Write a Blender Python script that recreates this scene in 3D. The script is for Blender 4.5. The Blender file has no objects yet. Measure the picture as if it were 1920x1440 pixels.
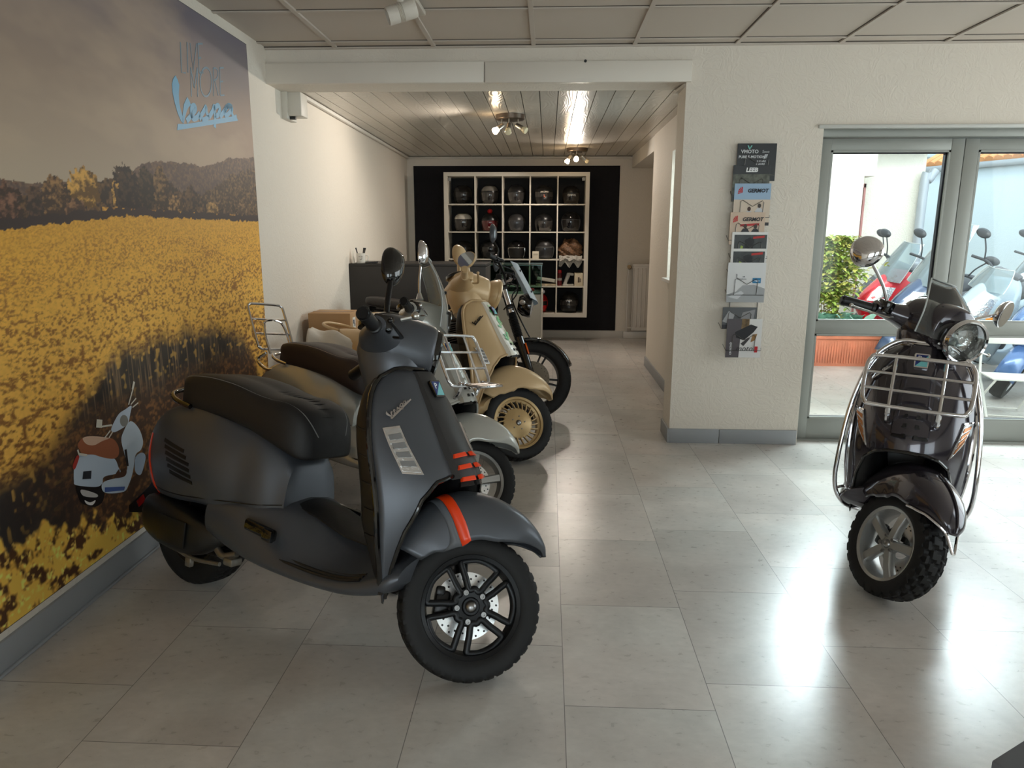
import bpy, bmesh, math, random
import numpy as np
from mathutils import Vector, Matrix
random.seed(7)
RNG = np.random.default_rng(11)
scene = bpy.context.scene
COL = scene.collection
PI = math.pi
R = math.radians

# ------------------------------------------------------------------ materials
def srgb(r, g, b):
    def f(c):
        c /= 255.0
        return c / 12.92 if c <= .04045 else ((c + .055) / 1.055) ** 2.4
    return (f(r), f(g), f(b), 1.0)

MATS = {}
def mat(name, rgb, rough=.5, metal=0., spec=.5, coat=0., coat_rough=.05, noise=None, bump=None, trans=0., alpha=1., emit=None, estr=0., sheen=0.):
    """rgb in sRGB bytes. noise=(scale, amount): value variation. bump=(scale, strength, distance)."""
    if name in MATS: return MATS[name]
    m = bpy.data.materials.new(name); m.use_nodes = True
    nt = m.node_tree; b = nt.nodes['Principled BSDF']
    c = srgb(*rgb)
    b.inputs['Base Color'].default_value = c
    b.inputs['Roughness'].default_value = rough
    b.inputs['Metallic'].default_value = metal
    b.inputs['Specular IOR Level'].default_value = spec
    b.inputs['Coat Weight'].default_value = coat
    b.inputs['Coat Roughness'].default_value = coat_rough
    b.inputs['Transmission Weight'].default_value = trans
    b.inputs['Alpha'].default_value = alpha
    b.inputs['Sheen Weight'].default_value = sheen
    if emit:
        b.inputs['Emission Color'].default_value = srgb(*emit); b.inputs['Emission Strength'].default_value = estr
    tc = None
    def coords():
        nonlocal tc
        if tc is None: tc = nt.nodes.new('ShaderNodeTexCoord')
        return tc.outputs['Object']
    if noise:
        n = nt.nodes.new('ShaderNodeTexNoise'); n.inputs['Scale'].default_value = noise[0]; n.inputs['Detail'].default_value = 5
        nt.links.new(coords(), n.inputs['Vector'])
        mp = nt.nodes.new('ShaderNodeMapRange'); mp.inputs['From Min'].default_value = .3; mp.inputs['From Max'].default_value = .7
        mp.inputs['To Min'].default_value = 1 - noise[1]; mp.inputs['To Max'].default_value = 1 + noise[1]
        nt.links.new(n.outputs['Fac'], mp.inputs['Value'])
        mx = nt.nodes.new('ShaderNodeMix'); mx.data_type = 'RGBA'; mx.blend_type = 'MULTIPLY'; mx.inputs['Factor'].default_value = 1
        mx.inputs['A'].default_value = c
        nt.links.new(mp.outputs['Result'], mx.inputs['B']); nt.links.new(mx.outputs['Result'], b.inputs['Base Color'])
    if bump:
        n2 = nt.nodes.new('ShaderNodeTexNoise'); n2.inputs['Scale'].default_value = bump[0]; n2.inputs['Detail'].default_value = 4
        nt.links.new(coords(), n2.inputs['Vector'])
        bp = nt.nodes.new('ShaderNodeBump'); bp.inputs['Strength'].default_value = bump[1]; bp.inputs['Distance'].default_value = bump[2]
        nt.links.new(n2.outputs['Fac'], bp.inputs['Height']); nt.links.new(bp.outputs['Normal'], b.inputs['Normal'])
    MATS[name] = m
    return m

def glass_mat(name, tint=(235, 245, 245), refl=1.0, haze=0., haze_rgb=(255, 255, 255)):
    """thin clear pane: mostly transparent, fresnel reflections."""
    if name in MATS: return MATS[name]
    m = bpy.data.materials.new(name); m.use_nodes = True
    nt = m.node_tree; nt.nodes.clear()
    out = nt.nodes.new('ShaderNodeOutputMaterial')
    tr = nt.nodes.new('ShaderNodeBsdfTransparent'); tr.inputs['Color'].default_value = srgb(*tint)
    gl = nt.nodes.new('ShaderNodeBsdfGlossy'); gl.inputs['Roughness'].default_value = .02
    fr = nt.nodes.new('ShaderNodeFresnel'); fr.inputs['IOR'].default_value = 1.45
    mu = nt.nodes.new('ShaderNodeMath'); mu.operation = 'MULTIPLY'; mu.inputs[1].default_value = refl
    nt.links.new(fr.outputs['Fac'], mu.inputs[0])
    mx = nt.nodes.new('ShaderNodeMixShader')
    nt.links.new(mu.outputs[0], mx.inputs[0]); nt.links.new(tr.outputs[0], mx.inputs[1]); nt.links.new(gl.outputs[0], mx.inputs[2])
    last = mx
    if haze > 0:
        df = nt.nodes.new('ShaderNodeBsdfDiffuse'); df.inputs['Color'].default_value = srgb(*haze_rgb)
        m2 = nt.nodes.new('ShaderNodeMixShader'); m2.inputs[0].default_value = haze
        nt.links.new(mx.outputs[0], m2.inputs[1]); nt.links.new(df.outputs[0], m2.inputs[2]); last = m2
    nt.links.new(last.outputs[0], out.inputs['Surface'])
    MATS[name] = m
    return m

# ------------------------------------------------------------------ geometry
def cr(pts, n, closed=False):
    """Catmull-Rom resample of k-D points to n samples."""
    P = np.asarray(pts, float)
    if P.ndim == 1: P = P[:, None]
    k = len(P)
    if closed:
        t = np.arange(n) * k / n
        i = np.floor(t).astype(int); f = (t - i)[:, None]
        p0, p1, p2, p3 = P[(i - 1) % k], P[i % k], P[(i + 1) % k], P[(i + 2) % k]
    else:
        t = np.linspace(0, k - 1, n); i = np.minimum(np.floor(t).astype(int), k - 2); f = (t - i)[:, None]
        Q = np.vstack([2 * P[0] - P[1], P, 2 * P[-1] - P[-2]])
        p0, p1, p2, p3 = Q[i], Q[i + 1], Q[i + 2], Q[i + 3]
    return .5 * (2 * p1 + (p2 - p0) * f + (2 * p0 - 5 * p1 + 4 * p2 - p3) * f ** 2 + (3 * p1 - p0 - 3 * p2 + p3) * f ** 3)

class Tab:
    """smooth table: key -> columns, sampled by Catmull-Rom then linear."""
    def __init__(s, rows, n=240):
        a = np.asarray(sorted(rows), float)
        d = cr(a, n); d[:, 0] = np.maximum.accumulate(d[:, 0]); s.d = d
    def __call__(s, k): return [np.interp(k, s.d[:, 0], s.d[:, i]) for i in range(1, s.d.shape[1])]

class MB:
    def __init__(s): s.v = []; s.f = []; s.n = 0
    def add(s, vs, fs, M=None):
        vs = np.asarray(vs, float).reshape(-1, 3)
        if M is not None:
            A = np.array(M); vs = vs @ A[:3, :3].T + A[:3, 3]
        s.v.append(vs); s.f += [tuple(i + s.n for i in f) for f in fs]; s.n += len(vs)
        return s
    def box(s, c, d, M=None, rz=0, ry=0, rx=0):
        x, y, z = [a / 2 for a in d]
        vs = np.array([(-x, -y, -z), (x, -y, -z), (x, y, -z), (-x, y, -z), (-x, -y, z), (x, -y, z), (x, y, z), (-x, y, z)])
        if rz or ry or rx:
            A = np.array(Matrix.Rotation(rz, 3, 'Z') @ Matrix.Rotation(ry, 3, 'Y') @ Matrix.Rotation(rx, 3, 'X')); vs = vs @ A.T
        return s.add(vs + np.array(c), [(0, 3, 2, 1), (4, 5, 6, 7), (0, 1, 5, 4), (1, 2, 6, 5), (2, 3, 7, 6), (3, 0, 4, 7)], M)
    def rbox(s, c, d, b=.01, M=None, seg=2, rz=0, ry=0, rx=0):
        bm = bmesh.new(); bmesh.ops.create_cube(bm, size=1)
        for v in bm.verts: v.co = Vector((v.co.x * d[0], v.co.y * d[1], v.co.z * d[2]))
        b = min(b, .49 * min(d))
        bmesh.ops.bevel(bm, geom=bm.edges[:], offset=b, segments=seg, profile=.5, affect='EDGES')
        bm.verts.index_update()
        T = Matrix.Translation(c) @ Matrix.Rotation(rz, 4, 'Z') @ Matrix.Rotation(ry, 4, 'Y') @ Matrix.Rotation(rx, 4, 'X')
        if M is not None: T = M @ T
        s.add([v.co[:] for v in bm.verts], [[v.index for v in f.verts] for f in bm.faces], T); bm.free()
        return s
    def rings(s, rings, closed=True, cap=(True, True), M=None, wrap=False):
        rings = np.asarray(rings, float); a, b = rings.shape[:2]; fs = []
        for i in range(a if wrap else a - 1):
            i2 = (i + 1) % a
            for j in range(b if closed else b - 1):
                j2 = (j + 1) % b
                fs.append((i * b + j, i * b + j2, i2 * b + j2, i2 * b + j))
        if not wrap:
            if cap[0]: fs.append(tuple(range(b))[::-1])
            if cap[1]: fs.append(tuple((a - 1) * b + j for j in range(b)))
        return s.add(rings.reshape(-1, 3), fs, M)
    def tube(s, pts, r, n=10, closed=False, cap=True, M=None, smooth=0, flat=1.0, up=None):
        P = np.asarray(pts, float)
        if smooth: 
            rr = np.asarray(r, float)
            if rr.ndim: r = cr(rr, smooth, closed)[:, 0]
            P = cr(P, smooth, closed)
        k = len(P); r = np.broadcast_to(np.asarray(r, float), (k,))
        T = (np.roll(P, -1, 0) - np.roll(P, 1, 0)) if closed else np.gradient(P, axis=0)
        T /= np.linalg.norm(T, axis=1)[:, None] + 1e-12
        u = np.array(up, float) if up is not None else (np.array([0, 0, 1.]) if abs(T[0][2]) < .9 else np.array([1., 0, 0]))
        rings = []; a = np.linspace(0, 2 * PI, n, endpoint=False)
        for i in range(k):
            if up is None or i == 0: u = u - T[i] * (u @ T[i])
            else: u = np.array(up, float) - T[i] * (np.array(up, float) @ T[i])
            u /= np.linalg.norm(u) + 1e-12; w = np.cross(T[i], u)
            rings.append(P[i] + r[i] * (np.outer(np.cos(a), w) + flat * np.outer(np.sin(a), u)))
        return s.rings(rings, True, (cap and not closed, cap and not closed), M, wrap=closed)
    def lathe(s, prof, n=32, M=None, cap=(False, False)):
        """profile [(r, h)] around local +Z."""
        a = np.linspace(0, 2 * PI, n, endpoint=False)
        rings = [np.stack([r * np.cos(a), r * np.sin(a), np.full(n, h)], 1) for r, h in prof]
        return s.rings(rings, True, cap, M)
    def ball(s, c, d, M=None, n=16, m=10, e=1.0):
        th = np.linspace(-PI / 2, PI / 2, m + 1); a = np.linspace(0, 2 * PI, n, endpoint=False); rings = []
        def p(x): return np.sign(x) * np.abs(x) ** e
        for t in th:
            rings.append(np.stack([c[0] + d[0] * p(np.cos(t)) * p(np.cos(a)), c[1] + d[1] * p(np.cos(t)) * p(np.sin(a)), np.full(n, c[2] + d[2] * p(np.sin(t)))], 1))
        return s.rings(rings, True, (False, False), M)
    def grid(s, P, M=None, flip=False):
        P = np.asarray(P, float); a, b = P.shape[:2]
        fs = [(i * b + j, i * b + j + 1, (i + 1) * b + j + 1, (i + 1) * b + j) for i in range(a - 1) for j in range(b - 1)]
        if flip: fs = [f[::-1] for f in fs]
        return s.add(P.reshape(-1, 3), fs, M)
    def slab(s, top, off, M=None):
        """closed slab: grid of points 'top' and the same grid shifted by the vectors 'off'."""
        top = np.asarray(top, float); bot = top + off; a, b = top.shape[:2]; n = a * b
        ix = np.arange(n).reshape(a, b); fs = []
        for i in range(a - 1):
            for j in range(b - 1):
                q = (ix[i, j], ix[i, j + 1], ix[i + 1, j + 1], ix[i + 1, j]); fs.append(q); fs.append(tuple(k + n for k in q[::-1]))
        edge = list(ix[0, :]) + list(ix[1:, -1]) + list(ix[-1, -2::-1]) + list(ix[-2:0:-1, 0])
        for k in range(len(edge)):
            p, q = edge[k], edge[(k + 1) % len(edge)]; fs.append((q, p, p + n, q + n))
        return s.add(np.vstack([top.reshape(-1, 3), bot.reshape(-1, 3)]), fs, M)
    def prism(s, poly, h, M=None):
        """2-D polygon in local XY extruded to z=h."""
        k = len(poly); vs = [(x, y, 0) for x, y in poly] + [(x, y, h) for x, y in poly]
        fs = [tuple(range(k))[::-1], tuple(range(k, 2 * k))] + [(i, (i + 1) % k, (i + 1) % k + k, i + k) for i in range(k)]
        return s.add(vs, fs, M)
    def ribbon(s, path, w, h, M=None, n=0):
        """flat stroke in local XY with widths w, thickness h."""
        P = np.asarray(path, float); w = np.broadcast_to(np.asarray(w, float), (len(P),))
        if n: w = cr(w, n)[:, 0]; P = cr(P, n)
        T = np.gradient(P, axis=0); T /= np.linalg.norm(T, axis=1)[:, None] + 1e-9
        N = np.stack([-T[:, 1], T[:, 0]], 1); L = P + N * w[:, None] / 2; Q = P - N * w[:, None] / 2
        rings = [[(L[i][0], L[i][1], 0), (Q[i][0], Q[i][1], 0), (Q[i][0], Q[i][1], h), (L[i][0], L[i][1], h)] for i in range(len(P))]
        return s.rings(rings, True, (True, True), M)
    def build(s, name, m, parent=None, M=None, smooth=40, solid=0, bevel=0, sub=0, normals=True):
        V = np.vstack(s.v)
        if M is not None:
            A = np.array(M); V = V @ A[:3, :3].T + A[:3, 3]
        me = bpy.data.meshes.new(name); me.from_pydata(V.tolist(), [], s.f); me.validate()
        if normals:
            bm = bmesh.new(); bm.from_mesh(me); bmesh.ops.remove_doubles(bm, verts=bm.verts, dist=1e-6); bmesh.ops.recalc_face_normals(bm, faces=bm.faces); bm.to_mesh(me); bm.free()
        o = bpy.data.objects.new(name, me); COL.objects.link(o)
        if m is not None: me.materials.append(m)
        if smooth:
            me.polygons.foreach_set('use_smooth', [True] * len(me.polygons))
            me.set_sharp_from_angle(angle=R(smooth))
        if parent is not None: o.parent = parent
        if solid:
            q = o.modifiers.new('solid', 'SOLIDIFY'); q.thickness = solid; q.offset = -1
        if bevel:
            q = o.modifiers.new('bevel', 'BEVEL'); q.width = bevel; q.segments = 2; q.limit_method = 'ANGLE'; q.angle_limit = R(50)
        if sub:
            q = o.modifiers.new('sub', 'SUBSURF'); q.levels = sub; q.render_levels = sub
        return o

def text_geo(txt, size, extrude=.0005, shear=0., align='CENTER', bold=0., res=2):
    cu = bpy.data.curves.new('t', 'FONT'); cu.body = txt; cu.size = size; cu.extrude = extrude; cu.shear = shear
    cu.align_x = align; cu.align_y = 'CENTER'; cu.offset = bold; cu.resolution_u = res
    o = bpy.data.objects.new('t', cu); COL.objects.link(o)
    dg = bpy.context.evaluated_depsgraph_get(); me = bpy.data.meshes.new_from_object(o.evaluated_get(dg))
    vs = [v.co[:] for v in me.vertices]; fs = [tuple(p.vertices) for p in me.polygons]
    bpy.data.objects.remove(o); bpy.data.curves.remove(cu); bpy.data.meshes.remove(me)
    return vs, fs

def frame(o, x, y, z=None):
    """matrix from origin and two axes (third by cross product)."""
    x = Vector(x).normalized(); y = Vector(y); y = (y - x * y.dot(x)).normalized(); z = x.cross(y)
    return Matrix(((x.x, y.x, z.x, o[0]), (x.y, y.y, z.y, o[1]), (x.z, y.z, z.z, o[2]), (0, 0, 0, 1)))
def axis_to(o, d, up=(0, 0, 1)):
    """matrix whose local Z points along d."""
    d = Vector(d).normalized(); u = Vector(up)
    if abs(d.dot(u)) > .95: u = Vector((1, 0, 0))
    x = u.cross(d).normalized(); y = d.cross(x)
    return Matrix(((x.x, y.x, d.x, o[0]), (x.y, y.y, d.y, o[1]), (x.z, y.z, d.z, o[2]), (0, 0, 0, 1)))

# ------------------------------------------------------------------ naming
def tag(o, label, cat, group=None, kind=None):
    o['label'] = label; o['category'] = cat
    if group: o['group'] = group
    if kind: o['kind'] = kind
    return o
def thing(name, label, cat, loc=(0, 0, 0), rot=(0, 0, 0), group=None):
    o = bpy.data.objects.new(name, None); COL.objects.link(o); o.empty_display_size = .1
    o.location = loc; o.rotation_euler = rot
    return tag(o, label, cat, group)
def struct(o, label=None, cat=None):
    o['kind'] = 'structure'
    if label: o['label'] = label; o['category'] = cat
    return o
def dup(root, loc, rot=None, label=None, scale=None):
    r = root.copy(); COL.objects.link(r); r.location = loc
    if rot is not None: r.rotation_euler = rot
    if scale is not None: r.scale = scale
    if label: r['label'] = label
    for ch in list(root.children):
        c = ch.copy(); COL.objects.link(c); c.parent = r
        for g in list(ch.children):
            d = g.copy(); COL.objects.link(d); d.parent = c
    return r

# shared materials
CHROME = mat('chrome', (225, 225, 228), rough=.06, metal=1.)
STEEL = mat('brushed_steel', (190, 188, 182), rough=.28, metal=1.)
ALU = mat('cast_aluminium', (150, 146, 138), rough=.42, metal=.9, noise=(40, .12))
DISC = mat('brake_disc_steel', (225, 225, 225), rough=.25, metal=1.)
BLACKP = mat('black_plastic', (14, 14, 15), rough=.42)
BLACKG = mat('black_gloss', (8, 8, 9), rough=.08, coat=.6)
BLACKM = mat('black_metal', (16, 16, 18), rough=.34, metal=.3)
RUBBER = mat('tyre_rubber', (17, 17, 18), rough=.62, spec=.35, noise=(60, .15))
RUBMAT = mat('rubber_mat', (20, 20, 21), rough=.5, bump=(120, .3, .002))
LENS = mat('clear_lens', (205, 205, 205), rough=.12, metal=.75, bump=(55, .5, .01))
LENSG = glass_mat('lamp_glass', (240, 244, 245), 1.2)
AMBER = mat('amber_lens', (225, 95, 20), rough=.15, coat=.5)
REDL = mat('red_lens', (120, 10, 12), rough=.15, coat=.6)
WHITE = mat('white_paint', (232, 229, 224), rough=.5)
SILVERP = mat('silver_alloy', (172, 172, 170), rough=.33, metal=.7)
# ================================================================== THE ROOM
HC = 2.554      # front ceiling
HB = 2.405      # plank ceiling of the back room
YW = 4.81       # front face of the dividing wall
YB = 9.85       # back wall
def XL(y): return -1.735 - .0155 * y

def plaster(name, rgb, strength=.35, scale=1.0):
    if name in MATS: return MATS[name]
    m = bpy.data.materials.new(name); m.use_nodes = True; nt = m.node_tree; b = nt.nodes['Principled BSDF']
    b.inputs['Base Color'].default_value = srgb(*rgb); b.inputs['Roughness'].default_value = .75; b.inputs['Specular IOR Level'].default_value = .25
    tc = nt.nodes.new('ShaderNodeTexCoord')
    n1 = nt.nodes.new('ShaderNodeTexNoise'); n1.inputs['Scale'].default_value = 9 * scale; n1.inputs['Detail'].default_value = 2; n1.inputs['Distortion'].default_value = 2.2
    w = nt.nodes.new('ShaderNodeTexNoise'); w.inputs['Scale'].default_value = 55 * scale; w.inputs['Detail'].default_value = 3; w.inputs['Distortion'].default_value = 1.2
    nt.links.new(tc.outputs['Object'], n1.inputs['Vector']); nt.links.new(tc.outputs['Object'], w.inputs['Vector'])
    ri = nt.nodes.new('ShaderNodeMath'); ri.operation = 'MULTIPLY'; ri.inputs[1].default_value = 26
    si = nt.nodes.new('ShaderNodeMath'); si.operation = 'SINE'
    nt.links.new(n1.outputs['Fac'], ri.inputs[0]); nt.links.new(ri.outputs[0], si.inputs[0])
    ml = nt.nodes.new('ShaderNodeMath'); ml.operation = 'MULTIPLY'
    nt.links.new(si.outputs[0], ml.inputs[0]); nt.links.new(w.outputs['Fac'], ml.inputs[1])
    ad = nt.nodes.new('ShaderNodeMath'); ad.operation = 'ADD'
    nt.links.new(ml.outputs[0], ad.inputs[0]); nt.links.new(w.outputs['Fac'], ad.inputs[1])
    bp = nt.nodes.new('ShaderNodeBump'); bp.inputs['Strength'].default_value = strength; bp.inputs['Distance'].default_value = .004
    nt.links.new(ad.outputs[0], bp.inputs['Height']); nt.links.new(bp.outputs['Normal'], b.inputs['Normal'])
    MATS[name] = m; return m
WALL = plaster('white_rough_plaster', (226, 217, 204), .24)
WALLS = plaster('white_smooth_plaster', (226, 220, 210), .12)
SKIRT = mat('grey_skirting', (150, 152, 154), rough=.45, noise=(3, .04))
SKIRTW = mat('pale_skirting', (205, 200, 192), rough=.45)
CEILM = mat('ceiling_tile_board', (206, 195, 183), rough=.85, spec=.2, bump=(160, .15, .002))
CEILT = mat('ceiling_grid_metal', (200, 189, 177), rough=.5)

# ---- floor: vinyl tiles, every tile with its own tone and its own UV in metres
def make_floor():
    W, L = .4572, .6096; X0 = .0688; YT = 4.381
    offs = {-1: .53, 0: 0., 1: .22, 2: .61}
    vs, fs, uv, cols = [], [], [], []
    rg = random.Random(5)
    for k in range(-5, 12):
        x0, x1 = max(X0 + k * W, -1.95), min(X0 + (k + 1) * W, 5.2)
        if x1 <= x0: continue
        off = offs.get(k, rg.random())
        j0 = int((-3.2 - YT) / L) - 2
        for j in range(j0, 12):
            y0 = YT + (j + off) * L * 1.0; y1 = y0 + L
            a, b = max(y0, -3.1), min(y1, 9.9)
            if b <= a: continue
            i = len(vs); vs += [(x0, a, 0), (x1, a, 0), (x1, b, 0), (x0, b, 0)]; fs.append((i, i + 1, i + 2, i + 3))
            bx = X0 + k * W
            uv += [(x0 - bx, a - y0), (x1 - bx, a - y0), (x1 - bx, b - y0), (x0 - bx, b - y0)]
            t = rg.random(); cols.append((t, rg.random(), rg.random()))
    me = bpy.data.meshes.new('floor'); me.from_pydata(vs, [], fs)
    u = me.uv_layers.new(name='tile'); u.data.foreach_set('uv', np.array(uv, 'f').ravel())
    ca = me.color_attributes.new('tone', 'FLOAT_COLOR', 'CORNER')
    c4 = np.ones((len(fs) * 4, 4), 'f'); c4[:, :3] = np.repeat(np.array(cols, 'f'), 4, 0); ca.data.foreach_set('color', c4.ravel())
    o = bpy.data.objects.new('floor', me); COL.objects.link(o); struct(o)
    m = bpy.data.materials.new('grey_stone_vinyl'); m.use_nodes = True; nt = m.node_tree; N = nt.nodes; K = nt.links; b = N['Principled BSDF']
    def math_(op, a=None, v=None, c=None):
        q = N.new('ShaderNodeMath'); q.operation = op
        for i, x in enumerate((a, v, c)):
            if x is None: continue
            if isinstance(x, (int, float)): q.inputs[i].default_value = x
            else: K.new(x, q.inputs[i])
        return q.outputs[0]
    uvn = N.new('ShaderNodeUVMap'); uvn.uv_map = 'tile'
    sp = N.new('ShaderNodeSeparateXYZ'); K.new(uvn.outputs[0], sp.inputs[0])
    att = N.new('ShaderNodeVertexColor'); att.layer_name = 'tone'
    sc = N.new('ShaderNodeSeparateColor'); K.new(att.outputs[0], sc.inputs[0])
    du = math_('MINIMUM', sp.outputs[0], math_('SUBTRACT', W, sp.outputs[0])); dv = math_('MINIMUM', sp.outputs[1], math_('SUBTRACT', L, sp.outputs[1]))
    d = math_('MINIMUM', du, dv); joint = math_('LESS_THAN', d, .0013)
    tc = N.new('ShaderNodeTexCoord')
    # per tile shift of the pattern
    cx = N.new('ShaderNodeCombineXYZ'); K.new(math_('MULTIPLY', sc.outputs[1], 30.), cx.inputs[0]); K.new(math_('MULTIPLY', sc.outputs[2], 30.), cx.inputs[1])
    va = N.new('ShaderNodeVectorMath'); va.operation = 'ADD'; K.new(tc.outputs['Object'], va.inputs[0]); K.new(cx.outputs[0], va.inputs[1])
    def noise(scale, detail, dist=0., stretch=None):
        n = N.new('ShaderNodeTexNoise'); n.inputs['Scale'].default_value = scale; n.inputs['Detail'].default_value = detail; n.inputs['Distortion'].default_value = dist
        src = va.outputs[0]
        if stretch:
            mp = N.new('ShaderNodeMapping'); mp.inputs['Scale'].default_value = stretch; K.new(src, mp.inputs['Vector']); src = mp.outputs[0]
        K.new(src, n.inputs['Vector']); return n.outputs['Fac']
    cloud = noise(3.2, 5, .6); fine = noise(26, 6, .4, (1, 1.6, 1)); speck = noise(150, 2, 1.2, (.5, 1.2, 1)); tint = noise(1.7, 2)
    cl = N.new('ShaderNodeMapRange'); K.new(cloud, cl.inputs[0]); cl.inputs[1].default_value = .3; cl.inputs[2].default_value = .7; cl.inputs[3].default_value = .86; cl.inputs[4].default_value = 1.1
    fi = N.new('ShaderNodeMapRange'); K.new(fine, fi.inputs[0]); fi.inputs[1].default_value = .3; fi.inputs[2].default_value = .7; fi.inputs[3].default_value = .94; fi.inputs[4].default_value = 1.04
    skr = N.new('ShaderNodeMapRange'); K.new(speck, skr.inputs[0]); skr.inputs[1].default_value = .68; skr.inputs[2].default_value = .76; skr.inputs[3].default_value = 1.; skr.inputs[4].default_value = .80
    tone = math_('MULTIPLY_ADD', sc.outputs[0], .18, .88)
    v = math_('MULTIPLY', math_('MULTIPLY', math_('MULTIPLY', cl.outputs[0], fi.outputs[0]), skr.outputs[0]), tone)
    v = math_('MULTIPLY', v, math_('SUBTRACT', 1., math_('MULTIPLY', joint, .62)))
    mixc = N.new('ShaderNodeMix'); mixc.data_type = 'RGBA'; mixc.inputs['A'].default_value = srgb(198, 194, 188); mixc.inputs['B'].default_value = srgb(198, 190, 183)
    tr = N.new('ShaderNodeMapRange'); K.new(tint, tr.inputs[0]); tr.inputs[1].default_value = .4; tr.inputs[2].default_value = .6; K.new(tr.outputs[0], mixc.inputs['Factor'])
    mx = N.new('ShaderNodeMix'); mx.data_type = 'RGBA'; mx.blend_type = 'MULTIPLY'; mx.inputs['Factor'].default_value = 1.; K.new(mixc.outputs['Result'], mx.inputs['A']); K.new(v, mx.inputs['B'])
    K.new(mx.outputs['Result'], b.inputs['Base Color'])
    rr = N.new('ShaderNodeMapRange'); K.new(fine, rr.inputs[0]); rr.inputs[3].default_value = .24; rr.inputs[4].default_value = .34; K.new(rr.outputs[0], b.inputs['Roughness'])
    b.inputs['Specular IOR Level'].default_value = .45
    bp = N.new('ShaderNodeBump'); bp.inputs['Strength'].default_value = .12; bp.inputs['Distance'].default_value = .002
    K.new(math_('SUBTRACT', math_('MULTIPLY', speck, .6), joint), bp.inputs['Height']); K.new(bp.outputs[0], b.inputs['Normal'])
    me.materials.append(m)
make_floor()

# ---- walls
def quad_wall(name, pts, thick, m):
    """pts: plan polyline pair (x,y) with z range; a closed box behind the visible face."""
    (x0, y0), (x1, y1), (z0, z1), n = pts
    q = MB(); a = np.array([(x0, y0, z0), (x1, y1, z0), (x1, y1, z1), (x0, y0, z1)]); off = np.array([n[0], n[1], 0]) * thick
    q.add(np.vstack([a, a + off]), [(0, 1, 2, 3), (7, 6, 5, 4), (0, 4, 5, 1), (1, 5, 6, 2), (2, 6, 7, 3), (3, 7, 4, 0)])
    return struct(q.build(name, m, smooth=0))
quad_wall('wall_left', ((XL(-3.1), -3.1), (XL(9.9), 9.9), (-.02, 2.75), (-1, 0)), .2, WALL)
quad_wall('wall_back', ((-2.2, YB), (2.35, YB), (-.02, 2.6), (0, 1)), .2, WALL)
w = MB()
w.box(((.853 + 1.722) / 2, YW + .14, 1.27), (1.722 - .853, .28, 2.58))
w.box(((1.722 + 5.2) / 2, YW + .14, (2.075 + 2.56) / 2), (5.2 - 1.722, .28, 2.56 - 2.075))
w.box(((3.62 + 5.2) / 2, YW + .14, 1.04), (5.2 - 3.62, .28, 2.08))
w.box(((-1.83 + .853) / 2, YW + .14, (2.345 + 2.56) / 2), (.853 + 1.83, .28, 2.56 - 2.345))
struct(w.build('wall_front', WALL, smooth=0))
# wall of the passage with its window (right side of the back room)
SX = 1.085
w = MB(); y0, y1, ys0, ys1, zs = 5.09, 7.78, 5.35, 6.62, 1.0
w.box((SX + .12, (y0 + ys0) / 2, 1.2), (.24, ys0 - y0, 2.42)); w.box((SX + .12, (ys1 + y1) / 2, 1.2), (.24, y1 - ys1, 2.42))
w.box((SX + .12, (ys0 + ys1) / 2, zs / 2), (.24, ys1 - ys0, zs)); w.box((SX + .12, (ys0 + ys1) / 2, (2.12 + 2.41) / 2), (.24, ys1 - ys0, .29))
struct(w.build('wall_passage', WALL, smooth=0))
w = MB(); w.box((2.3, 8.78, 1.2), (.2, 2.2, 2.42)); w.box((SX + .67, 7.74, 1.2), (.9, .08, 2.42)); struct(w.build('wall_right', WALL, smooth=0))
# window 1 in the passage wall
wf = MB()
for yy in (ys0 + .03, ys1 - .03, (ys0 + ys1) / 2): wf.box((SX + .19, yy, (zs + 2.12) / 2), (.06, .06, 2.12 - zs))
for zz in (zs + .03, 2.09): wf.box((SX + .19, (ys0 + ys1) / 2, zz), (.06, ys1 - ys0, .06))
win = struct(wf.build('window_1', WHITE, bevel=.004))
g = MB(); g.box((SX + .19, (ys0 + ys1) / 2, (zs + 2.12) / 2), (.006, ys1 - ys0 - .1, 2.12 - zs - .1)); g.build('pane', glass_mat('window_glass', (240, 247, 246), .55), win)
g = MB(); g.rbox((SX + .09, (ys0 + ys1) / 2 , zs + .008), (.27, ys1 - ys0 + .04, .03), .006); g.build('window_sill', WHITE, win)
# soffit boxes over the passage
w = MB(); w.rbox((1.3, 7.45, 2.33), (.42, 4.7, .16), .004); struct(w.build('trim_soffit', WALLS, smooth=0))
# shop front behind the camera and glazed right-hand side: unseen walls, openings placed and sized to steer the light
w = MB(); w.box((-1.55, -3.05, 1.3), (.7, .12, 2.6)); w.box((1.75, -3.05, 1.3), (1.1, .12, 2.6)); w.box((1.7, -3.05, .2), (7., .12, .4)); w.box((1.7, -3.05, 2.5), (7., .12, .3))
for xx in (5.1,): w.box((xx, -3.05, 1.3), (.14, .12, 2.6))
struct(w.build('wall_street', WALLS, smooth=0))
w = MB(); w.box((5.15, .9, .2), (.12, 8.0, .4)); w.box((5.15, .9, 2.5), (.12, 8.0, .3))
for yy in (-3, 3.0, 4.9): w.box((5.15, yy, 1.3), (.12, .16, 2.6))
w.box((5.15, -.9, 1.3), (.12, 4.2, 2.6))
struct(w.build('wall_glazed', WALLS, smooth=0))
g = MB(); g.box((3.68, -3.05, 1.375), (2.75, .008, 1.95)); g.box((.0, -3.05, 1.375), (2.4, .008, 1.95)); struct(g.build('window_2', glass_mat('window_glass', (240, 247, 246), .55), smooth=0))
g = MB(); g.box((5.15, 3.1, 1.4), (.008, 3.7, 2.)); struct(g.build('window_3', glass_mat('window_glass', (240, 247, 246), .55), smooth=0))

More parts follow.
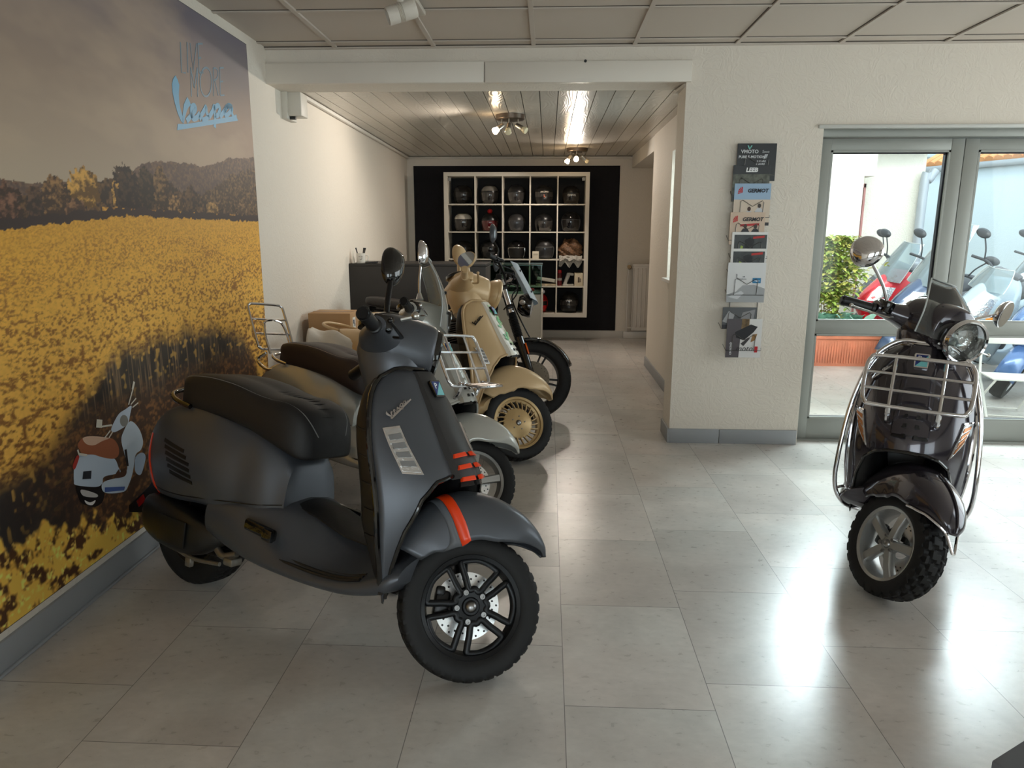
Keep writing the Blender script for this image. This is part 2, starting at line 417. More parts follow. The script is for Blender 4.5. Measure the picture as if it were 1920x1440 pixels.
# ---- fascia board across the opening
b = MB(); xm = -.41
b.rbox(((-1.815 + xm) / 2 - .002, YW - .012, 2.404), (xm + 1.815 - .003, .03, .124), .003)
b.rbox(((xm + .88) / 2 + .001, YW - .012, 2.401), (.88 - xm - .003, .03, .124), .003)
struct(b.build('trim_1', mat('white_board', (226, 218, 206), rough=.45), smooth=30))
b = MB(); b.lathe([(0, 0), (.009, 0), (.009, .004), (0, .004)], 12, Matrix.Translation((.22, YW - .027, 2.462)) @ Matrix.Rotation(R(90), 4, 'X')); struct(b.build('trim_2', BLACKP))
b = MB(); b.rbox((.845, YW + .16, 2.328), (.03, .26, .02), .004, rz=.1); struct(b.build('trim_3', WALLS))

# ---- front ceiling: boards in a metal grid
def make_ceiling():
    q = MB(); q.box((1.7, .9, HC + .06), (7.2, 8.2, .1)); c = struct(q.build('ceiling', CEILM, smooth=0))
    x0, yr = -1.3538, YW - .136; t = MB()
    for i in range(-1, 11):
        x = x0 + .625 * i
        if XL(2) < x < 5.1: t.box((x, .85, HC + .005), (.026, 7.9, .012))
    for k in range(0, 13):
        y = yr - .625 * k
        t.box((1.65, y, HC + .006), (7.0, .022, .010))
    t.box((1.65, YW - .011, HC + .003), (7.0, .022, .016)); t.box((-1.79, .9, HC + .003), (.024, 7.9, .016), rz=.0155)
    struct(t.build('ceiling_grid', CEILT, c, smooth=0))
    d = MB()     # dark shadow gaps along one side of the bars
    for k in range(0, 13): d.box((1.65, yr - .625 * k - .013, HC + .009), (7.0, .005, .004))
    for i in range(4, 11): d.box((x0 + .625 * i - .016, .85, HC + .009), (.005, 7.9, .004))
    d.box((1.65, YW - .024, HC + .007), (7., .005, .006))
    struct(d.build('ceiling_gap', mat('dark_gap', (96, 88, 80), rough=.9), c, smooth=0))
make_ceiling()

# ---- plank ceiling in the back room
def make_planks():
    m = bpy.data.materials.new('white_lacquered_planks'); m.use_nodes = True; nt = m.node_tree; N = nt.nodes; K = nt.links; bs = N['Principled BSDF']
    bs.inputs['Base Color'].default_value = srgb(196, 188, 176); bs.inputs['Roughness'].default_value = .24; bs.inputs['Specular IOR Level'].default_value = .6
    tc = N.new('ShaderNodeTexCoord'); mp = N.new('ShaderNodeMapping'); mp.inputs['Scale'].default_value = (1, .22, 1); K.new(tc.outputs['Object'], mp.inputs[0])
    n = N.new('ShaderNodeTexNoise'); n.inputs['Scale'].default_value = 6; n.inputs['Detail'].default_value = 1; n.inputs['Distortion'].default_value = .3; K.new(mp.outputs[0], n.inputs['Vector'])
    a = N.new('ShaderNodeMath'); a.operation = 'MULTIPLY'; a.inputs[1].default_value = 90; s = N.new('ShaderNodeMath'); s.operation = 'SINE'
    K.new(n.outputs['Fac'], a.inputs[0]); K.new(a.outputs[0], s.inputs[0])
    bp = N.new('ShaderNodeBump'); bp.inputs['Strength'].default_value = .16; bp.inputs['Distance'].default_value = .002; K.new(s.outputs[0], bp.inputs['Height']); K.new(bp.outputs[0], bs.inputs['Normal'])
    p = MB(); pitch = .1352; xv = .066
    rg = random.Random(3)
    for i in range(-16, 10):
        x0 = xv + i * pitch; x1 = x0 + pitch - .006
        if x1 < -1.85 or x0 > SX + .5: continue
        cuts = [YW + .1] + sorted(rg.uniform(5.3, 9.4) for _ in range(2)) + [YB]
        for a_, b_ in zip(cuts, cuts[1:]):
            p.box(((x0 + x1) / 2, (a_ + b_) / 2, HB + .01), (x1 - x0, b_ - a_ - .003, .02))
    o = struct(p.build('ceiling_back', m, smooth=0))
    q = MB(); q.box((.1, 7.4, HB + .05), (4.3, 5.1, .05)); struct(q.build('ceiling_backing', mat('dark_batten', (70, 64, 58), rough=.9), o, smooth=0))
    q = MB(); q.rbox((-.35, YB - .018, HB - .018), (3.1, .036, .03), .01); q.rbox((XL(7.4) + .02, 7.4, HB - .018), (.036, 4.9, .03), .01, rz=.0155)
    struct(q.build('trim_4', WALLS))
make_planks()

# ---- skirting boards
def skirt(name, a, b, h, n, m=SKIRT, t=.014):
    a = Vector((*a, 0)); b = Vector((*b, 0)); d = b - a
    q = MB(); q.rbox(((a.x + b.x) / 2 + n[0] * t / 2, (a.y + b.y) / 2 + n[1] * t / 2, h / 2), (d.length, t, h), .003, rz=math.atan2(d.y, d.x)); return struct(q.build(name, m, smooth=30))
skirt('baseboard_left', (XL(-3), -3), (XL(6.4), 6.4), .108, (1, 0))
skirt('baseboard_pillar', (.85, YW), (1.19, YW), .1, (0, -1)); skirt('baseboard_pillar_right', (1.193, YW), (1.715, YW), .1, (0, -1))
skirt('baseboard_opening', (.853, YW - .012), (.853, YW + .28), .1, (-1, 0))
skirt('baseboard_passage', (SX, 5.1), (SX, 7.78), .1, (-1, 0)); skirt('baseboard_back', (-2, YB), (1.05, YB), .098, (0, -1), SKIRTW); skirt('baseboard_corner', (1.053, YB), (2.18, YB), .098, (0, -1), SKIRTW)
# vinyl strip on the floor along the left baseboard
q = MB(); q.rbox((XL(1.7) + .018, 1.7, .006), (.012, 9.0, .012), .004, rz=.0155); struct(q.build('trim_5', SKIRT))

# ---- black panel painted on the back wall
q = MB(); q.box(((-1.80 + .94) / 2, YB - .004, (.105 + 2.285) / 2), (2.74, .008, 2.18)); struct(q.build('trim_6', plaster('black_rough_plaster', (24, 23, 27), .5), smooth=0))

# ---- glazed double door to the courtyard
DY = 4.93
FR = mat('grey_aluminium_frame', (150, 152, 146), rough=.42, metal=.25)
SEAL = mat('black_seal', (18, 15, 24), rough=.6)
def make_door():
    f = MB()
    f.rbox((1.737, DY + .02, 1.01), (.036, .09, 2.02), .003); f.rbox((3.6, DY + .02, 1.01), (.036, .09, 2.02), .003)
    f.rbox((2.67, DY + .0, 2.046), (1.91, .13, .056), .004)
    struct(f.build('door_frame', FR))
    h = MB(); h.rbox((2.67, YW + .005, 2.072), (1.97, .05, .022), .006); struct(h.build('trim_7', mat('pale_plaster_bead', (205, 205, 200), rough=.6)))
    sill = MB(); sill.rbox((2.67, DY + .06, .004), (1.9, .18, .012), .003); struct(sill.build('trim_8', FR))
    def leaf(n, xa, xb, ga, gb):
        d = MB(); y = DY + .03; t = .06
        d.rbox(((xa + ga) / 2, y, 1.012), (ga - xa, t, 2.005), .003); d.rbox(((gb + xb) / 2, y, 1.012), (xb - gb, t, 2.005), .003)
        d.rbox(((ga + gb) / 2, y, (1.942 + 2.014) / 2), (gb - ga + .002, t - .002, .072), .003); d.rbox(((ga + gb) / 2, y, .792), (gb - ga + .002, t - .002, .087), .003); d.rbox(((ga + gb) / 2, y, .083), (gb - ga + .002, t - .002, .145), .003)
        # glazing beads
        for z0, z1 in ((.155, .748), (.835, 1.942)):
            for zz in (z0 + .006, z1 - .006): d.box(((ga + gb) / 2, y - .022, zz), (gb - ga, .016, .012))
            for xx in (ga + .006, gb - .006): d.box((xx, y - .022, (z0 + z1) / 2), (.012, .016, z1 - z0))
        o = struct(d.build('door_%d' % n, FR))
        for z0, z1 in ((.155, .748), (.835, 1.942)):
            p = MB(); p.box(((ga + gb) / 2, y + .01, (z0 + z1) / 2), (gb - ga, .008, z1 - z0)); struct(p.build('pane', glass_mat('window_glass', (240, 247, 246), .55), o, smooth=0))
            s = MB()
            s.box(((ga + gb) / 2, y + .012, z1 - .012), (gb - ga, .03, .012)); s.box((gb - .012, y + .012, (z0 + z1) / 2), (.012, .03, z1 - z0)); s.box((ga + .004, y + .012, (z0 + z1) / 2), (.006, .03, z1 - z0)); s.box(((ga + gb) / 2, y + .012, z0 + .005), (gb - ga, .03, .008))
            struct(s.build('seal', SEAL, o, smooth=0))
        return o
    a = leaf(1, 1.757, 2.66, 1.825, 2.578); leaf(2, 2.664, 3.58, 2.752, 3.50)
    k = MB(); k.lathe([(.0, 0), (.017, 0), (.017, .006), (.013, .008), (.0, .008)], 18, Matrix.Translation((2.615, DY + .0, .93)) @ Matrix.Rotation(R(90), 4, 'X')); k.box((2.615, DY - .004, .895), (.012, .008, .03)); struct(k.build('lock', STEEL, a))
make_door()
# ================================================================== SCOOTERS
AX = Vector((1.305, 0, .232)); RAKE = R(26)
SD = Vector((-math.sin(RAKE), 0, math.cos(RAKE))); SP = Vector((1.275, 0, .232))   # steering axis
def steer_matrix(deg):
    return Matrix.Translation(SP) @ Matrix.Rotation(R(deg), 4, SD) @ Matrix.Translation(-SP)

# --- front shell (leg shield): z -> half width, edge x, centre x
SHT0 = Tab([(.25, .20, 1.12, 1.14), (.30, .215, 1.12, 1.165), (.37, .23, 1.12, 1.20), (.45, .243, 1.115, 1.25), (.55, .25, 1.105, 1.275), (.65, .25, 1.08, 1.255),
           (.75, .24, 1.045, 1.19), (.85, .212, 1.01, 1.125), (.91, .172, .985, 1.085), (.95, .125, .98, 1.06), (.975, .07, .995, 1.04)])
SHW = [1.]
class _W:
    def __call__(s, z): W, a, b = SHT0(z); return [W * SHW[0], a, b]
SHT = _W()
def Sh(s, z, off=0.):
    def p(s, z):
        W, xe, xc = SHT(z); return np.array([xe + (xc - xe) * (1 - abs(s) ** 2.3), s * W, z])
    q = p(s, z)
    if off:
        e = .004; a = p(s + e, z) - p(s - e, z); b = p(s, z + e) - p(s, z - e); n = np.cross(a, b); n /= np.linalg.norm(n); q = q + n * off
    return q
def sh_patch(mb, corners, off, th, n=6):
    """slab on the shell; corners (s,z) in order bl, br, tr, tl."""
    bl, br, tr, tl = [np.array(c, float) for c in corners]; top, bot = [], []
    for v in np.linspace(0, 1, n):
        rt, rb = [], []
        for u in np.linspace(0, 1, n):
            q = (bl * (1 - u) + br * u) * (1 - v) + (tl * (1 - u) + tr * u) * v
            rt.append(Sh(q[0], q[1], off)); rb.append(Sh(q[0], q[1], off - th))
        top.append(rt); bot.append(rb)
    mb.slab(top, np.array(bot) - np.array(top))

# --- rear body stations: x -> zb zt w zw wb wt
BDT = Tab([(-.245, .50, .585, .05, .545, .03, .03), (-.215, .42, .64, .115, .53, .07, .075), (-.15, .375, .685, .168, .52, .12, .11), (-.05, .365, .725, .207, .52, .16, .125),
           (.07, .37, .745, .226, .525, .18, .13), (.20, .38, .742, .23, .53, .185, .13), (.28, .376, .728, .226, .52, .182, .126), (.345, .37, .712, .208, .51, .172, .122), (.40, .362, .698, .186, .495, .162, .118), (.46, .352, .676, .176, .475, .157, .114),
           (.50, .34, .65, .164, .455, .148, .108), (.545, .318, .61, .142, .42, .13, .10), (.58, .298, .57, .130, .40, .12, .095)], 400)
def body_prof(x, n=26):
    zb, zt, w, zw, wb, wt = BDT(x)
    pts = [(0, zb), (wb * .6, zb), (wb, zb + .008), (wb + (w - wb) * .62, zb + (zw - zb) * .32), (w, zw), (wt + (w - wt) * .68, zw + (zt - zw) * .62), (wt, zt - .004), (wt * .5, zt + .004), (0, zt + .006)]
    return cr(pts, n)
def body_y(x, z):
    p = body_prof(x); return float(np.interp(z, np.maximum.accumulate(p[:, 1]), p[:, 0]))
def bd_patch(mb, corners, off, th, n=8, side=-1):
    bl, br, tr, tl = [np.array(c, float) for c in corners]; top = []
    for v in np.linspace(0, 1, n):
        r = []
        for u in np.linspace(0, 1, n):
            q = (bl * (1 - u) + br * u) * (1 - v) + (tl * (1 - u) + tr * u) * v
            r.append((q[0], side * (body_y(q[0], q[1]) + off), q[1]))
        top.append(r)
    mb.slab(np.array(top), np.array([0, -side * th, 0]))

# --- script lettering strokes (unit width)
SCRIPT = [([(.03, .325), (-.005, .25), (.02, .17), (.06, .10), (.09, .07)], [.012, .075, .062, .05, .045]),
          ([(.09, .07), (.105, .13), (.13, .19), (.165, .215), (.195, .185)], [.045, .05, .055, .045, .012]),
          ([(.175, .10), (.245, .165), (.30, .205), (.285, .238), (.245, .215), (.235, .15), (.27, .115), (.325, .14)], [.03] * 8),
          ([(.325, .135), (.39, .20), (.43, .245), (.435, .20), (.455, .165), (.43, .135), (.395, .14)], [.028, .03, .03, .045, .045, .03, .025]),
          ([(.455, .155), (.515, .215), (.555, .26), (.55, .17), (.545, .075)], [.028, .028, .03, .042, .036]),
          ([(.55, .23), (.60, .275), (.645, .265), (.645, .215), (.60, .185), (.56, .20)], [.03, .034, .04, .045, .034, .03]),
          ([(.65, .20), (.70, .24), (.75, .285), (.80, .28), (.755, .29), (.70, .25), (.70, .215), (.75, .21), (.79, .27), (.80, .285), (.79, .225), (.825, .205), (.88, .24)], [.028, .03, .034, .034, .034, .036, .036, .032, .03, .036, .042, .034, .02]),
          ([(0., .035), (.5, .125), (1., .215)], [.075, .062, .05])]
def script_geo(mb, w, th, M):
    for p, ww in SCRIPT:
        mb.ribbon([(a * w, b * w) for a, b in p], [q * w for q in ww], th, M, n=5 * len(p) if len(p) > 3 else 0)

# --- wheels
def tyre(R0, rr, w, pat, blocks=44, M=None):
    """tyre around local Y; tread cut in as real grooves."""
    seg = 220; prof = [(rr - .004, -.40), (rr + .006, -.46), (rr + (R0 - rr) * .35, -.5), (rr + (R0 - rr) * .66, -.485)]
    tr = [(-.455, .90), (-.41, .945), (-.36, .965), (-.31, .978), (-.26, .985), (-.21, .991), (-.16, .995), (-.11, .998), (-.06, .9995), (-.02, 1.)]
    P = [(r, y * w, 0) for r, y in prof] + [(rr + (R0 - rr) * (q ** 1.6 if q < .95 else q), y * w, 1) for y, q in tr]
    P = P + [(r, -y, t) for r, y, t in P[::-1]]
    a = np.linspace(0, 2 * PI, seg, endpoint=False); rings = []
    for r, y, t in P:
        rad = np.full(seg, r)
        if t:
            u = y / w * 2
            if pat == 'road':
                ph = (a / (2 * PI) * blocks + abs(u) * 1.4 + .35 * np.sin(abs(u) * 5)) % 1; rad -= .006 * ((ph < .27) & (abs(u) > .12) & (abs(u) < .9))
                if abs(abs(u) - .3) < .03: rad -= .003
            elif pat == 'block':
                k = np.floor(abs(u) * 2.6); ph = (a / (2 * PI) * blocks + .5 * (k % 2) + .25 * (u > 0)) % 1; rad -= .010 * (ph < .28)
                if (abs(u) * 2.6) % 1 < .2 and abs(u) > .1: rad -= .009
            elif pat == 'moto':
                ph = (a / (2 * PI) * blocks + .5 * (u > 0)) % 1; rad -= .006 * ((ph < .16) & (abs(u) > .15))
                if abs(u) < .06: rad -= .004
        rings.append(np.stack([rad * np.cos(a), np.full(seg, y), rad * np.sin(a)], 1))
    q = MB(); q.rings(rings, True, (False, False), M); return q
def LY(M=None):   # lathe axis z -> world y (pointing to the right-hand side, -y)
    B = Matrix.Rotation(R(90), 4, 'X'); return B if M is None else M @ B
def rim_barrel(q, rr, w, M, lip=.014):
    h = w * .40
    q.lathe([(rr + .004, h), (rr - .002, h + .004), (rr - lip, h - .002), (rr - lip - .004, h - .02), (rr - lip - .012, 0), (rr - lip - .004, -h + .02), (rr - lip, -h), (rr, -h - .002), (rr + .002, -h + .004), (rr - lip + .006, -h + .02), (rr - lip - .004, 0), (rr - lip + .006, h - .02), (rr + .004, h)], 72, LY(M))
def bar(q, a0, r0, r1, w0, w1, y0, y1, t, M, seg=2, twist=0.):
    """radial bar in the wheel plane at angle a0, between radii, offset y (towards the right face)."""
    c, s = math.cos(a0), math.sin(a0); a1 = a0 + twist; c1, s1 = math.cos(a1), math.sin(a1)
    vs = []
    for r, w, y, cc, ss in ((r0, w0, y0, c, s), ((r0 + r1) / 2, (w0 + w1) / 2 * .94, (y0 + y1) / 2 + .004, (c + c1) / 2, (s + s1) / 2), (r1, w1, y1, c1, s1)):
        P = np.array([r * cc, 0, r * ss]); T = np.array([-ss, 0, cc])
        for e, d in ((-.5, 0), (-.36, t * .35), (.36, t * .35), (.5, 0), (.5, -t), (-.5, -t)): vs.append(P + T * e * w + np.array([0, -y - d, 0]))
    q.rings(np.array(vs).reshape(3, 6, 3), True, (True, True), M)
def bolts(q, r, n, a0, y, M, rad=.009, h=.008):
    for i in range(n):
        a = a0 + i * 2 * PI / n
        q.lathe([(0, h * .5), (rad * .5, h * .5), (rad * .55, h), (rad, h), (rad, -h), (0, -h)], 12, M @ Matrix.Translation((r * math.cos(a), -y, r * math.sin(a))) @ LY())
def disc_geo(q, r, M, y=.035):
    q.lathe([(.05, -y - .002), (r, -y - .002), (r, -y + .002), (.05, -y + .002)], 64, LY(M))
    h = MB()
    for i in range(40):
        a = i * 2 * PI / 40; rr = r * (.80 + .12 * (i % 2))
        h.lathe([(0, 0), (.0035, 0), (.0035, .001), (0, .001)], 8, M @ Matrix.Translation((rr * math.cos(a), y - .0022, rr * math.sin(a))) @ LY())
    return h

def make_wheel(root, kind, M, R0=.231, rr=.164, w=.115, pat='road', spin=0., disc=True, name='front_wheel', col=None):
    t = tyre(R0, rr, w, pat, 40 if pat == 'road' else 26, M).build('tyre', RUBBER, root, smooth=50)
    Ms = M @ Matrix.Rotation(-spin, 4, 'Y')
    q = MB(); dark = mat('matt_black_alloy', (26, 28, 31), rough=.38, metal=.45)
    m = {'loops': dark, 'five': col or SILVERP, 'multi': col}.get(kind, dark)
    rim_barrel(q, rr, w, Ms)
    if kind == 'loops':
        y = .030
        q.lathe([(0, y - .02), (.056, y - .02), (.064, y - .006), (.058, y + .006), (.03, y + .004), (.026, y + .010), (0, y + .010)], 40, LY(Ms))
        for i in range(5):
            a = R(85 + 72 * i); pts = []
            for rr_, da in ((.052, -.34), (.056, 0), (.052, .34), (.09, .42), (.128, .46), (.143, .42), (.148, 0), (.143, -.42), (.128, -.46), (.09, -.42)):
                pts.append((rr_ * math.cos(a + da), -y + (rr_ - .05) * .06, rr_ * math.sin(a + da)))
            q.tube(pts, .0092, 8, True, M=Ms, smooth=44, flat=1.2)
    elif kind == 'five':
        y = .034
        q.lathe([(0, y - .03), (.036, y - .03), (.046, y - .01), (.042, y + .004), (.022, y + .007), (0, y + .007)], 32, LY(Ms))
        for i in range(5): bar(q, R(90 + 72 * i), .03, rr - .014, .040, .046, y, y - .004, .022, Ms)
    elif kind == 'multi':
        y = .038
        q.lathe([(0, y + .006), (.03, y + .006), (.04, y + .003), (.082, y), (.094, y - .006), (.094, y - .02), (0, y - .02)], 56, LY(Ms))
        q.lathe([(rr - .03, y - .014), (rr - .016, y - .006), (rr - .008, y - .012), (rr - .014, y - .02), (rr - .03, y - .014)], 72, LY(Ms))
        for i in range(24): bar(q, i * 2 * PI / 24, .088, rr - .022, .0085, .0085, y - .006, y - .014, .012, Ms, twist=.16)
    elif kind == 'moto':
        y = .028
        q.lathe([(0, y), (.045, y), (.05, y - .02), (.05, -y), (0, -y)], 32, LY(Ms))
        for i in range(5):
            for d in (-.075, .075): bar(q, R(72 * i) + d * 2.0, .04, rr - .012, .016, .014, y * .6, y * .5, .02, Ms, twist=-d * .55)
    rim = q.build('rim', m, root, smooth=45)
    q = MB(); yb = .040 if kind != 'multi' else .046
    if kind == 'multi':
        q.lathe([(0, .008), (.010, .008), (.016, .004), (.018, 0), (0, 0)], 20, Ms @ Matrix.Translation((0, -yb, 0)) @ LY())
        bolts(q, .042, 5, .3, yb - .004, Ms, .004, .004)
    else:
        bolts(q, .036 if kind == 'five' else .047, 5, R(90 + 36) if kind == 'five' else R(85 + 36), yb, Ms, .0085)
        q.lathe([(0, .014), (.008, .014), (.018, .006), (.020, 0), (0, 0)], 24, Ms @ Matrix.Translation((0, -yb, 0)) @ LY())
    q.build('hub_nut', mat('nut_steel', (150, 150, 150), rough=.3, metal=1.), rim)
    if kind == 'loops':
        q = MB(); pts = [((rr - .001) * math.cos(R(a)), -w * .405, (rr - .001) * math.sin(R(a))) for a in np.linspace(-35, -23, 8)]
        q.tube(pts, .0065, 6, M=M, flat=.25, up=(0, 1, 0)); q.build('rim_sticker', ORANGE, rim)
    if disc:
        q = MB(); h = disc_geo(q, .108, M); d = q.build('brake_disc', DISC, root); h.build('disc_hole', BLACKP, d)
        q = MB(); q.rbox((-.088, .016, -.005), (.05, .05, .085), .012, M); q.rbox((-.10, .0, .035), (.03, .03, .03), .008, M); q.rbox((-.07, -.004, -.03), (.022, .02, .022), .006, M)
        q.build('brake_caliper', BLACKM, root)
    return rim

ORANGE = mat('signal_orange', (238, 66, 18), rough=.35, coat=.3)

def make_vespa(name, cat, label, loc, heading, lean, steer, c):
    """one scooter; c holds paints and options. Local frame: x forward, y left, z up, origin under the rear axle."""
    root = thing(name, label, cat, (loc[0], loc[1], c.get('lift', .003)), (-R(lean), 0, R(heading)))
    if c.get('scale'): root.scale = (c['scale'],) * 3
    SHW[0] = c.get('shieldw', 1.); P = c['paint']; S = steer_matrix(steer); kw = c.get('wheelk', 1.); A = S @ Matrix.Translation((AX.x, 0, AX.z * kw)) @ Matrix.Diagonal((kw, kw, kw, 1)); LN = c.get('legs', True)
    trim = c.get('trim', BLACKG); barm = c.get('bar', BLACKP)
    # ---------------- wheels
    make_wheel(root, c['wheel'], A, pat=c.get('tread', 'road'), spin=c.get('spin', 0), col=c.get('rimcol'), w=c.get('tyrew', .115))
    rt = tyre(.233, .15, .128, c.get('tread', 'road'), 40 if c.get('tread') != 'block' else 26, Matrix.Translation((0, 0, .233))).build('tyre', RUBBER, root, smooth=50)
    q = MB(); Mr = Matrix.Translation((0, 0, .233)); rim_barrel(q, .15, .128, Mr); q.lathe([(0, .02), (.05, .02), (.14, .0), (.14, -.02), (0, -.02)], 40, LY(Mr)); q.build('rim', c.get('rearrim', BLACKM), root)
    # ---------------- front suspension (on the left of the wheel)
    q = MB(); q.tube([(-.03, .075, .30), (-.035, .078, .12), (-.01, .07, .0)], [.018, .02, .016], 10, M=A, smooth=10); q.rbox((-.0, .062, 0), (.05, .03, .05), .012, A); q.tube([(-.02, .06, .02), (-.05, .06, .26)], .022, 10, M=A); q.build('front_fork', BLACKM, root)
    # ---------------- front mudguard
    FT = [(.236, .195, .022, .012), (.220, .235, .058, .04), (.175, .29, .086, .095), (.10, .338, .099, .14), (.0, .366, .102, .16), (-.10, .36, .10, .175), (-.19, .31, .097, .18), (-.255, .225, .092, .15), (-.285, .15, .085, .10)]
    FD = cr(FT, 41); F = []
    for i, (x, z, w, d) in enumerate(FD):
        t = FD[min(i + 1, 40)] - FD[max(i - 1, 0)]; n = np.array([-t[1], t[0]]); n = n / np.linalg.norm(n) * (1 if n[1] * 1 >= 0 or True else -1)
        if n @ np.array([x, z]) < 0: n = -n
        half = cr([(0, 0), (.42, .03), (.78, .17), (.96, .45), (1.0, .75), (1.0, 1.)], 12); row = []
        for sgn, hh in ((-1, half[::-1]), (1, half[1:])):
            for a, b in hh: row.append((x - n[0] * d * b, sgn * a * w, z - n[1] * d * b))
        F.append(row)
    F = np.array(F)
    q = MB(); q.grid(F, A); fen = q.build('front_mudguard', P, root, solid=.006, smooth=50)
    def fstrip(i0, i1, j0, j1, off):
        G = F[i0:i1 + 1, j0:j1 + 1].copy(); G[..., 1] += np.sign(G[..., 1]) * off; G[..., 2] += off * (np.abs(G[..., 1]) < .06); return G
    if c.get('stripe'):
        def band(o0, o1):      # strip of constant width across the mudguard, offsets in metres from its centre line
            m_ = F.shape[1]; rows = []
            for o_ in (o0, (o0 + o1) / 2, o1):
                r_ = []
                for j in range(m_):
                    k = abs(j - (m_ - 1) / 2) / ((m_ - 1) / 2); u0 = 28.5 - 2.2 * k; i_ = int(u0); sp_ = np.linalg.norm(F[i_ + 1, j] - F[i_ - 1, j]) / 2 + 1e-4
                    u = min(39.5, max(.5, u0 + o_ / sp_)); i2 = int(u); f_ = u - i2; r_.append(F[i2, j] * (1 - f_) + F[i2 + 1, j] * f_)
                rows.append(r_)
            return np.array(rows) * np.array([1, 1.014, 1]) + np.array([0, 0, .0022])
        q = MB(); q.grid(band(-.017, .017), A); q.build('mudguard_stripe', ORANGE, fen, solid=.001)
        q = MB(); q.grid(band(.019, .042), A); q.build('mudguard_band', mat('grey_band', (92, 95, 100), rough=.45), fen, solid=.001)
    if c.get('crest'):
        q = MB(); q.tube([(x, 0, z + .005) for x, z, w, d in FD[1:20]], .0045, 8, M=A); q.build('mudguard_crest', P, fen)
    if c.get('guardbar'):
        e = [F[i][0] + np.array([0, -.004, -.004]) for i in range(14, -1, -2)]; e2 = [F[i][-1] + np.array([0, .004, -.004]) for i in range(0, 15, 2)]
        q = MB(); q.tube([tuple(k) for k in e] + [(.275, 0, .13)] + [tuple(k) for k in e2], .006, 8, M=A, smooth=60); q.build('mudguard_trim', CHROME, fen)
    # ---------------- leg shield
    ns, nt = 41, 46; G = []
    dza = c.get('archdz', 0.)
    def zlow(s): return float(np.interp(abs(s), [0, .5, .8, .95, 1], [-dza, -dza, -dza * .6, 0, 0])) + float(np.interp(abs(s), [0, .3, .5, .66, .80, .87, .93, 1.0], [.66, .655, .638, .585, .48, .38, .29, .245]))
    for i in range(nt):
        t = i / (nt - 1); row = []
        for j in range(ns):
            s = -1 + 2 * j / (ns - 1); z = .972 + (zlow(s) - .972) * t; row.append(Sh(s, z))
        G.append(row)
    q = MB(); q.grid(np.array(G)); shield = q.build('leg_shield', P, root, solid=.012, smooth=50)
    # lower cheeks of the shield around the wheel arch, turned inwards
    q = MB(); edge = [np.array(Sh(s, zlow(s))) for s in np.linspace(-.97, .97, 45)]
    q.tube([tuple(e) for e in edge], .007, 8, smooth=0); q.build('arch_trim', trim, shield)
    inn = []
    for e, s in zip(edge, np.linspace(-.97, .97, 45)): inn.append([e, e + np.array([-.05, -.12 * s * abs(s), .02]), e + np.array([-.14, -.16 * s * abs(s), .03])])
    q = MB(); q.grid(np.array(inn)); q.build('wheel_arch_liner', BLACKP, root, solid=.004)
    # edge trim
    q = MB(); ez = list(np.linspace(.28, .97, 26))
    q.tube([tuple(Sh(-1, z) + np.array([-.006, 0, 0])) for z in ez] + [tuple(Sh(s, .972) + np.array([-.006, 0, .004])) for s in np.linspace(-.8, .8, 9)] + [tuple(Sh(1, z) + np.array([-.006, 0, 0])) for z in ez[::-1]], .0095, 8); q.build('shield_edge_trim', c.get('edge', BLACKG), root)
    # inner shield
    G = []
    for z in np.linspace(.27, .962, 28):
        row = []; W, xe, xc = SHT(z); k = float(np.interp(z, [.27, .34, .5, .8, .93, .965], [.10, .5, 1., .85, .45, .1]))
        for a, b in cr([(-.985, 0), (-.99, .03), (-.97, .065), (-.90, .085), (-.6, .10), (-.25, .125), (0, .13), (.25, .125), (.6, .10), (.90, .085), (.97, .065), (.99, .03), (.985, 0)], 37):
            row.append((xe - .002 - b * k, a * W, z))
        G.append(row)
    q = MB(); q.grid(np.array(G)); ish = q.build('inner_shield', c.get('inner', BLACKP), root, solid=.008, smooth=50)
    for z in (.46, .54, .62, .70, .78):
        W, xe, xc = SHT(z); q = MB(); q.tube([(xe - .008, -W * .992, z), (xe - .035, -W * .995, z), (xe - .06, -W * .985, z + .004)], .003, 5); q.build('shield_rib', BLACKP, ish)
    # centre strip ("tie")
    tz = np.linspace(.965, .645, 16); rings = []
    for i, z in enumerate(tz):
        k = i / 15; hw = .040 + .016 * math.sin(k * PI * .6) ; pr = .012 + .020 * k
        W = SHT(z)[0]
        rings.append([Sh(-hw * 1.25 / W, z, -.004), Sh(-hw / W, z, pr * .75), Sh(-hw * .55 / W, z, pr), Sh(hw * .55 / W, z, pr), Sh(hw / W, z, pr * .75), Sh(hw * 1.25 / W, z, -.004)])
    q = MB(); q.rings(rings, False, (False, False)); q.add([tuple(x) for x in rings[-1]], [(0, 1, 2, 3, 4, 5)]); q.add([tuple(x) for x in rings[0]], [(0, 1, 2, 3, 4, 5)]); tie = q.build('centre_strip', c.get('tie', P), root, smooth=30)
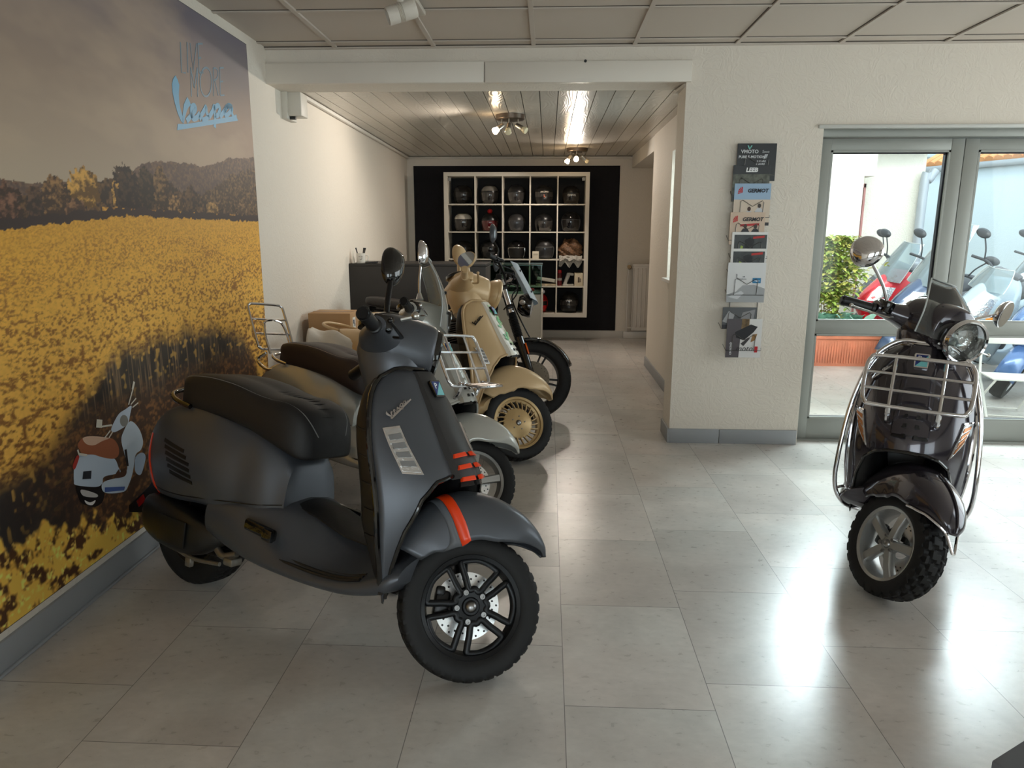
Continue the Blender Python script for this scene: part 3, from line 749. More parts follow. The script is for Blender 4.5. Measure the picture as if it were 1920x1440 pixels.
    if c.get('floral'):
        rg = random.Random(4)
        for gm, n_, sz in ((mat('print_green', (88, 176, 112), rough=.4), 16, .022), (mat('print_light_green', (168, 214, 150), rough=.4), 12, .014)):
            q = MB()
            for _ in range(n_):
                z = rg.uniform(.70, .94); W = SHT(z)[0]; k = (.965 - z) / .32; pr = .0125 + .020 * k; s0 = rg.uniform(-.03, .032)
                a = rg.uniform(0, 6.28); pts = []
                for t in np.linspace(0, 2 * PI, 10, endpoint=False): pts.append((sz * math.cos(t) * .9, sz * .42 * math.sin(t)))
                ctr = Sh(s0 / W, z, pr + .0012); ux = Sh(s0 / W + .01, z, pr) - Sh(s0 / W - .01, z, pr); uz = Sh(s0 / W, z + .004, pr) - Sh(s0 / W, z - .004, pr)
                q.prism([(x * math.cos(a) - y * math.sin(a), x * math.sin(a) + y * math.cos(a)) for x, y in pts], .0006, frame(ctr, ux, uz))
            q.build('printed_leaf', gm, tie)
    # horn grille fins
    q = MB(); dk = MB()
    for i in range(3):
        z = .712 - .032 * i; k = (.965 - z) / .32; pr = .012 + .02 * k
        for sg in (-1, 1):
            a = [Sh(sg * .052 / SHT(z)[0], z, pr * .6), Sh(sg * .014 / SHT(z)[0], z, pr + .003), Sh(sg * .014 / SHT(z - .013)[0], z - .013, pr + .006), Sh(sg * .058 / SHT(z - .013)[0], z - .013, pr * .7)]
            n = np.array([.9, sg * .25, .35]); 
            (q if c.get('fins') else dk).slab(np.array([[a[0], a[1]], [a[3], a[2]]]) + n * (.010 if c.get('fins') else .001), -n * .014)
            if c.get('fins'): dk.slab(np.array([[a[0], a[1]], [a[3], a[2]]]) * 1. + np.array([0, 0, -.016]) + n * .002, -n * .01)
    if c.get('fins'): q.build('horn_grille', ORANGE, tie, bevel=.002)
    if dk.n: dk.build('horn_slot', BLACKP, tie)
    # badge and name script
    q = MB(); z = .905; pr = .026
    Mb = frame(Sh(0, z, pr), (0, 1, 0), Sh(0, z + .01) - Sh(0, z - .01)); hx = [(-.021, .030), (.021, .030), (.024, .024), (.021, -.024), (-.021, -.024), (-.024, .024)]
    q.prism([(x * 1.15, y * 1.12) for x, y in hx], -.012, Mb); bdg = q.build('badge', BLACKG if c.get('darkbadge') else CHROME, tie)
    q = MB(); q.prism([(-.021, .028), (.021, .028), (-.021, -.022)], .0012, Mb); q.build('badge_field', mat('badge_blue', (24, 44, 110), rough=.25), bdg)
    q = MB(); q.prism([(.021, .027), (.021, -.022), (-.020, -.022)], .0014, Mb); q.build('badge_wedge', mat('badge_aqua', (120, 196, 200), rough=.25), bdg)
    q = MB(); q.add(*text_geo('P', .030, .0006), M=Mb @ Matrix.Translation((-.008, .011, .0018))); q.build('badge_letter', mat('badge_white', (230, 232, 236), rough=.3), bdg)
    s0, z0 = c.get('script_at', (-.81, .815)); ux = Sh(s0 + .12, z0 + .022) - Sh(s0, z0); q = MB()
    script_geo(q, .094, .003, frame(Sh(s0, z0, .007), ux, Sh(s0 + .2, z0 + .03) - Sh(s0 + .2, z0 - .03))); q.build('name_script', c.get('script', CHROME), shield)
    # indicators
    for sg in (-1, 1):
        q = MB(); cs = c.get('ind', [(-.50, .665), (-.36, .672), (-.60, .785), (-.79, .795)])
        # order bl br tr tl  (bl = lower outer)
        k = [(.80, .66), (.615, .66), (.735, .80), (.90, .79)] if c.get('ind_style', 'gts') == 'gts' else [(.86, .59), (.72, .59), (.80, .69), (.93, .69)] if c['ind_style'] == 'small' else [(.80, .615), (.62, .565), (.80, .70), (.95, .70)]
        pts = [(sg * a, b) for a, b in k]
        if sg < 0: pts = [pts[0], pts[1], pts[2], pts[3]]
        sh_patch(q, pts, .006, .012); bez = q.build('indicator', c.get('bezel', CHROME), root)
        cx = sum(p[0] for p in pts) / 4; cz = sum(p[1] for p in pts) / 4; pin = [(cx + (a - cx) * .86, cz + (b - cz) * .9) for a, b in pts]
        q = MB(); sh_patch(q, pin, .0085, .004); q.build('indicator_lens', LENS, bez)
        q = MB(); 
        for k2 in range(4):
            f0, f1 = .12 + .21 * k2, .25 + .21 * k2
            L = lambda f, e: (pin[0][e] * (1 - f) + pin[3][e] * f); Rr = lambda f, e: (pin[1][e] * (1 - f) + pin[2][e] * f)
            qq = [(L(f0, 0) * .9 + Rr(f0, 0) * .1, L(f0, 1)), (Rr(f0, 0) * .9 + L(f0, 0) * .1, Rr(f0, 1)), (Rr(f1, 0) * .9 + L(f1, 0) * .1, Rr(f1, 1)), (L(f1, 0) * .9 + Rr(f1, 0) * .1, L(f1, 1))]
            sh_patch(q, qq, .0105, .002, 3)
        q.build('indicator_reflector', c.get('indcol', mat('grey_lens', (146, 148, 151), rough=.2, metal=.6)), bez)
    # ---------------- floor, tunnel and skirts
    LT = [(.27, [(0, .275), (.12, .275), (.185, .29), (.208, .34), (.195, .41), (.12, .44), (0, .45)]), (.42, [(0, .245), (.14, .245), (.205, .262), (.222, .315), (.203, .40), (.13, .45), (0, .46)]),
          (.56, [(0, .232), (.16, .232), (.222, .25), (.23, .285), (.19, .36), (.125, .44), (0, .46)]), (.70, [(0, .226), (.17, .226), (.228, .244), (.232, .272), (.185, .31), (.105, .40), (0, .435)]),
          (.83, [(0, .224), (.17, .224), (.23, .242), (.233, .268), (.185, .29), (.095, .345), (0, .395)]), (.95, [(0, .23), (.17, .23), (.23, .248), (.232, .274), (.185, .295), (.09, .34), (0, .385)]),
          (1.05, [(0, .25), (.16, .25), (.222, .262), (.228, .295), (.185, .32), (.09, .36), (0, .40)]), (1.13, [(0, .275), (.15, .278), (.212, .288), (.222, .325), (.18, .36), (.09, .39), (0, .42)]), (1.17, [(0, .315), (.12, .315), (.19, .322), (.20, .345), (.16, .37), (.08, .39), (0, .41)])]
    H = np.array([p for _, p in LT], float); xs = np.array([x for x, _ in LT]); n = 34
    X = cr(xs, n)[:, 0]; HH = cr(H.reshape(len(LT), -1), n).reshape(n, 7, 2); rings = []
    for x, h in zip(X, HH):
        hp = cr(h, 18); rings.append([(x, -y, z) for y, z in hp] + [(x, y, z) for y, z in hp[-2:0:-1]])
    q = MB(); q.rings(rings); q.build('floor_panel', c.get('floor', P), root, smooth=50)
    q = MB()
    for sg in (-1, 1):
        for k2 in range(3):
            pts = [(x, sg * (.212 - .016 * k2), z) for x, z in ((.50, .318 - .004 + .014 * k2), (.62, .290 + .012 * k2), (.74, .281 + .006 * k2), (.86, .277 + .004 * k2), (.96, .285 + .004 * k2), (1.03, .304 + .004 * k2))]
            q.tube(pts, .0075, 6, smooth=16, flat=.8)
    q.build('floor_rubber', RUBMAT, root)
    if LN:
        q = MB(); G = []
        for x in np.linspace(.60, .98, 12):
            zt = np.interp(x, [.56, .70, .83, .95, 1.05], [.46, .435, .395, .385, .40]); G.append([(x, y, zt + .004 - 2.2 * y * y) for y in np.linspace(-.085, .085, 9)])
        q.slab(np.array(G), np.array([0, 0, -.006])); q.build('floor_mat', RUBMAT, root)
        # passenger foot pegs
        for sg in (-1, 1):
            q = MB(); q.rbox((.575, sg * .219, .37), (.15, .022, .042), .010, ry=.12); q.rbox((.622, sg * .226, .362), (.05, .024, .046), .010, ry=.12); q.build('foot_peg', BLACKG, root)
    # ---------------- rear body
    xs = np.concatenate([np.linspace(-.245, -.15, 9), np.linspace(-.13, .58, 40)]); rings = []
    for x in xs:
        p = body_prof(x); rings.append([(x, -y, z) for y, z in p] + [(x, y, z) for y, z in p[-2:0:-1]])
    q = MB(); q.rings(rings); body = q.build('rear_body', P, root, smooth=50)
    # seam between cowl and lower panel
    q = MB()
    for sg in (-1, 1):
        pts = [(x, sg * (body_y(x, z) + .001), z) for x, z in ((-.16, .418), (-.03, .405), (.10, .405), (.22, .415), (.34, .425), (.46, .432), (.53, .438), (.575, .444))]
        q.tube(pts, .0022, 6, smooth=30)
    q.build('cowl_seam', BLACKP, body)
    for sg in (-1, 1):
        q = MB()
        for k2 in range(6):
            x0, z0 = .0 + .014 * k2, .60 - .022 * k2; ln = .155 - .007 * abs(k2 - 2)
            bd_patch(q, [(x0, z0 - .006), (x0 + ln, z0 - .028), (x0 + ln, z0 - .015), (x0, z0 + .007)], .002, .004, 5, sg)
        q.build('cowl_vent', BLACKP, body)
    if c.get('redband'):
        for sg in (-1, 1):
            q = MB(); bd_patch(q, [(-.085, .378), (-.06, .378), (-.135, .605), (-.155, .605)], .003, .006, 10, sg); q.build('cowl_stripe', ORANGE, body)
    # tail lamp, number plate holder
    q = MB(); q.ball((-.225, 0, .60), (.05, .085, .05), e=.8); tl = q.build('tail_lamp', REDL, root)
    q = MB(); Ms = Matrix.Translation((0, .085, 0)) @ Matrix.Rotation(R(90), 4, 'X'); q.prism([(-.17, .47), (-.11, .375), (-.27, .245), (-.395, .222), (-.405, .236), (-.255, .36)], .17, Ms); pl = q.build('plate_holder', BLACKP, root, bevel=.004)
    q = MB(); q.rbox((-.292, -.0875, .292), (.055, .005, .03), .002, ry=R(-42)); q.build('side_reflector', REDL, pl)
    # ---------------- seat
    ST = Tab([(-.075, .755, .80, .045, .035), (-.055, .735, .838, .10, .08), (.02, .722, .858, .135, .115), (.15, .718, .865, .150, .128), (.28, .708, .853, .155, .125), (.40, .688, .828, .158, .12), (.47, .668, .818, .16, .115), (.54, .646, .815, .158, .11), (.60, .624, .795, .148, .10), (.64, .612, .755, .125, .085), (.662, .622, .70, .09, .06)]) if not c.get('seat_tab') else Tab(c['seat_tab'])
    rings = []; crest = []; crest2 = []
    x0, x1 = ST.d[0, 0], ST.d[-1, 0]
    for x in np.concatenate([np.linspace(x0, x0 + .03, 6)[:-1], np.linspace(x0 + .03, x1 - .05, 34), np.linspace(x1 - .05, x1, 8)[1:]]):
        zb, zt, w, wt = ST(x); h = zt - zb
        p = cr([(0, zb), (w * .8, zb), (w, zb + .12 * h), (w * .99, zb + .5 * h), ((w + wt) / 2 + .008, zt - .16 * h), (wt, zt - .02 * h), (wt * .5, zt + .004), (0, zt)], 22)
        rings.append([(x, -y, z) for y, z in p] + [(x, y, z) for y, z in p[-2:0:-1]]); crest.append((x, -(wt + .009), zt - .055 * h)); crest2.append((x, wt + .009, zt - .055 * h))
    q = MB(); q.rings(rings); seat = q.build('seat', c.get('seat', mat('seat_black', (20, 19, 20), rough=.62, bump=(220, .25, .001))), root, smooth=50)
    q = MB(); q.tube(crest[3:] , .0022, 6); q.tube(crest2[3:], .0022, 6); q.build('seat_stitching', c.get('stitch', mat('grey_thread', (120, 120, 120), rough=.7)), seat)
    q = MB()
    for xx in np.linspace(.40, .635, 10):
        zb, zt, w, wt = ST(xx); q.tube([(xx, y, zt - (abs(y) / wt) ** 3 * .012 + .0015) for y in np.linspace(-wt * .95, wt * .95, 9)], .0022, 5)
    q.build('seat_rib', seat.data.materials[0], seat)
    # grab rail
    q = MB(); q.tube([(.06, -.150, .735), (-.03, -.150, .752), (-.10, -.11, .772), (-.135, 0, .782), (-.10, .11, .772), (-.03, .150, .752), (.06, .150, .735)], .010, 10, smooth=40); q.build('grab_rail', c.get('rail', BLACKG), root)
    # ---------------- engine, exhaust
    q = MB(); rings = []
    for x, yc, zc, hw, hh in cr([(-.115, -.165, .30, .02, .03), (-.09, -.17, .30, .045, .072), (.0, -.175, .285, .055, .088), (.12, -.178, .27, .058, .085), (.22, -.172, .26, .05, .068), (.29, -.16, .27, .035, .042), (.33, -.15, .28, .02, .026)], 26):
        a = np.linspace(0, 2 * PI, 20, endpoint=False); ca, sa = np.cos(a), np.sin(a)
        rings.append(np.stack([np.full(20, x), yc + hw * np.sign(ca) * np.abs(ca) ** .75, zc + hh * np.sign(sa) * np.abs(sa) ** .75], 1))
    q.rings(rings); q.rbox((.12, -.235, .275), (.16, .008, .10), .004, ry=.05); mf = q.build('exhaust_silencer', mat('exhaust_black', (18, 18, 17), rough=.4, noise=(18, .35)), root)
    q = MB(); q.tube([(-.11, -.165, .30), (-.14, -.165, .296)], .018, 14); q.build('exhaust_tip', STEEL, mf)
    q = MB(); q.rbox((.33, -.165, .315), (.055, .05, .085), .014, rx=.3); q.lathe([(0, .02), (.022, .02), (.026, 0), (0, 0)], 16, Matrix.Translation((.345, -.185, .325)) @ LY()); q.tube([(.40, -.16, .235), (.34, -.17, .215), (.30, -.165, .23)], .013, 10, smooth=8); q.rbox((.385, -.165, .205), (.05, .05, .03), .008); q.build('engine_case', ALU, root)
    q = MB(); q.rbox((.2, .0, .30), (.36, .22, .20), .04); q.tube([(.42, -.10, .24), (.30, -.11, .20), (.12, -.12, .19)], .016, 10, smooth=10); q.build('engine', BLACKM, root)
    q = MB(); q.tube([(.36, -.20, .195), (.22, -.205, .185), (.10, -.2, .20)], .008, 8, smooth=12); q.rbox((.20, -.205, .168), (.03, .02, .035), .005); q.build('kick_lever', ALU, root)
    # side stand
    ft = Vector(c.get('foot', (.76, .323, .066)))
    if c.get('nostand'): ft = Vector((.45, .17, .17))
    q = MB(); q.tube([(.80, .15, .25), (.79, .2, .19), tuple(ft + Vector((0, 0, .012)))], .011, 8, smooth=8); q.rbox(tuple(ft + Vector((0, .012, .004))), (.05, .05, .008), .003, rx=R(lean)); q.tube([(.80, .15, .235), (.72, .20, .12)], .006, 6); q.build('side_stand', BLACKM, root)
    # ---------------- headset (turns with the wheel)
    H0 = Vector((.900, 0, 1.03)); Hm = S @ Matrix.Translation(H0)
    HT = cr([(.138, .0, .086, .088), (.122, .0, .098, .10), (.06, .0, .116, .108), (-.01, .0, .128, .108), (-.05, .012, .122, .09), (-.08, .022, .10, .066), (-.10, .032, .066, .04), (-.11, .035, .02, .012)], 30); rings = []
    a = np.linspace(0, 2 * PI, 36, endpoint=False)
    for x, zc, w, h in HT:
        ca, sa = np.cos(a), np.sin(a); rings.append(np.stack([np.full(36, x), w * np.sign(ca) * np.abs(ca) ** .9, zc + .015 + h * np.sign(sa) * np.abs(sa) ** .9], 1))
    q = MB(); q.rings(rings, M=Hm)
    wing = []
    for y in np.linspace(-.225, .225, 31):
        t = abs(y) / .225; rx_ = np.interp(t, [0, .35, .6, .8, 1], [.10, .085, .058, .04, .028]); rz_ = np.interp(t, [0, .35, .6, .8, 1], [.075, .062, .044, .034, .027]); xc = np.interp(t, [0, .5, 1], [-.02, -.045, -.075]); zc = np.interp(t, [0, .5, 1], [.01, .008, .006])
        wing.append(np.stack([xc + rx_ * np.cos(a), np.full(36, y), zc + rz_ * np.sin(a)], 1))
    q.rings(wing, M=Hm)
    neck = []
    for z, rx_, ry_, xc in cr([(-.02, .118, .115, .0), (-.07, .116, .108, .012), (-.11, .104, .095, .02), (-.16, .09, .08, .03)], 8): neck.append(np.stack([xc + rx_ * np.cos(a), ry_ * np.sin(a), np.full(36, z)], 1))
    q.rings(neck, M=Hm); hs = q.build('headset', P, root, smooth=50)
    hl = c.get('lamp', 'flat')
    if hl == 'flat':
        q = MB(); Mz = Hm @ axis_to((.138, 0, .015), (1, 0, -.04), (0, 1, 0)); q.lathe([(.088, -.012), (.09, .0), (.088, .014), (.080, .020), (.076, .016)], 44, Mz @ Matrix.Diagonal((1.03, 1, 1, 1))); q.build('lamp_ring', c.get('ring', BLACKG), hs)
        q = MB(); q.lathe([(.078, .012), (.06, .020), (.03, .025), (0, .026)], 40, Mz); q.build('headlamp', LENS, hs)
    else:
        fx, fz, fr = hl
        q = MB(); Mz = Hm @ axis_to((fx, 0, fz), (1, 0, -.05), (0, 1, 0)); q.lathe([(.0, -.085), (fr * .5, -.075), (fr * .85, -.045), (fr, -.01), (fr * 1.02, .0)], 48, Mz); q.build('lamp_shell', c.get('shell', BLACKG), hs)
        q = MB(); q.lathe([(fr * .99, -.012), (fr * 1.05, -.006), (fr * 1.06, .006), (fr * .98, .016), (fr * .90, .012), (fr * .9, .002)], 56, Mz); q.build('lamp_ring', c.get('ring', CHROME), hs)
        q = MB(); q.lathe([(fr * .9, .004), (fr * .7, -.03), (fr * .4, -.05), (.014, -.055), (.014, -.02), (0, -.018)], 40, Mz); q.build('reflector', mat('lamp_reflector', (210, 208, 204), rough=.16, metal=1., bump=(34, .7, .012)), hs)
        q = MB(); q.lathe([(fr * .93, .006), (fr * .7, .018), (fr * .35, .025), (0, .027)], 40, Mz); q.build('lamp_glass', LENSG, hs)
    q = MB(); Md = Hm @ axis_to((-.065, 0, .10), (-.42, 0, 1), (0, 1, 0)); q.lathe([(0, .012), (.052, .012), (.060, .006), (.064, -.012), (0, -.012)], 32, Md @ Matrix.Diagonal((1.25, 1, 1, 1))); q.build('instrument_dial', BLACKG, hs)
    if c.get('visor'):
        q = MB(); Gv = []
        for t in np.linspace(-1, 1, 13): Gv.append([(.08 + .075 * (1 - t * t) - .05 * u, t * (.085 - .02 * u), .08 + .075 * u - .02 * t * t) for u in np.linspace(0, 1, 6)])
        q.slab(np.array(Gv), np.array([-.004, 0, 0]), Hm); q.build('instrument_visor', BLACKG, hs)
    for sg in (-1, 1):
        g0, g1 = np.array((-.078, sg * .222, -.004)), np.array((-.118, sg * .345, -.016)); d = (g1 - g0) / np.linalg.norm(g1 - g0)
        q = MB(); q.tube([g0, g0 + d * .012, g0 + d * .014, g1 - d * .01, g1], [.025, .025, .0205, .0215, .023], 16, M=Hm); gr = q.build('grip', c.get('grip', BLACKP), hs)
        q = MB(); q.tube([g1, g1 + d * .008], [.0205, .018], 16, M=Hm); q.build('bar_end', c.get('barend', BLACKP), gr) if c.get('barend') else q.build('bar_end', BLACKM, gr)
        q = MB(); q.rbox((-.055, sg * .195, .02), (.07, .045, .055), .012, Hm); q.build('switch_box', c.get('switch', BLACKG), hs)
        q = MB(); q.tube([(-.01, sg * .175, -.01), (.012, sg * .21, -.016), (-.01, sg * .28, -.02), (-.035, sg * .345, -.022)], [.008, .008, .007, .006], 8, M=Hm, smooth=14, flat=.6); q.ball((-.037, sg * .352, -.022), (.009, .009, .009), Hm, 10, 6); q.build('brake_lever', c.get('lever', BLACKM), hs)
    if c.get('knob'):
        q = MB(); q.tube([(.0, -.19, .05), (.035, -.205, .062)], .008, 8, M=Hm); q.ball((.042, -.21, .066), (.014, .014, .014), Hm, 14, 8); q.build('lever_pivot', STEEL, hs)
    # mirrors, given in the headset frame: base, bend, centre, size, facing
    for b, k, ctr, sz, fac in c.get('mirrors', []):
        q = MB(); q.tube([b, k, ctr], c.get('stemr', .007), 10, M=Hm, smooth=14)
        if c.get('stemboot'): q.tube([b, np.array(b) * .7 + np.array(k) * .3], [.02, .011], 12, M=Hm)
        st = q.build('mirror_stem', c.get('mirrorstem', BLACKM), hs)
        q = MB(); Mm = Hm @ axis_to(ctr, fac); ex = c.get('mshape', .8)
        a2 = np.linspace(0, 2 * PI, 32, endpoint=False); ca, sa = np.cos(a2), np.sin(a2); px, py = np.sign(ca) * abs(ca) ** ex, np.sign(sa) * abs(sa) ** ex
        rg_ = [np.stack([sz[0] * r * px * (1 + .10 * py), sz[1] * r * py, np.full(32, h)], 1) for r, h in ((.25, .030), (.6, .026), (.88, .014), (1, 0), (1, -.006), (.96, -.008))]
        q.rings(rg_, True, (True, True), Mm); q.build('mirror_shell', c.get('mirror', BLACKG), st)
        q = MB(); q.rings([np.stack([sz[0] * .93 * px * (1 + .10 * py), sz[1] * .93 * py, np.full(32, h)], 1) for h in (-.0095, -.008)], True, (True, True), Mm); q.build('mirror_glass', mat('mirror_silver', (205, 208, 212), rough=.03, metal=1.), st)
    root['_S'] = 0; del root['_S']
    return root, S, A, Hm
# ================================================================== THE BIKES ON THE SHOP FLOOR
def front_rack(root, tubes=CHROME, z0=.50, z1=.84, off=.085, hw=.195, flap=.13):
    """luggage rack standing off the leg shield, with its folding shelf at the bottom."""
    def pt(y, z): x0 = Sh(0, .86)[0]; x1 = Sh(0, .56)[0]; k = (.86 - z) / .30; return (x0 + (x1 - x0) * k + off, y, z)
    q = MB(); c = .05; P = []
    for y, z in ((-hw, z0 + c), (-hw, z1 - c), (-hw + .012, z1 - .012), (-hw + c, z1), (hw - c, z1), (hw - .012, z1 - .012), (hw, z1 - c), (hw, z0 + c), (hw - .012, z0 + .012), (hw - c, z0), (-hw + c, z0), (-hw + .012, z0 + .012)): P.append(pt(y, z))
    q.tube(P, .0085, 10, True, smooth=60)
    fr = q.build('front_rack', tubes, root)
    q = MB()
    for k in (.33, .66): q.tube([pt(-hw, z0 + (z1 - z0) * k), pt(hw, z0 + (z1 - z0) * k)], .0065, 8)
    for y in (-.085, .085): q.tube([pt(y, z0 - .0), pt(y, z1)], .0065, 8)
    q.build('rack_crossbar', tubes, fr)
    for y in (-.085, .085):
        q = MB(); q.tube([pt(y, z1), tuple(np.array(pt(y, z1)) + np.array([-off * .9, 0, .0]))], .008, 8); q.build('rack_bracket', tubes, fr)
        q = MB(); a = np.array(pt(y, z0)); q.tube([tuple(a), tuple(a + np.array([-.02, 0, -.05])), tuple(a + np.array([-off * .75, 0, -.085]))], .0105, 8, smooth=10); q.build('rack_mount', tubes, fr)
    if flap:
        a = np.array(pt(0, z0 + .012)); q = MB(); w2 = .10
        q.tube([tuple(a + np.array(d)) for d in ((0, -w2, 0), (flap * .8, -w2, -.005), (flap, -w2 + .03, -.004), (flap, w2 - .03, -.004), (flap * .8, w2, -.005), (0, w2, 0))], .0075, 8, smooth=40)
        for t in (.35, .7): q.tube([tuple(a + np.array((flap * t, -w2, -.003))), tuple(a + np.array((flap * t, w2, -.003)))], .006, 8)
        q.build('rack_shelf', tubes, fr)
def rear_rack(root, x=-.20, z=.80, h=.30, hw=.15, tilt=.22):
    """folded-up rear luggage rack."""
    def pt(y, t): return (x - tilt * t * .6, y, z + h * t)
    q = MB(); c = .14; P = [pt(-hw, c), pt(-hw, 1 - c), pt(-hw + .012, 1 - .03), pt(-hw + .045, 1), pt(hw - .045, 1), pt(hw - .012, 1 - .03), pt(hw, 1 - c), pt(hw, c), pt(hw - .012, .03), pt(hw - .045, 0), pt(-hw + .045, 0), pt(-hw + .012, .03)]
    q.tube(P, .008, 10, True, smooth=60); r = q.build('rear_rack', CHROME, root)
    q = MB()
    for t in (.34, .66): q.tube([pt(-hw, t), pt(hw, t)], .0062, 8)
    q.tube([tuple(np.array(pt(-hw + .05, -.08)) + np.array([.03, 0, 0])), tuple(np.array(pt(-hw + .05, .35)) + np.array([.03, 0, 0])), tuple(np.array(pt(-hw + .08, .62)) + np.array([.03, 0, 0])), tuple(np.array(pt(hw - .08, .62)) + np.array([.03, 0, 0])), tuple(np.array(pt(hw - .05, .35)) + np.array([.03, 0, 0])), tuple(np.array(pt(hw - .05, -.08)) + np.array([.03, 0, 0]))], .0075, 8, smooth=40)
    q.build('rack_crossbar', CHROME, r)
    for sg in (-1, 1):
        q = MB(); q.tube([(x + .02, sg * .10, z - .02), (x - .02, sg * .125, z - .07), (x + .09, sg * .14, z - .115), (x + .19, sg * .13, z - .09)], .009, 8, smooth=18); q.build('rack_mount', CHROME, r)
def crash_bars(root):
    for sg in (-1, 1):
        P = [(1.03, sg * .0, .985), (1.03, sg * .09, .98), (1.05, sg * .175, .90), (1.09, sg * .228, .72), (1.13, sg * .248, .50), (1.14, sg * .245, .36), (1.13, sg * .205, .285), (1.06, sg * .15, .245)]
        q = MB(); q.tube(P, .0095, 10, smooth=50); q.tube([(1.135, sg * .24, .345), (1.09, sg * .18, .36)], .006, 8); q.build('crash_bar', CHROME, root)
def windscreen(root, Hm, hgt, wid, base=(.10, .02), lean=.5, m=None, name='windscreen', low=-.06):
    G = []
    for v in np.linspace(0, 1, 12):
        row = []; wv = wid * (1 - .55 * v ** 2.2)
        for u in np.linspace(-1, 1, 15): row.append((base[0] - lean * hgt * v - .07 * u * u * (1 - .3 * v) + .04 * math.sin(PI * v), u * wv, base[1] + low + (hgt - low) * v))
        G.append(row)
    q = MB(); q.slab(np.array(G), np.array([-.004, 0, 0]), Hm); w = q.build(name, m, root)
    q = MB(); E = [tuple(G[i][0]) for i in range(12)] + [tuple(g) for g in G[11][1:]] + [tuple(G[i][-1]) for i in range(10, -1, -1)]
    q.tube(E, .0032, 6, M=Hm); q.build('screen_edge', mat('clear_edge', (190, 196, 196), rough=.2, spec=.8), w)
    q = MB()
    for sg in (-1, 1):
        for t in (3, 6): g = np.array(G[t][7 + sg * 4]); q.lathe([(0, .008), (.008, .008), (.010, 0), (0, 0)], 12, Hm @ axis_to(tuple(g), (1, 0, .2)))
    q.build('screen_fixing', BLACKP, w)

MATTGREY = mat('matt_dark_grey_paint', (84, 87, 93), rough=.38, metal=.5, spec=.5)
make_vespa('motor_scooter', 'scooter', 'matt dark grey scooter with orange mudguard stripe parked before the field mural',
    (-1.424, 2.661), -27.3, 11, 46, dict(paint=MATTGREY, wheel='loops', stripe=True, fins=True, redband=True, darkbadge=True, knob=True,
    tie=mat('matt_black_trim', (38, 37, 38), rough=.45), stemboot=True, stemr=.011, mshape=.85,
    mirrors=[((-.03, .10, .09), (-.05, .10, .20), (-.06, .125, .37), (.050, .078), (.55, -.85, .1))]))

SILV = mat('silver_grey_paint', (188, 188, 182), rough=.24, metal=.3, coat=.7)
r2, S2, A2, H2 = make_vespa('motor_scooter', 'scooter', 'silver grey scooter with brown seat, chrome racks and windscreen behind the matt grey one',
    (-1.453, 3.867), -28.7, 8, 48, dict(scale=.94, paint=SILV, wheel='five', seat=mat('seat_brown', (46, 33, 29), rough=.55, bump=(220, .25, .001)), stitch=mat('pale_thread', (170, 150, 130), rough=.7),
    edge=CHROME, rail=CHROME, mirror=CHROME, mirrorstem=CHROME, lever=CHROME, stemboot=True, trim=SILV,
    mirrors=[((-.03, -.13, .09), (-.05, -.14, .2), (-.06, -.17, .33), (.055, .07), (.9, -.4, .1))]))
front_rack(r2, z0=.74, z1=.985, off=.085, hw=.185, flap=.14); rear_rack(r2, h=.27, hw=.135)
windscreen(r2, H2, .36, .21, (.16, .0), .42, glass_mat('screen_acrylic', (232, 236, 234), 1.6, .22, (226, 230, 228)))

BEIGE = mat('satin_beige_paint', (196, 166, 124), rough=.38, metal=.15, coat=.1)
r3, S3, A3, H3 = make_vespa('motor_scooter', 'scooter', 'satin beige scooter with white floral print and gold wheel beside the black motorcycle',
    (-1.445, 4.79), -20.5, 9, 48, dict(scale=1.02, paint=BEIGE, wheel='multi', rimcol=mat('gold_beige_alloy', (190, 160, 112), rough=.36, metal=.35), seat=mat('seat_tan', (206, 178, 138), rough=.6), edge=BEIGE, trim=BEIGE,
    ind_style='small', tie=mat('white_print_panel', (226, 220, 206), rough=.35, coat=.3), floral=True, script=BLACKG, rail=BEIGE, seat_tab=[(.20, .72, .80, .06, .05), (.23, .71, .85, .12, .10), (.30, .70, .868, .15, .125), (.40, .69, .862, .155, .12), (.47, .67, .848, .16, .115), (.54, .646, .83, .158, .11), (.60, .624, .80, .148, .10), (.64, .612, .755, .125, .085), (.662, .622, .70, .09, .06)], grip=mat('grip_beige', (206, 178, 138), rough=.5), barend=BEIGE, lever=BEIGE, crest=True, bezel=BEIGE,
    lamp=(.20, .03, .095), shell=BEIGE, ring=BEIGE, mirror=BEIGE, mirrorstem=BEIGE, stemr=.012, mshape=.9, darkbadge=True, switch=BEIGE,
    mirrors=[((-.04, .02, .09), (-.05, .03, .17), (-.05, .05, .27), (.055, .075), (.35, -.9, .1)), ((-.04, -.17, .05), (-.06, -.19, .09), (-.07, -.20, .12), (.062, .055), (.75, .66, -.05))]))

VIOLET = mat('gloss_dark_grey_paint', (58, 54, 62), rough=.16, metal=.5, coat=.9, coat_rough=.03)
r4, S4, A4, H4 = make_vespa('motor_scooter', 'scooter', 'glossy dark grey scooter with chrome front rack standing alone before the glass door',
    (1.975, 3.855), -118, 2, 42, dict(wheelk=.91, archdz=.075, nostand=True, shieldw=.88, paint=VIOLET, wheel='five', tread='block', tyrew=.13, ind_style='lx', indcol=mat('amber_reflector', (186, 120, 70), rough=.2, metal=.4), edge=CHROME, guardbar=True, crest=True,
    lamp=(.21, .0, .085), shell=BLACKG, ring=CHROME, mirror=CHROME, mirrorstem=CHROME, lever=STEEL, mshape=1.0, rail=CHROME,
    mirrors=[((-.04, -.20, .03), (-.05, -.26, .10), (-.06, -.385, .195), (.064, .064), (.70, -.70, .12)), ((-.04, .19, .05), (-.05, .22, .10), (-.06, .34, .16), (.06, .06), (-.85, -.5, 0))]))
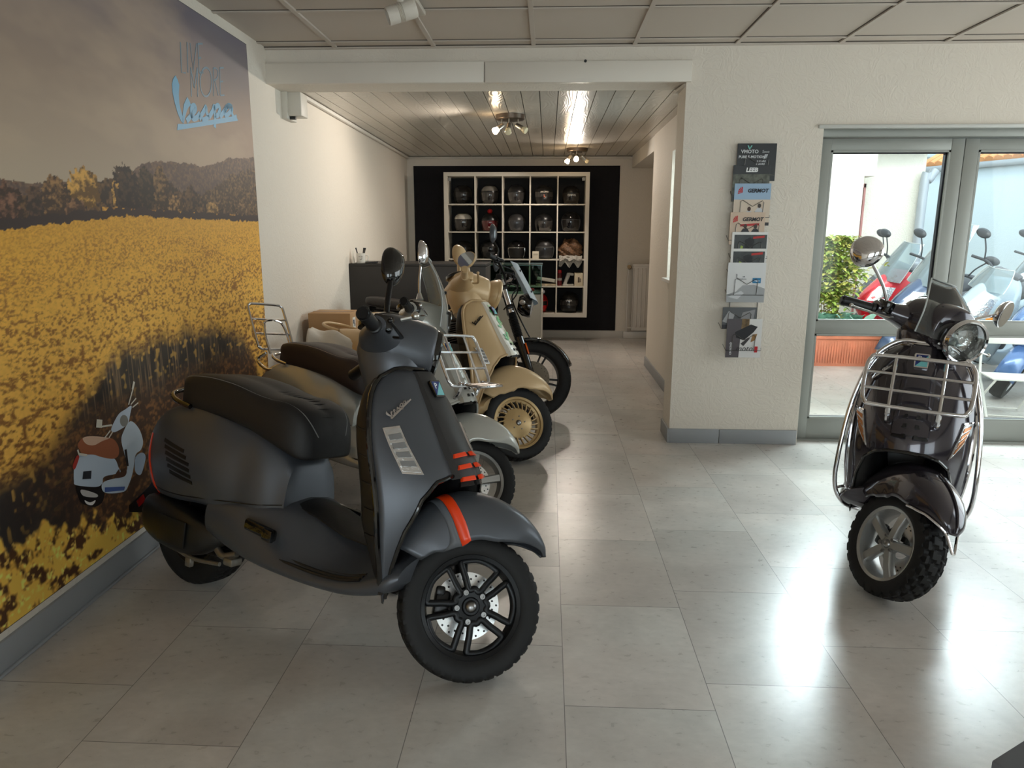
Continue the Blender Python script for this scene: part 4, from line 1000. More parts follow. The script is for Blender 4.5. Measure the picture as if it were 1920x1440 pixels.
front_rack(r4, z0=.755, z1=.935, off=.09, hw=.185, flap=.0); crash_bars(r4)
windscreen(r4, H4, .13, .135, (.17, .06), 1.35, glass_mat('small_screen_acrylic', (236, 240, 240), 1.2, .03), low=-.09)

# ------------------------------------------------------------------ black motorcycle at the end of the row
def make_motorcycle(loc, heading, lean, steer):
    root = thing('motorcycle', 'black motorcycle with gaitered forks and small clear flyscreen beside the display cabinet', 'motorcycle', (loc[0], loc[1], .004), (-R(lean), 0, R(heading)))
    L = 1.40; R0 = .305; A0 = Vector((L, 0, R0)); d = Vector((-math.sin(R(25)), 0, math.cos(R(25)))); sp = A0 + Vector((-.045, 0, 0))
    S = Matrix.Translation(sp) @ Matrix.Rotation(R(steer), 4, d) @ Matrix.Translation(-sp); A = S @ Matrix.Translation(A0)
    make_wheel(root, 'moto', A, R0=R0, rr=.222, w=.12, pat='moto', disc=False)
    q = MB(); h = disc_geo(q, .135, A, -.055); dd = q.build('brake_disc', mat('moto_disc', (120, 112, 100), rough=.4, metal=.9), root); h.build('disc_hole', BLACKP, dd)
    Mr = Matrix.Translation((0, 0, R0)); tyre(R0, .222, .14, 'moto', 30, Mr).build('tyre', RUBBER, root, smooth=50)
    q = MB(); rim_barrel(q, .222, .14, Mr); q.lathe([(0, .03), (.06, .03), (.06, -.03), (0, -.03)], 24, LY(Mr)); q.build('rear_rim', BLACKM, root)
    # forks in a frame along the steering axis
    for sg in (-1, 1):
        o = A0 + Vector((.0, sg * .095, 0)) ; top = o + d * .80; 
        q = MB(); q.tube([tuple(o + d * -.03), tuple(o + d * .33)], .029, 16, M=S); q.rbox(tuple(o + Vector((.0, 0, .0))), (.06, .04, .07), .012, S); lower = q.build('fork_slider', BLACKG, root)
        q = MB(); pts = []; rr = []
        for k in range(34): pts.append(tuple(o + d * (.33 + .20 * k / 33))); rr.append(.034 if k % 2 else .026)
        q.tube(pts, rr, 16, M=S); q.build('fork_gaiter', RUBBER, root)
        q = MB(); q.tube([tuple(o + d * .52), tuple(top)], .021, 16, M=S); q.build('fork_tube', CHROME, root)
        q = MB(); q.rbox(tuple(o + d * .24 + Vector((.034, sg * .012, 0))), (.012, .03, .09), .004, S, ry=-R(25)); q.build('reflector', AMBER, lower)
    q = MB()
    for t in (.58, .74): q.rbox(tuple(A0 + d * t), (.06, .26, .035), .012, S, ry=-R(25))
    q.build('fork_yoke', BLACKM, root)
    # mudguard
    q = MB(); G = []
    for a in np.linspace(R(28), R(150), 18):
        row = []
        for u in np.linspace(-1, 1, 9): r_ = R0 + .03 - .025 * u * u; row.append((r_ * math.cos(a), u * .068, r_ * math.sin(a)))
        G.append(row)
    q.grid(np.array(G), A); q.build('mudguard', BLACKG, root, solid=.005)
    q = MB()
    for sg in (-1, 1): q.tube([(.02, sg * .072, .31), (-.03, sg * .09, .27)], .008, 8, M=A)
    q.rbox((-.09, -.075, .06), (.07, .04, .10), .014, A); q.build('brake_caliper', BLACKM, root)
    # headlamp, flyscreen, indicators, bars
    hc = A0 + d * .62 + Vector((.17, 0, .02))
    q = MB(); Mz = S @ axis_to(tuple(hc), (1, 0, -.05), (0, 1, 0)); q.lathe([(0, -.10), (.06, -.095), (.092, -.05), (.10, 0), (.095, .012)], 36, Mz); hl = q.build('headlamp_shell', BLACKG, root)
    q = MB(); q.lathe([(.092, .008), (.06, .02), (0, .026)], 36, Mz); q.build('headlamp_glass', LENS, hl)
    G = []
    for v in np.linspace(0, 1, 10):
        G.append([(hc.x + .06 - .20 * v - .06 * u * u, u * (.125 - .055 * v * v), hc.z + .03 + .29 * v) for u in np.linspace(-1, 1, 11)])
    q = MB(); q.slab(np.array(G), np.array([-.004, 0, 0]), S); fs = q.build('flyscreen', glass_mat('flyscreen_acrylic', (222, 228, 230), 3.2, .34, (222, 230, 236)), root)  # white haze in the material stands in for bright reflections
    q = MB()
    for sg in (-1, 1):
        for t in (2, 7): q.lathe([(0, .008), (.009, .008), (.011, 0), (0, 0)], 12, S @ axis_to(tuple(G[t][5 + 3 * sg]), (1, 0, .3)))
    q.build('screen_fixing', BLACKP, fs)
    for sg in (-1, 1):
        q = MB(); c = hc + Vector((-.06, sg * .15, -.02)); q.tube([tuple(c + Vector((0, -sg * .06, 0))), tuple(c)], .008, 8, M=S); q.ball(tuple(c), (.024, .022, .020), S); q.build('indicator', mat('smoked_lens', (150, 140, 130), rough=.2, metal=.3), root)
    hb = A0 + d * .80; q = MB()
    q.tube([tuple(hb + Vector(v)) for v in ((-.10, -.38, .10), (-.05, -.26, .12), (.01, -.12, .05), (.02, 0, .03), (.01, .12, .05), (-.05, .26, .12), (-.10, .38, .10))], .0115, 10, M=S, smooth=40); hbar = q.build('handlebar', BLACKM, root)
    for sg in (-1, 1):
        q = MB(); q.tube([tuple(hb + Vector((-.065, sg * .27, .115))), tuple(hb + Vector((-.105, sg * .39, .10)))], .019, 14, M=S); q.build('grip', RUBBER, hbar)
        q = MB(); q.tube([tuple(hb + Vector((-.02, sg * .23, .11))), tuple(hb + Vector((.01, sg * .29, .10))), tuple(hb + Vector((-.04, sg * .39, .09)))], .007, 8, M=S, smooth=12); q.rbox(tuple(hb + Vector((-.05, sg * .22, .12))), (.05, .05, .045), .01, S); q.build('brake_lever', BLACKM, hbar)
    for sg, c in ((-1, (-.10, -.33, .29)), (1, (-.10, .33, .27))):
        q = MB(); q.tube([tuple(hb + Vector((-.05, sg * .22, .13))), tuple(hb + Vector((-.05, sg * .24, .2))), tuple(hb + Vector(c) + Vector((0, -sg * .07, -.03)))], .006, 8, M=S, smooth=12); st = q.build('mirror_stem', BLACKM, hbar)
        q = MB(); Mm = S @ axis_to(tuple(hb + Vector(c)), (1, -.35, .1)); a2 = np.linspace(0, 2 * PI, 28, endpoint=False)
        q.rings([np.stack([.05 * r * np.cos(a2), .075 * r * np.sin(a2) , np.full(28, h)], 1) for r, h in ((.3, .026), (.7, .02), (1, 0), (.97, -.008))], True, (True, True), Mm); q.build('mirror_shell', mat('mirror_grey_shell', (52, 54, 58), rough=.3), st)
    q = MB(); q.tube([tuple(hb + Vector((0, -.15, .06))), tuple(hb + Vector((.10, -.12, .04))), tuple(hb + Vector((.13, -.02, -.06))), tuple(hb + Vector((.04, .02, -.2)))], .006, 6, M=S, smooth=20); q.tube([tuple(hb + Vector((0, .15, .06))), tuple(hb + Vector((.12, .10, .02))), tuple(hb + Vector((.10, .02, -.12))), tuple(A0 + Vector((-.03, .12, .30)))], .006, 6, M=S, smooth=24); q.tube([tuple(hb + Vector((-.02, -.18, .10))), tuple(hb + Vector((.09, -.06, .08))), tuple(hb + Vector((.02, .0, -.10)))], .005, 6, M=S, smooth=20); q.build('cable', RUBBER, root)
    q = MB(); Md = S @ axis_to(tuple(hb + Vector((.05, 0, .07))), (-.5, 0, 1)); q.lathe([(0, .02), (.045, .02), (.05, 0), (.04, -.03), (0, -.03)], 28, Md); q.build('instrument_dial', BLACKG, hbar)
    # frame, tank, seat, engine, tail
    q = MB(); q.tube([(1.03, 0, .92), (.98, 0, .55), (.70, 0, .36), (.45, 0, .36)], .024, 10, smooth=18); q.tube([(1.03, 0, .92), (.45, 0, .78), (.05, 0, .74), (-.2, 0, .74)], .022, 10, smooth=18); q.tube([(.42, .06, .38), (0, .09, R0)], .026, 10); q.tube([(.42, -.06, .38), (0, -.09, R0)], .026, 10); q.build('frame', BLACKM, root)
    rings = []
    for x, w, zb, zt in cr([(1.0, .06, .86, .93), (.95, .12, .80, .98), (.82, .145, .77, 1.0), (.68, .14, .77, .98), (.55, .10, .77, .90), (.50, .06, .77, .84)], 20):
        a = np.linspace(0, 2 * PI, 24, endpoint=False); ca, sa = np.cos(a), np.sin(a); rings.append(np.stack([np.full(24, x), w * np.sign(ca) * abs(ca) ** .8, (zb + zt) / 2 + (zt - zb) / 2 * np.sign(sa) * abs(sa) ** .8], 1))
    q = MB(); q.rings(rings); q.build('fuel_tank', mat('gloss_black_paint', (12, 12, 13), rough=.14, coat=.7), root)
    rings = []
    for x, w, zb, zt in cr([(.56, .08, .77, .84), (.45, .13, .76, .845), (.2, .14, .76, .85), (-.05, .135, .77, .87), (-.22, .11, .79, .87), (-.26, .06, .80, .85)], 20):
        a = np.linspace(0, 2 * PI, 24, endpoint=False); ca, sa = np.cos(a), np.sin(a); rings.append(np.stack([np.full(24, x), w * np.sign(ca) * abs(ca) ** .6, (zb + zt) / 2 + (zt - zb) / 2 * np.sign(sa) * abs(sa) ** .6], 1))
    q = MB(); q.rings(rings); q.build('seat', mat('seat_leather_dark', (30, 25, 24), rough=.5), root)
    q = MB(); q.rbox((.62, 0, .42), (.36, .24, .24), .05); 
    for k in range(9): q.rbox((.72, 0, .55 + .018 * k), (.20, .20, .008), .003, ry=-.25)
    q.rbox((.66, 0, .73), (.16, .15, .06), .02); q.lathe([(0, .03), (.07, .03), (.075, 0), (0, 0)], 28, Matrix.Translation((.58, -.12, .42)) @ LY()); q.build('engine', mat('engine_dark_metal', (58, 56, 54), rough=.4, metal=.7), root)
    q = MB(); q.tube([(.80, -.05, .56), (.93, -.07, .46), (.88, -.11, .28), (.6, -.15, .24), (.2, -.17, .27), (-.2, -.18, .36)], [.018, .018, .02, .022, .034, .036], 12, smooth=40); q.build('exhaust', BLACKM, root)
    q = MB(); q.rbox((-.28, 0, .76), (.10, .10, .05), .015); q.rbox((-.30, 0, .64), (.02, .16, .16), .006); q.build('tail_unit', BLACKP, root)
    q = MB(); q.tube([(.45, .10, .30), (.42, .24, .12), (.40, .30, .058)], .011, 8, smooth=10); q.rbox((.40, .31, .060), (.06, .05, .008), .002, rx=R(lean)); q.build('side_stand', BLACKM, root)
make_motorcycle((-1.38, 6.03), -27.3, 9, 30)
MURAL = {'live': [[[3.643, 2.314], [3.6267, 2.1713], [3.6699, 2.1802]], [[3.7133, 2.33], [3.6949, 2.1853]], [[3.7452, 2.3337], [3.7535, 2.2052], [3.8193, 2.3495]], [[3.832, 2.3525], [3.821, 2.2112]], [[3.8317, 2.3509], [3.8875, 2.3653]], [[3.8286, 2.2833], [3.8571, 2.2907]], [[3.821, 2.2112], [3.8692, 2.2227]], [[3.7114, 2.0769], [3.7299, 2.2168]], [[3.7299, 2.2168], [3.7503, 2.1259]], [[3.7503, 2.1259], [3.8041, 2.2315]], [[3.8041, 2.2315], [3.7819, 2.0893]], [[3.9715, 2.1254], [3.995, 2.2707]], [[3.9948, 2.2696], [4.0229, 2.2761], [4.0442, 2.2733], [4.0496, 2.2581], [4.0414, 2.2368], [4.0217, 2.2194], [3.9883, 2.2072]], [[3.9997, 2.2106], [4.0326, 2.139]], [[4.0573, 2.1446], [4.0776, 2.2893]], [[4.0774, 2.2881], [4.129, 2.3002]], [[4.0681, 2.2166], [4.1078, 2.2254]], [[4.0573, 2.1446], [4.1116, 2.1548]]], 'O': [[3.9605, 2.194], [3.9564, 2.1792], [3.9497, 2.1644], [3.9407, 2.1503], [3.9298, 2.1374], [3.9174, 2.1263], [3.904, 2.1173], [3.8901, 2.1108], [3.8764, 2.107], [3.8633, 2.106], [3.8513, 2.1079], [3.8409, 2.1126], [3.8324, 2.1198], [3.8261, 2.1292], [3.8223, 2.1406], [3.8211, 2.1534], [3.8225, 2.1672], [3.8265, 2.1816], [3.8328, 2.1959], [3.8414, 2.2096], [3.8519, 2.2223], [3.8638, 2.2334], [3.8769, 2.2426], [3.8905, 2.2495], [3.9042, 2.2537], [3.9175, 2.2552], [3.9298, 2.2538], [3.9407, 2.2495], [3.9497, 2.2425], [3.9564, 2.233], [3.9605, 2.2215], [3.9619, 2.2083], [3.9605, 2.194]], 'vpoly': [[[3.5621, 2.1466], [3.5803, 2.1293], [3.5928, 2.1091], [3.5786, 2.0636], [3.5763, 2.0228], [3.5863, 1.9888], [3.6032, 1.9607], [3.5979, 1.9332], [3.5773, 1.9415], [3.5504, 1.9731], [3.5316, 2.0153], [3.5173, 2.0626], [3.5187, 2.0975], [3.5372, 2.1282]], [[3.6631, 2.0668], [3.6837, 2.0538], [3.6976, 2.0353], [3.6691, 2.0201], [3.6466, 1.9984], [3.6206, 1.9633], [3.6037, 1.934], [3.5895, 1.9356], [3.6005, 1.9757], [3.6211, 2.0252]], [[3.5409, 1.9235], [3.6267, 1.9357], [3.8729, 1.9867], [4.2247, 2.0632], [4.2441, 2.0686], [4.2757, 2.046], [3.5297, 1.8931]]], 'vrib': [[[3.6351, 1.9499], [3.7009, 1.9911], [3.7424, 2.0214], [3.7393, 2.0369], [3.7082, 2.0291], [3.6933, 2.0005], [3.7034, 1.973], [3.747, 1.9822], [3.7889, 2.01]], [[3.7773, 1.9813], [3.836, 2.0283], [3.866, 2.0522], [3.8678, 2.0278], [3.8834, 2.0081], [3.8476, 1.989], [3.8081, 1.9805]], [[3.889, 2.0034], [3.943, 2.0451], [3.9681, 2.0716], [3.9682, 2.0153], [3.953, 1.9633]], [[3.9636, 2.0625], [4.0184, 2.0855], [4.0359, 2.0684], [4.0013, 2.0316], [3.9668, 2.0292]], [[4.0281, 2.0271], [4.0925, 2.0687], [4.1424, 2.103], [4.2025, 2.1069], [4.1581, 2.1085], [4.0999, 2.0699], [4.1102, 2.0482], [4.1665, 2.0745], [4.2025, 2.1069], [4.1962, 2.0732], [4.2228, 2.0533], [4.2589, 2.0648]]], 'sc': [('printed_wheel', (27, 24, 24), [[2.4907, 0.4782], [2.6352, 0.4123], [2.632, 0.3589], [2.5806, 0.3518], [2.5303, 0.3762], [2.491, 0.4134]]), ('printed_body', (168, 182, 196), [[2.4966, 0.5742], [2.5241, 0.5824], [2.6072, 0.5596], [2.7, 0.5193], [2.7407, 0.4952], [2.7565, 0.4574], [2.7622, 0.4301], [2.657, 0.4499], [2.6381, 0.4276], [2.5956, 0.4286], [2.4839, 0.4764], [2.4727, 0.4975], [2.4812, 0.5412]]), ('printed_shield', (176, 188, 198), [[2.8128, 0.5851], [2.8767, 0.6222], [2.9349, 0.5748], [2.9571, 0.5096], [2.9333, 0.4773], [2.8884, 0.4669], [2.8537, 0.4006], [2.8122, 0.3571], [2.7737, 0.3425], [2.6716, 0.3732], [2.6332, 0.4022], [2.6503, 0.4305], [2.7712, 0.4119], [2.8185, 0.4319], [2.8106, 0.4916], [2.7984, 0.5519]]), ('printed_mudguard', (150, 165, 182), [[2.8866, 0.4578], [2.9392, 0.4627], [2.9636, 0.4331], [2.9227, 0.3769], [2.8961, 0.3742], [2.8712, 0.4044]]), ('printed_seat', (138, 84, 58), [[2.5227, 0.6084], [2.5197, 0.6263], [2.5488, 0.6415], [2.5947, 0.6367], [2.6739, 0.6112], [2.7423, 0.5823], [2.7727, 0.5409], [2.7659, 0.5058], [2.7268, 0.5025], [2.6583, 0.5309], [2.6069, 0.5579], [2.5435, 0.5806]]), ('printed_seat_top', (190, 160, 138), [[2.5525, 0.6404], [2.5947, 0.6367], [2.6739, 0.6112], [2.7144, 0.5932], [2.6708, 0.5952], [2.614, 0.5944], [2.5698, 0.6129]]), ('printed_headset', (172, 184, 196), [[2.7452, 0.6363], [2.7983, 0.6726], [2.8473, 0.6806], [2.8971, 0.6853], [2.8831, 0.6557], [2.8597, 0.6192], [2.8255, 0.6097], [2.7624, 0.6068], [2.7371, 0.6176]]), ('printed_lamp', (120, 120, 116), [[2.8599, 0.6286], [2.8564, 0.6207], [2.8498, 0.6148], [2.8408, 0.6115], [2.8307, 0.6114], [2.8206, 0.6143], [2.8118, 0.6199], [2.8054, 0.6275], [2.8021, 0.6361], [2.8023, 0.6447], [2.806, 0.6523], [2.8127, 0.658], [2.8216, 0.661], [2.8317, 0.6611], [2.8418, 0.658], [2.8506, 0.6523], [2.8569, 0.6445], [2.86, 0.6357]]), ('printed_vent', (36, 40, 48), [[2.5306, 0.5149], [2.5793, 0.5018], [2.5706, 0.4714], [2.52, 0.4875]]), ('printed_glovebox', (30, 28, 30), [[2.8104, 0.5153], [2.8261, 0.5133], [2.8279, 0.4383], [2.8122, 0.4416]]), ('printed_stripe', (66, 88, 140), [[2.6487, 0.4074], [2.7853, 0.3611], [2.7747, 0.3478], [2.6451, 0.3886]]), ('printed_tail_lamp', (150, 50, 42), [[2.474, 0.5563], [2.5027, 0.5858], [2.5164, 0.5763], [2.4836, 0.5404]]), ('printed_exhaust', (170, 168, 165), [[2.505, 0.4514], [2.5904, 0.4019], [2.5878, 0.3886], [2.5126, 0.4225]]), ('printed_exhaust_shine', (205, 204, 200), [[2.5156, 0.4039], [2.5453, 0.3836], [2.5803, 0.3789], [2.5586, 0.3677], [2.5264, 0.3839]]), ('printed_floor', (70, 46, 34), [[2.7191, 0.4236], [2.7548, 0.4486], [2.7622, 0.4301], [2.8061, 0.4265], [2.7891, 0.4056]])], 'scl': [(5, [[2.8745, 0.6955], [2.9232, 0.7598]]), (9, [[2.9151, 0.7521], [2.9344, 0.783]]), (4, [[2.8901, 0.6918], [2.9353, 0.7096]]), (4, [[2.9005, 0.6769], [2.9479, 0.6865]]), (5, [[2.7418, 0.6417], [2.675, 0.6537]]), (22, [[2.6437, 0.6754], [2.6785, 0.6643]]), (4, [[2.6841, 0.6038], [2.7276, 0.623]]), (4, [[2.7119, 0.5957], [2.7407, 0.6129]]), (6, [[2.5121, 0.6074], [2.5163, 0.5891], [2.5615, 0.5705]])]}
# ================================================================== THE FIELD MURAL ON THE WALL
MUR_GAIN = 1.75
def make_mural():
    Y0, Y1, Z0, Z1 = .55, 4.482, .136, 2.503
    ny, nz = 720, 640
    Y = np.linspace(Y0, Y1, ny); Z = np.linspace(Z0, Z1, nz); YY, ZZ = np.meshgrid(Y, Z, indexing='ij')
    rg = np.random.default_rng(21)
    def vnoise(u, v, seed):
        r = np.random.default_rng(seed).random((256, 256)); i, j = np.floor(u).astype(int), np.floor(v).astype(int); f, g = u - i, v - j
        f = f * f * (3 - 2 * f); g = g * g * (3 - 2 * g); i0, j0, i1, j1 = i % 256, j % 256, (i + 1) % 256, (j + 1) % 256
        return (r[i0, j0] * (1 - f) + r[i1, j0] * f) * (1 - g) + (r[i0, j1] * (1 - f) + r[i1, j1] * f) * g
    def fbm(su, sv, seed, o=4, u=YY, v=ZZ):
        t = 0; a = .5; n = 0
        for k in range(o): t = t + a * vnoise(u * su * 2 ** k + 17.3 * k, v * sv * 2 ** k + 5.1 * k, seed + k); n += a; a *= .55
        return t / n
    def C(r, g, b): return np.array(srgb(r, g, b)[:3])
    def mixc(a, b, t): t = np.clip(t, 0, 1)[..., None]; return a * (1 - t) + b * t
    def ramp(v, stops):
        ks = [k for k, _ in stops]; cs = np.array([C(*c) for _, c in stops]); return np.stack([np.interp(v, ks, cs[:, i]) for i in range(3)], -1)
    # sky
    img = ramp(ZZ + .10 * (fbm(.8, 1.5, 1) - .5), [(1.5, (150, 137, 118)), (1.75, (138, 123, 107)), (2.0, (124, 109, 97)), (2.25, (112, 100, 95)), (2.5, (92, 86, 94))])
    img = mixc(img, C(134, 112, 96), np.clip((YY - 3.2) / 1.2, 0, 1) * np.clip((2.25 - ZZ) / .3, 0, 1) * .7)
    cl = fbm(1.2, 3.2, 5, 5); img = mixc(img, C(100, 96, 98), np.clip((cl - .52) * 5, 0, 1) * np.clip((ZZ - 1.9) / .4, 0, 1) * .45)
    img = mixc(img, C(158, 140, 118), np.clip((.46 - cl) * 5, 0, 1) * .35)
    # far hills
    def line(pts, amp, freq, seed):
        p = np.array(pts); n = amp * (fbm(freq, 1, seed, 4, YY, np.zeros_like(ZZ)) - .5) * 2; return np.interp(YY, p[:, 0], p[:, 1]) + n
    far = line([(.5, 1.60), (2.2, 1.585), (2.46, 1.575), (2.75, 1.60), (2.95, 1.60), (3.18, 1.705), (3.35, 1.738), (3.55, 1.745), (3.75, 1.745), (3.9, 1.77), (4.1, 1.815), (4.48, 1.86)], .012, 26, 31)
    tx = fbm(75, 90, 41, 5)
    hill = mixc(np.broadcast_to(C(74, 61, 55), img.shape), C(104, 82, 66), (tx - .40) * 2.6); hill = mixc(hill, C(62, 54, 54), np.clip((YY - 3.3) * 2, 0, 1) * np.clip((1.72 - ZZ) * 6, 0, 1) * .6)
    img = np.where((ZZ < far)[..., None], hill, img)
    right = line([(.5, 1.45), (3.0, 1.46), (3.5, 1.55), (3.85, 1.64), (4.1, 1.72), (4.48, 1.80)], .03, 30, 35)
    rt = mixc(np.broadcast_to(C(54, 44, 36), img.shape), C(104, 80, 54), (fbm(80, 95, 45, 5) - .44) * 3.4); img = np.where((ZZ < right)[..., None], rt, img)
    near = line([(.5, 1.55), (2.2, 1.53), (2.35, 1.515), (2.5, 1.53), (2.62, 1.60), (2.85, 1.61), (3.0, 1.645), (3.1, 1.665), (3.25, 1.66), (3.4, 1.64), (3.6, 1.60), (3.8, 1.56), (4.48, 1.53)], .035, 16, 51)
    tr = mixc(np.broadcast_to(C(44, 36, 31), img.shape), C(98, 74, 50), (fbm(46, 60, 52, 5) - .44) * 3.2); img = np.where(((ZZ < near) & (ZZ > 1.3))[..., None], tr, img)
    # single crowns
    for (y, z, ry, rz, a, b) in [(2.33, 1.50, .07, .075, (50, 38, 32), (112, 80, 62)), (2.47, 1.50, .06, .07, (46, 38, 34), (84, 64, 50)), (2.58, 1.535, .09, .075, (54, 42, 34), (130, 98, 62)), (2.75, 1.575, .10, .075, (84, 62, 34), (176, 134, 66)), (2.98, 1.54, .055, .085, (88, 66, 36), (168, 128, 66)), (2.68, 1.485, .06, .055, (58, 44, 36), (120, 88, 62)),
                                (3.05, 1.575, .10, .11, (36, 30, 28), (60, 48, 38)), (3.20, 1.60, .08, .10, (38, 32, 28), (66, 54, 40)), (3.33, 1.59, .07, .11, (48, 38, 30), (110, 84, 54)), (3.46, 1.53, .09, .06, (56, 44, 34), (140, 106, 66)), (3.62, 1.56, .07, .08, (42, 34, 30), (84, 64, 44)), (3.85, 1.525, .07, .045, (70, 54, 38), (150, 116, 70)), (4.05, 1.52, .06, .04, (54, 44, 36), (96, 74, 54)), (4.25, 1.53, .08, .05, (60, 48, 38), (108, 84, 60)), (1.9, 1.5, .12, .09, (50, 38, 32), (112, 80, 62)), (1.5, 1.5, .14, .10, (48, 38, 32), (100, 76, 56))]:
        rr = ((YY - y) / ry) ** 2 + ((ZZ - z) / rz) ** 2 + (fbm(40, 40, int(y * 100), 3) - .5) * 1.6
        cc = mixc(np.broadcast_to(C(*a), img.shape), C(*b), (fbm(55, 75, int(y * 77), 5) - .46) * 3.6 + (ZZ - z) / rz * .45 + (y - YY) / ry * .25); img = np.where((rr < 1)[..., None], cc, img)
    # hedge shadow and light strip
    strip = (ZZ < 1.512 + .01 * (fbm(20, 5, 61) - .5)) & (ZZ > 1.485) & (YY > 2.85); img = np.where(strip[..., None], mixc(np.broadcast_to(C(176, 128, 54), img.shape), C(120, 84, 40), (fbm(50, 90, 62, 3) - .45) * 5), img)
    base = 1.418 + .062 * np.clip((YY - 2.28) / .7, 0, 1) + .012 * (fbm(40, 3, 63, 3) - .5) * 2
    sh = (ZZ < base + .035 + .02 * (fbm(30, 8, 64) - .5)) & (ZZ > base - .01); img = np.where(sh[..., None], C(46, 37, 35), img)
    # field
    d = np.clip((base - ZZ) / 1.1, 0, 1)      # 0 far .. 1 near
    lv = np.log2(1.4 / np.maximum(d, .04)) ; fine = np.zeros_like(ZZ)
    sc = [150, 105, 66, 42, 28]; ns = [fbm(s_, s_ * 1.9, 70 + i, 3) for i, s_ in enumerate(sc)]
    t = np.clip((4.4 - lv) / 3.6, 0, 1) * 4; i0 = np.clip(np.floor(4 - t).astype(int), 0, 4)
    k = np.clip(d ** .6 * 4, 0, 3.999); ki = np.floor(k).astype(int); kf = k - ki
    st = np.stack(ns); fine = np.take_along_axis(st, ki[None], 0)[0] * (1 - kf) + np.take_along_axis(st, np.minimum(ki + 1, 4)[None], 0)[0] * kf
    big = fbm(3.2, 16, 90, 4)
    yellow = ramp(d, [(0, (180, 134, 50)), (.15, (186, 140, 56)), (.4, (192, 148, 68)), (1., (196, 150, 72))])
    brown = ramp(d, [(0, (150, 106, 40)), (.2, (128, 88, 42)), (1, (92, 60, 34))])
    cont = np.interp(d, [0, .1, .3, 1], [2.6, 3.8, 5.4, 6.4]); thr = np.interp(d, [0, .2, .5, 1], [.36, .41, .44, .5]) + .16 * (big - .5) * np.interp(d, [0, .15, 1], [.4, 1.4, 1.2])
    fld = mixc(brown, yellow, (fine - thr) * cont + .4); fld = fld * (.88 + .24 * fbm(90, 120, 95, 2))[..., None]
    img = np.where((ZZ < base)[..., None], fld, img)
    # tall dark stems in the gap
    top = np.interp(YY, [.5, 2.0, 2.35, 2.55, 2.78, 3.1, 3.4, 3.75, 4.1, 4.25, 4.4], [.45, .62, .70, .80, .965, 1.0, .985, .95, .86, .72, .45]) + .10 * (fbm(9, 2, 101, 3) - .5)
    dep = np.clip((top - ZZ) / .10, 0, 1)
    dark = mixc(np.broadcast_to(C(58, 53, 46), img.shape), C(40, 36, 34), (fbm(6, 5, 103) - .4) * 3)
    stem = np.clip((fbm(150, 4, 104, 2) - .60) * 9, 0, 1) * np.clip((ZZ - .62) / .12, 0, 1); dark = mixc(dark, C(112, 92, 70), stem * .8)
    dot = fbm(48, 44, 105, 1); dark = mixc(dark, C(176, 138, 70), np.clip((dot - .74) * 12, 0, 1) * np.clip(1 - (top - ZZ) / .34, 0, 1))
    soil = mixc(np.broadcast_to(C(62, 46, 36), img.shape), C(112, 78, 48), (fbm(46, 60, 106, 4) - .5) * 5); soil = mixc(soil, C(34, 29, 30), np.clip((2.75 - YY) * 2.2, 0, 1) * np.clip((.68 - ZZ) * 4, 0, 1) * .8)
    dark = mixc(dark, soil, np.clip((.78 - ZZ + .10 * (fbm(6, 6, 107) - .5)) / .12, 0, 1) * np.clip((YY - 2.1) / .4, 0, 1))
    img = mixc(img, dark, dep * np.where(ZZ < base, 1, 0))
    # flowers along the lower edge
    fl = np.interp(YY, [.5, 2.05, 2.2, 2.35, 2.55, 2.7, 2.85, 3.0, 4.5], [.5, .43, .40, .37, .33, .27, .24, .18, .16]) + .14 * (fbm(13, 4, 111, 3) - .5)
    g = fbm(24, 24, 112, 3); flw = mixc(np.broadcast_to(C(66, 42, 26), img.shape), C(206, 158, 68), (g - .40) * 7); flw = mixc(flw, C(232, 190, 96), (fbm(60, 60, 113, 2) - .62) * 5)
    m2 = np.clip((fl - ZZ) / .025 + (g - .5) * 3, 0, 1); img = mixc(img, flw, m2)
    img = np.clip(img * MUR_GAIN, 0, .95)
    root = thing('wall_mural', 'printed photo mural of a yellow rapeseed field with lettering and a pale blue scooter', 'mural', (XL(2.5), 2.5, 0))
    P = np.stack([np.array([XL(y) + .004 for y in Y])[:, None] * np.ones(nz) - XL(2.5), YY - 2.5, ZZ], -1)
    me = bpy.data.meshes.new('mural_print'); ix = np.arange(ny * nz).reshape(ny, nz)
    F = np.stack([ix[:-1, :-1], ix[1:, :-1], ix[1:, 1:], ix[:-1, 1:]], -1).reshape(-1, 4)
    me.vertices.add(ny * nz); me.vertices.foreach_set('co', P.astype('f').ravel()); me.loops.add(F.size); me.loops.foreach_set('vertex_index', F.astype('i').ravel())
    me.polygons.add(len(F)); me.polygons.foreach_set('loop_start', np.arange(0, F.size, 4, dtype='i')); me.polygons.foreach_set('loop_total', np.full(len(F), 4, 'i')); me.update()
    ca = me.color_attributes.new('print', 'FLOAT_COLOR', 'POINT'); c4 = np.ones((ny * nz, 4), 'f'); c4[:, :3] = img.reshape(-1, 3); ca.data.foreach_set('color', c4.ravel())
    o = bpy.data.objects.new('mural_print', me); COL.objects.link(o); o.parent = root
    m = bpy.data.materials.new('mural_print'); m.use_nodes = True; b = m.node_tree.nodes['Principled BSDF']; b.inputs['Roughness'].default_value = .55; b.inputs['Specular IOR Level'].default_value = .3
    vc = m.node_tree.nodes.new('ShaderNodeVertexColor'); vc.layer_name = 'print'; m.node_tree.links.new(vc.outputs[0], b.inputs['Base Color']); me.materials.append(m)
    q = MB(); q.box((XL(2.51) - XL(2.5) + .0015, .016, (Z0 + Z1) / 2), (.003, Y1 - Y0 + .006, Z1 - Z0 + .006), rz=.0155); q.build('mural_board', mat('mural_edge', (34, 30, 34), rough=.7), root, smooth=0)
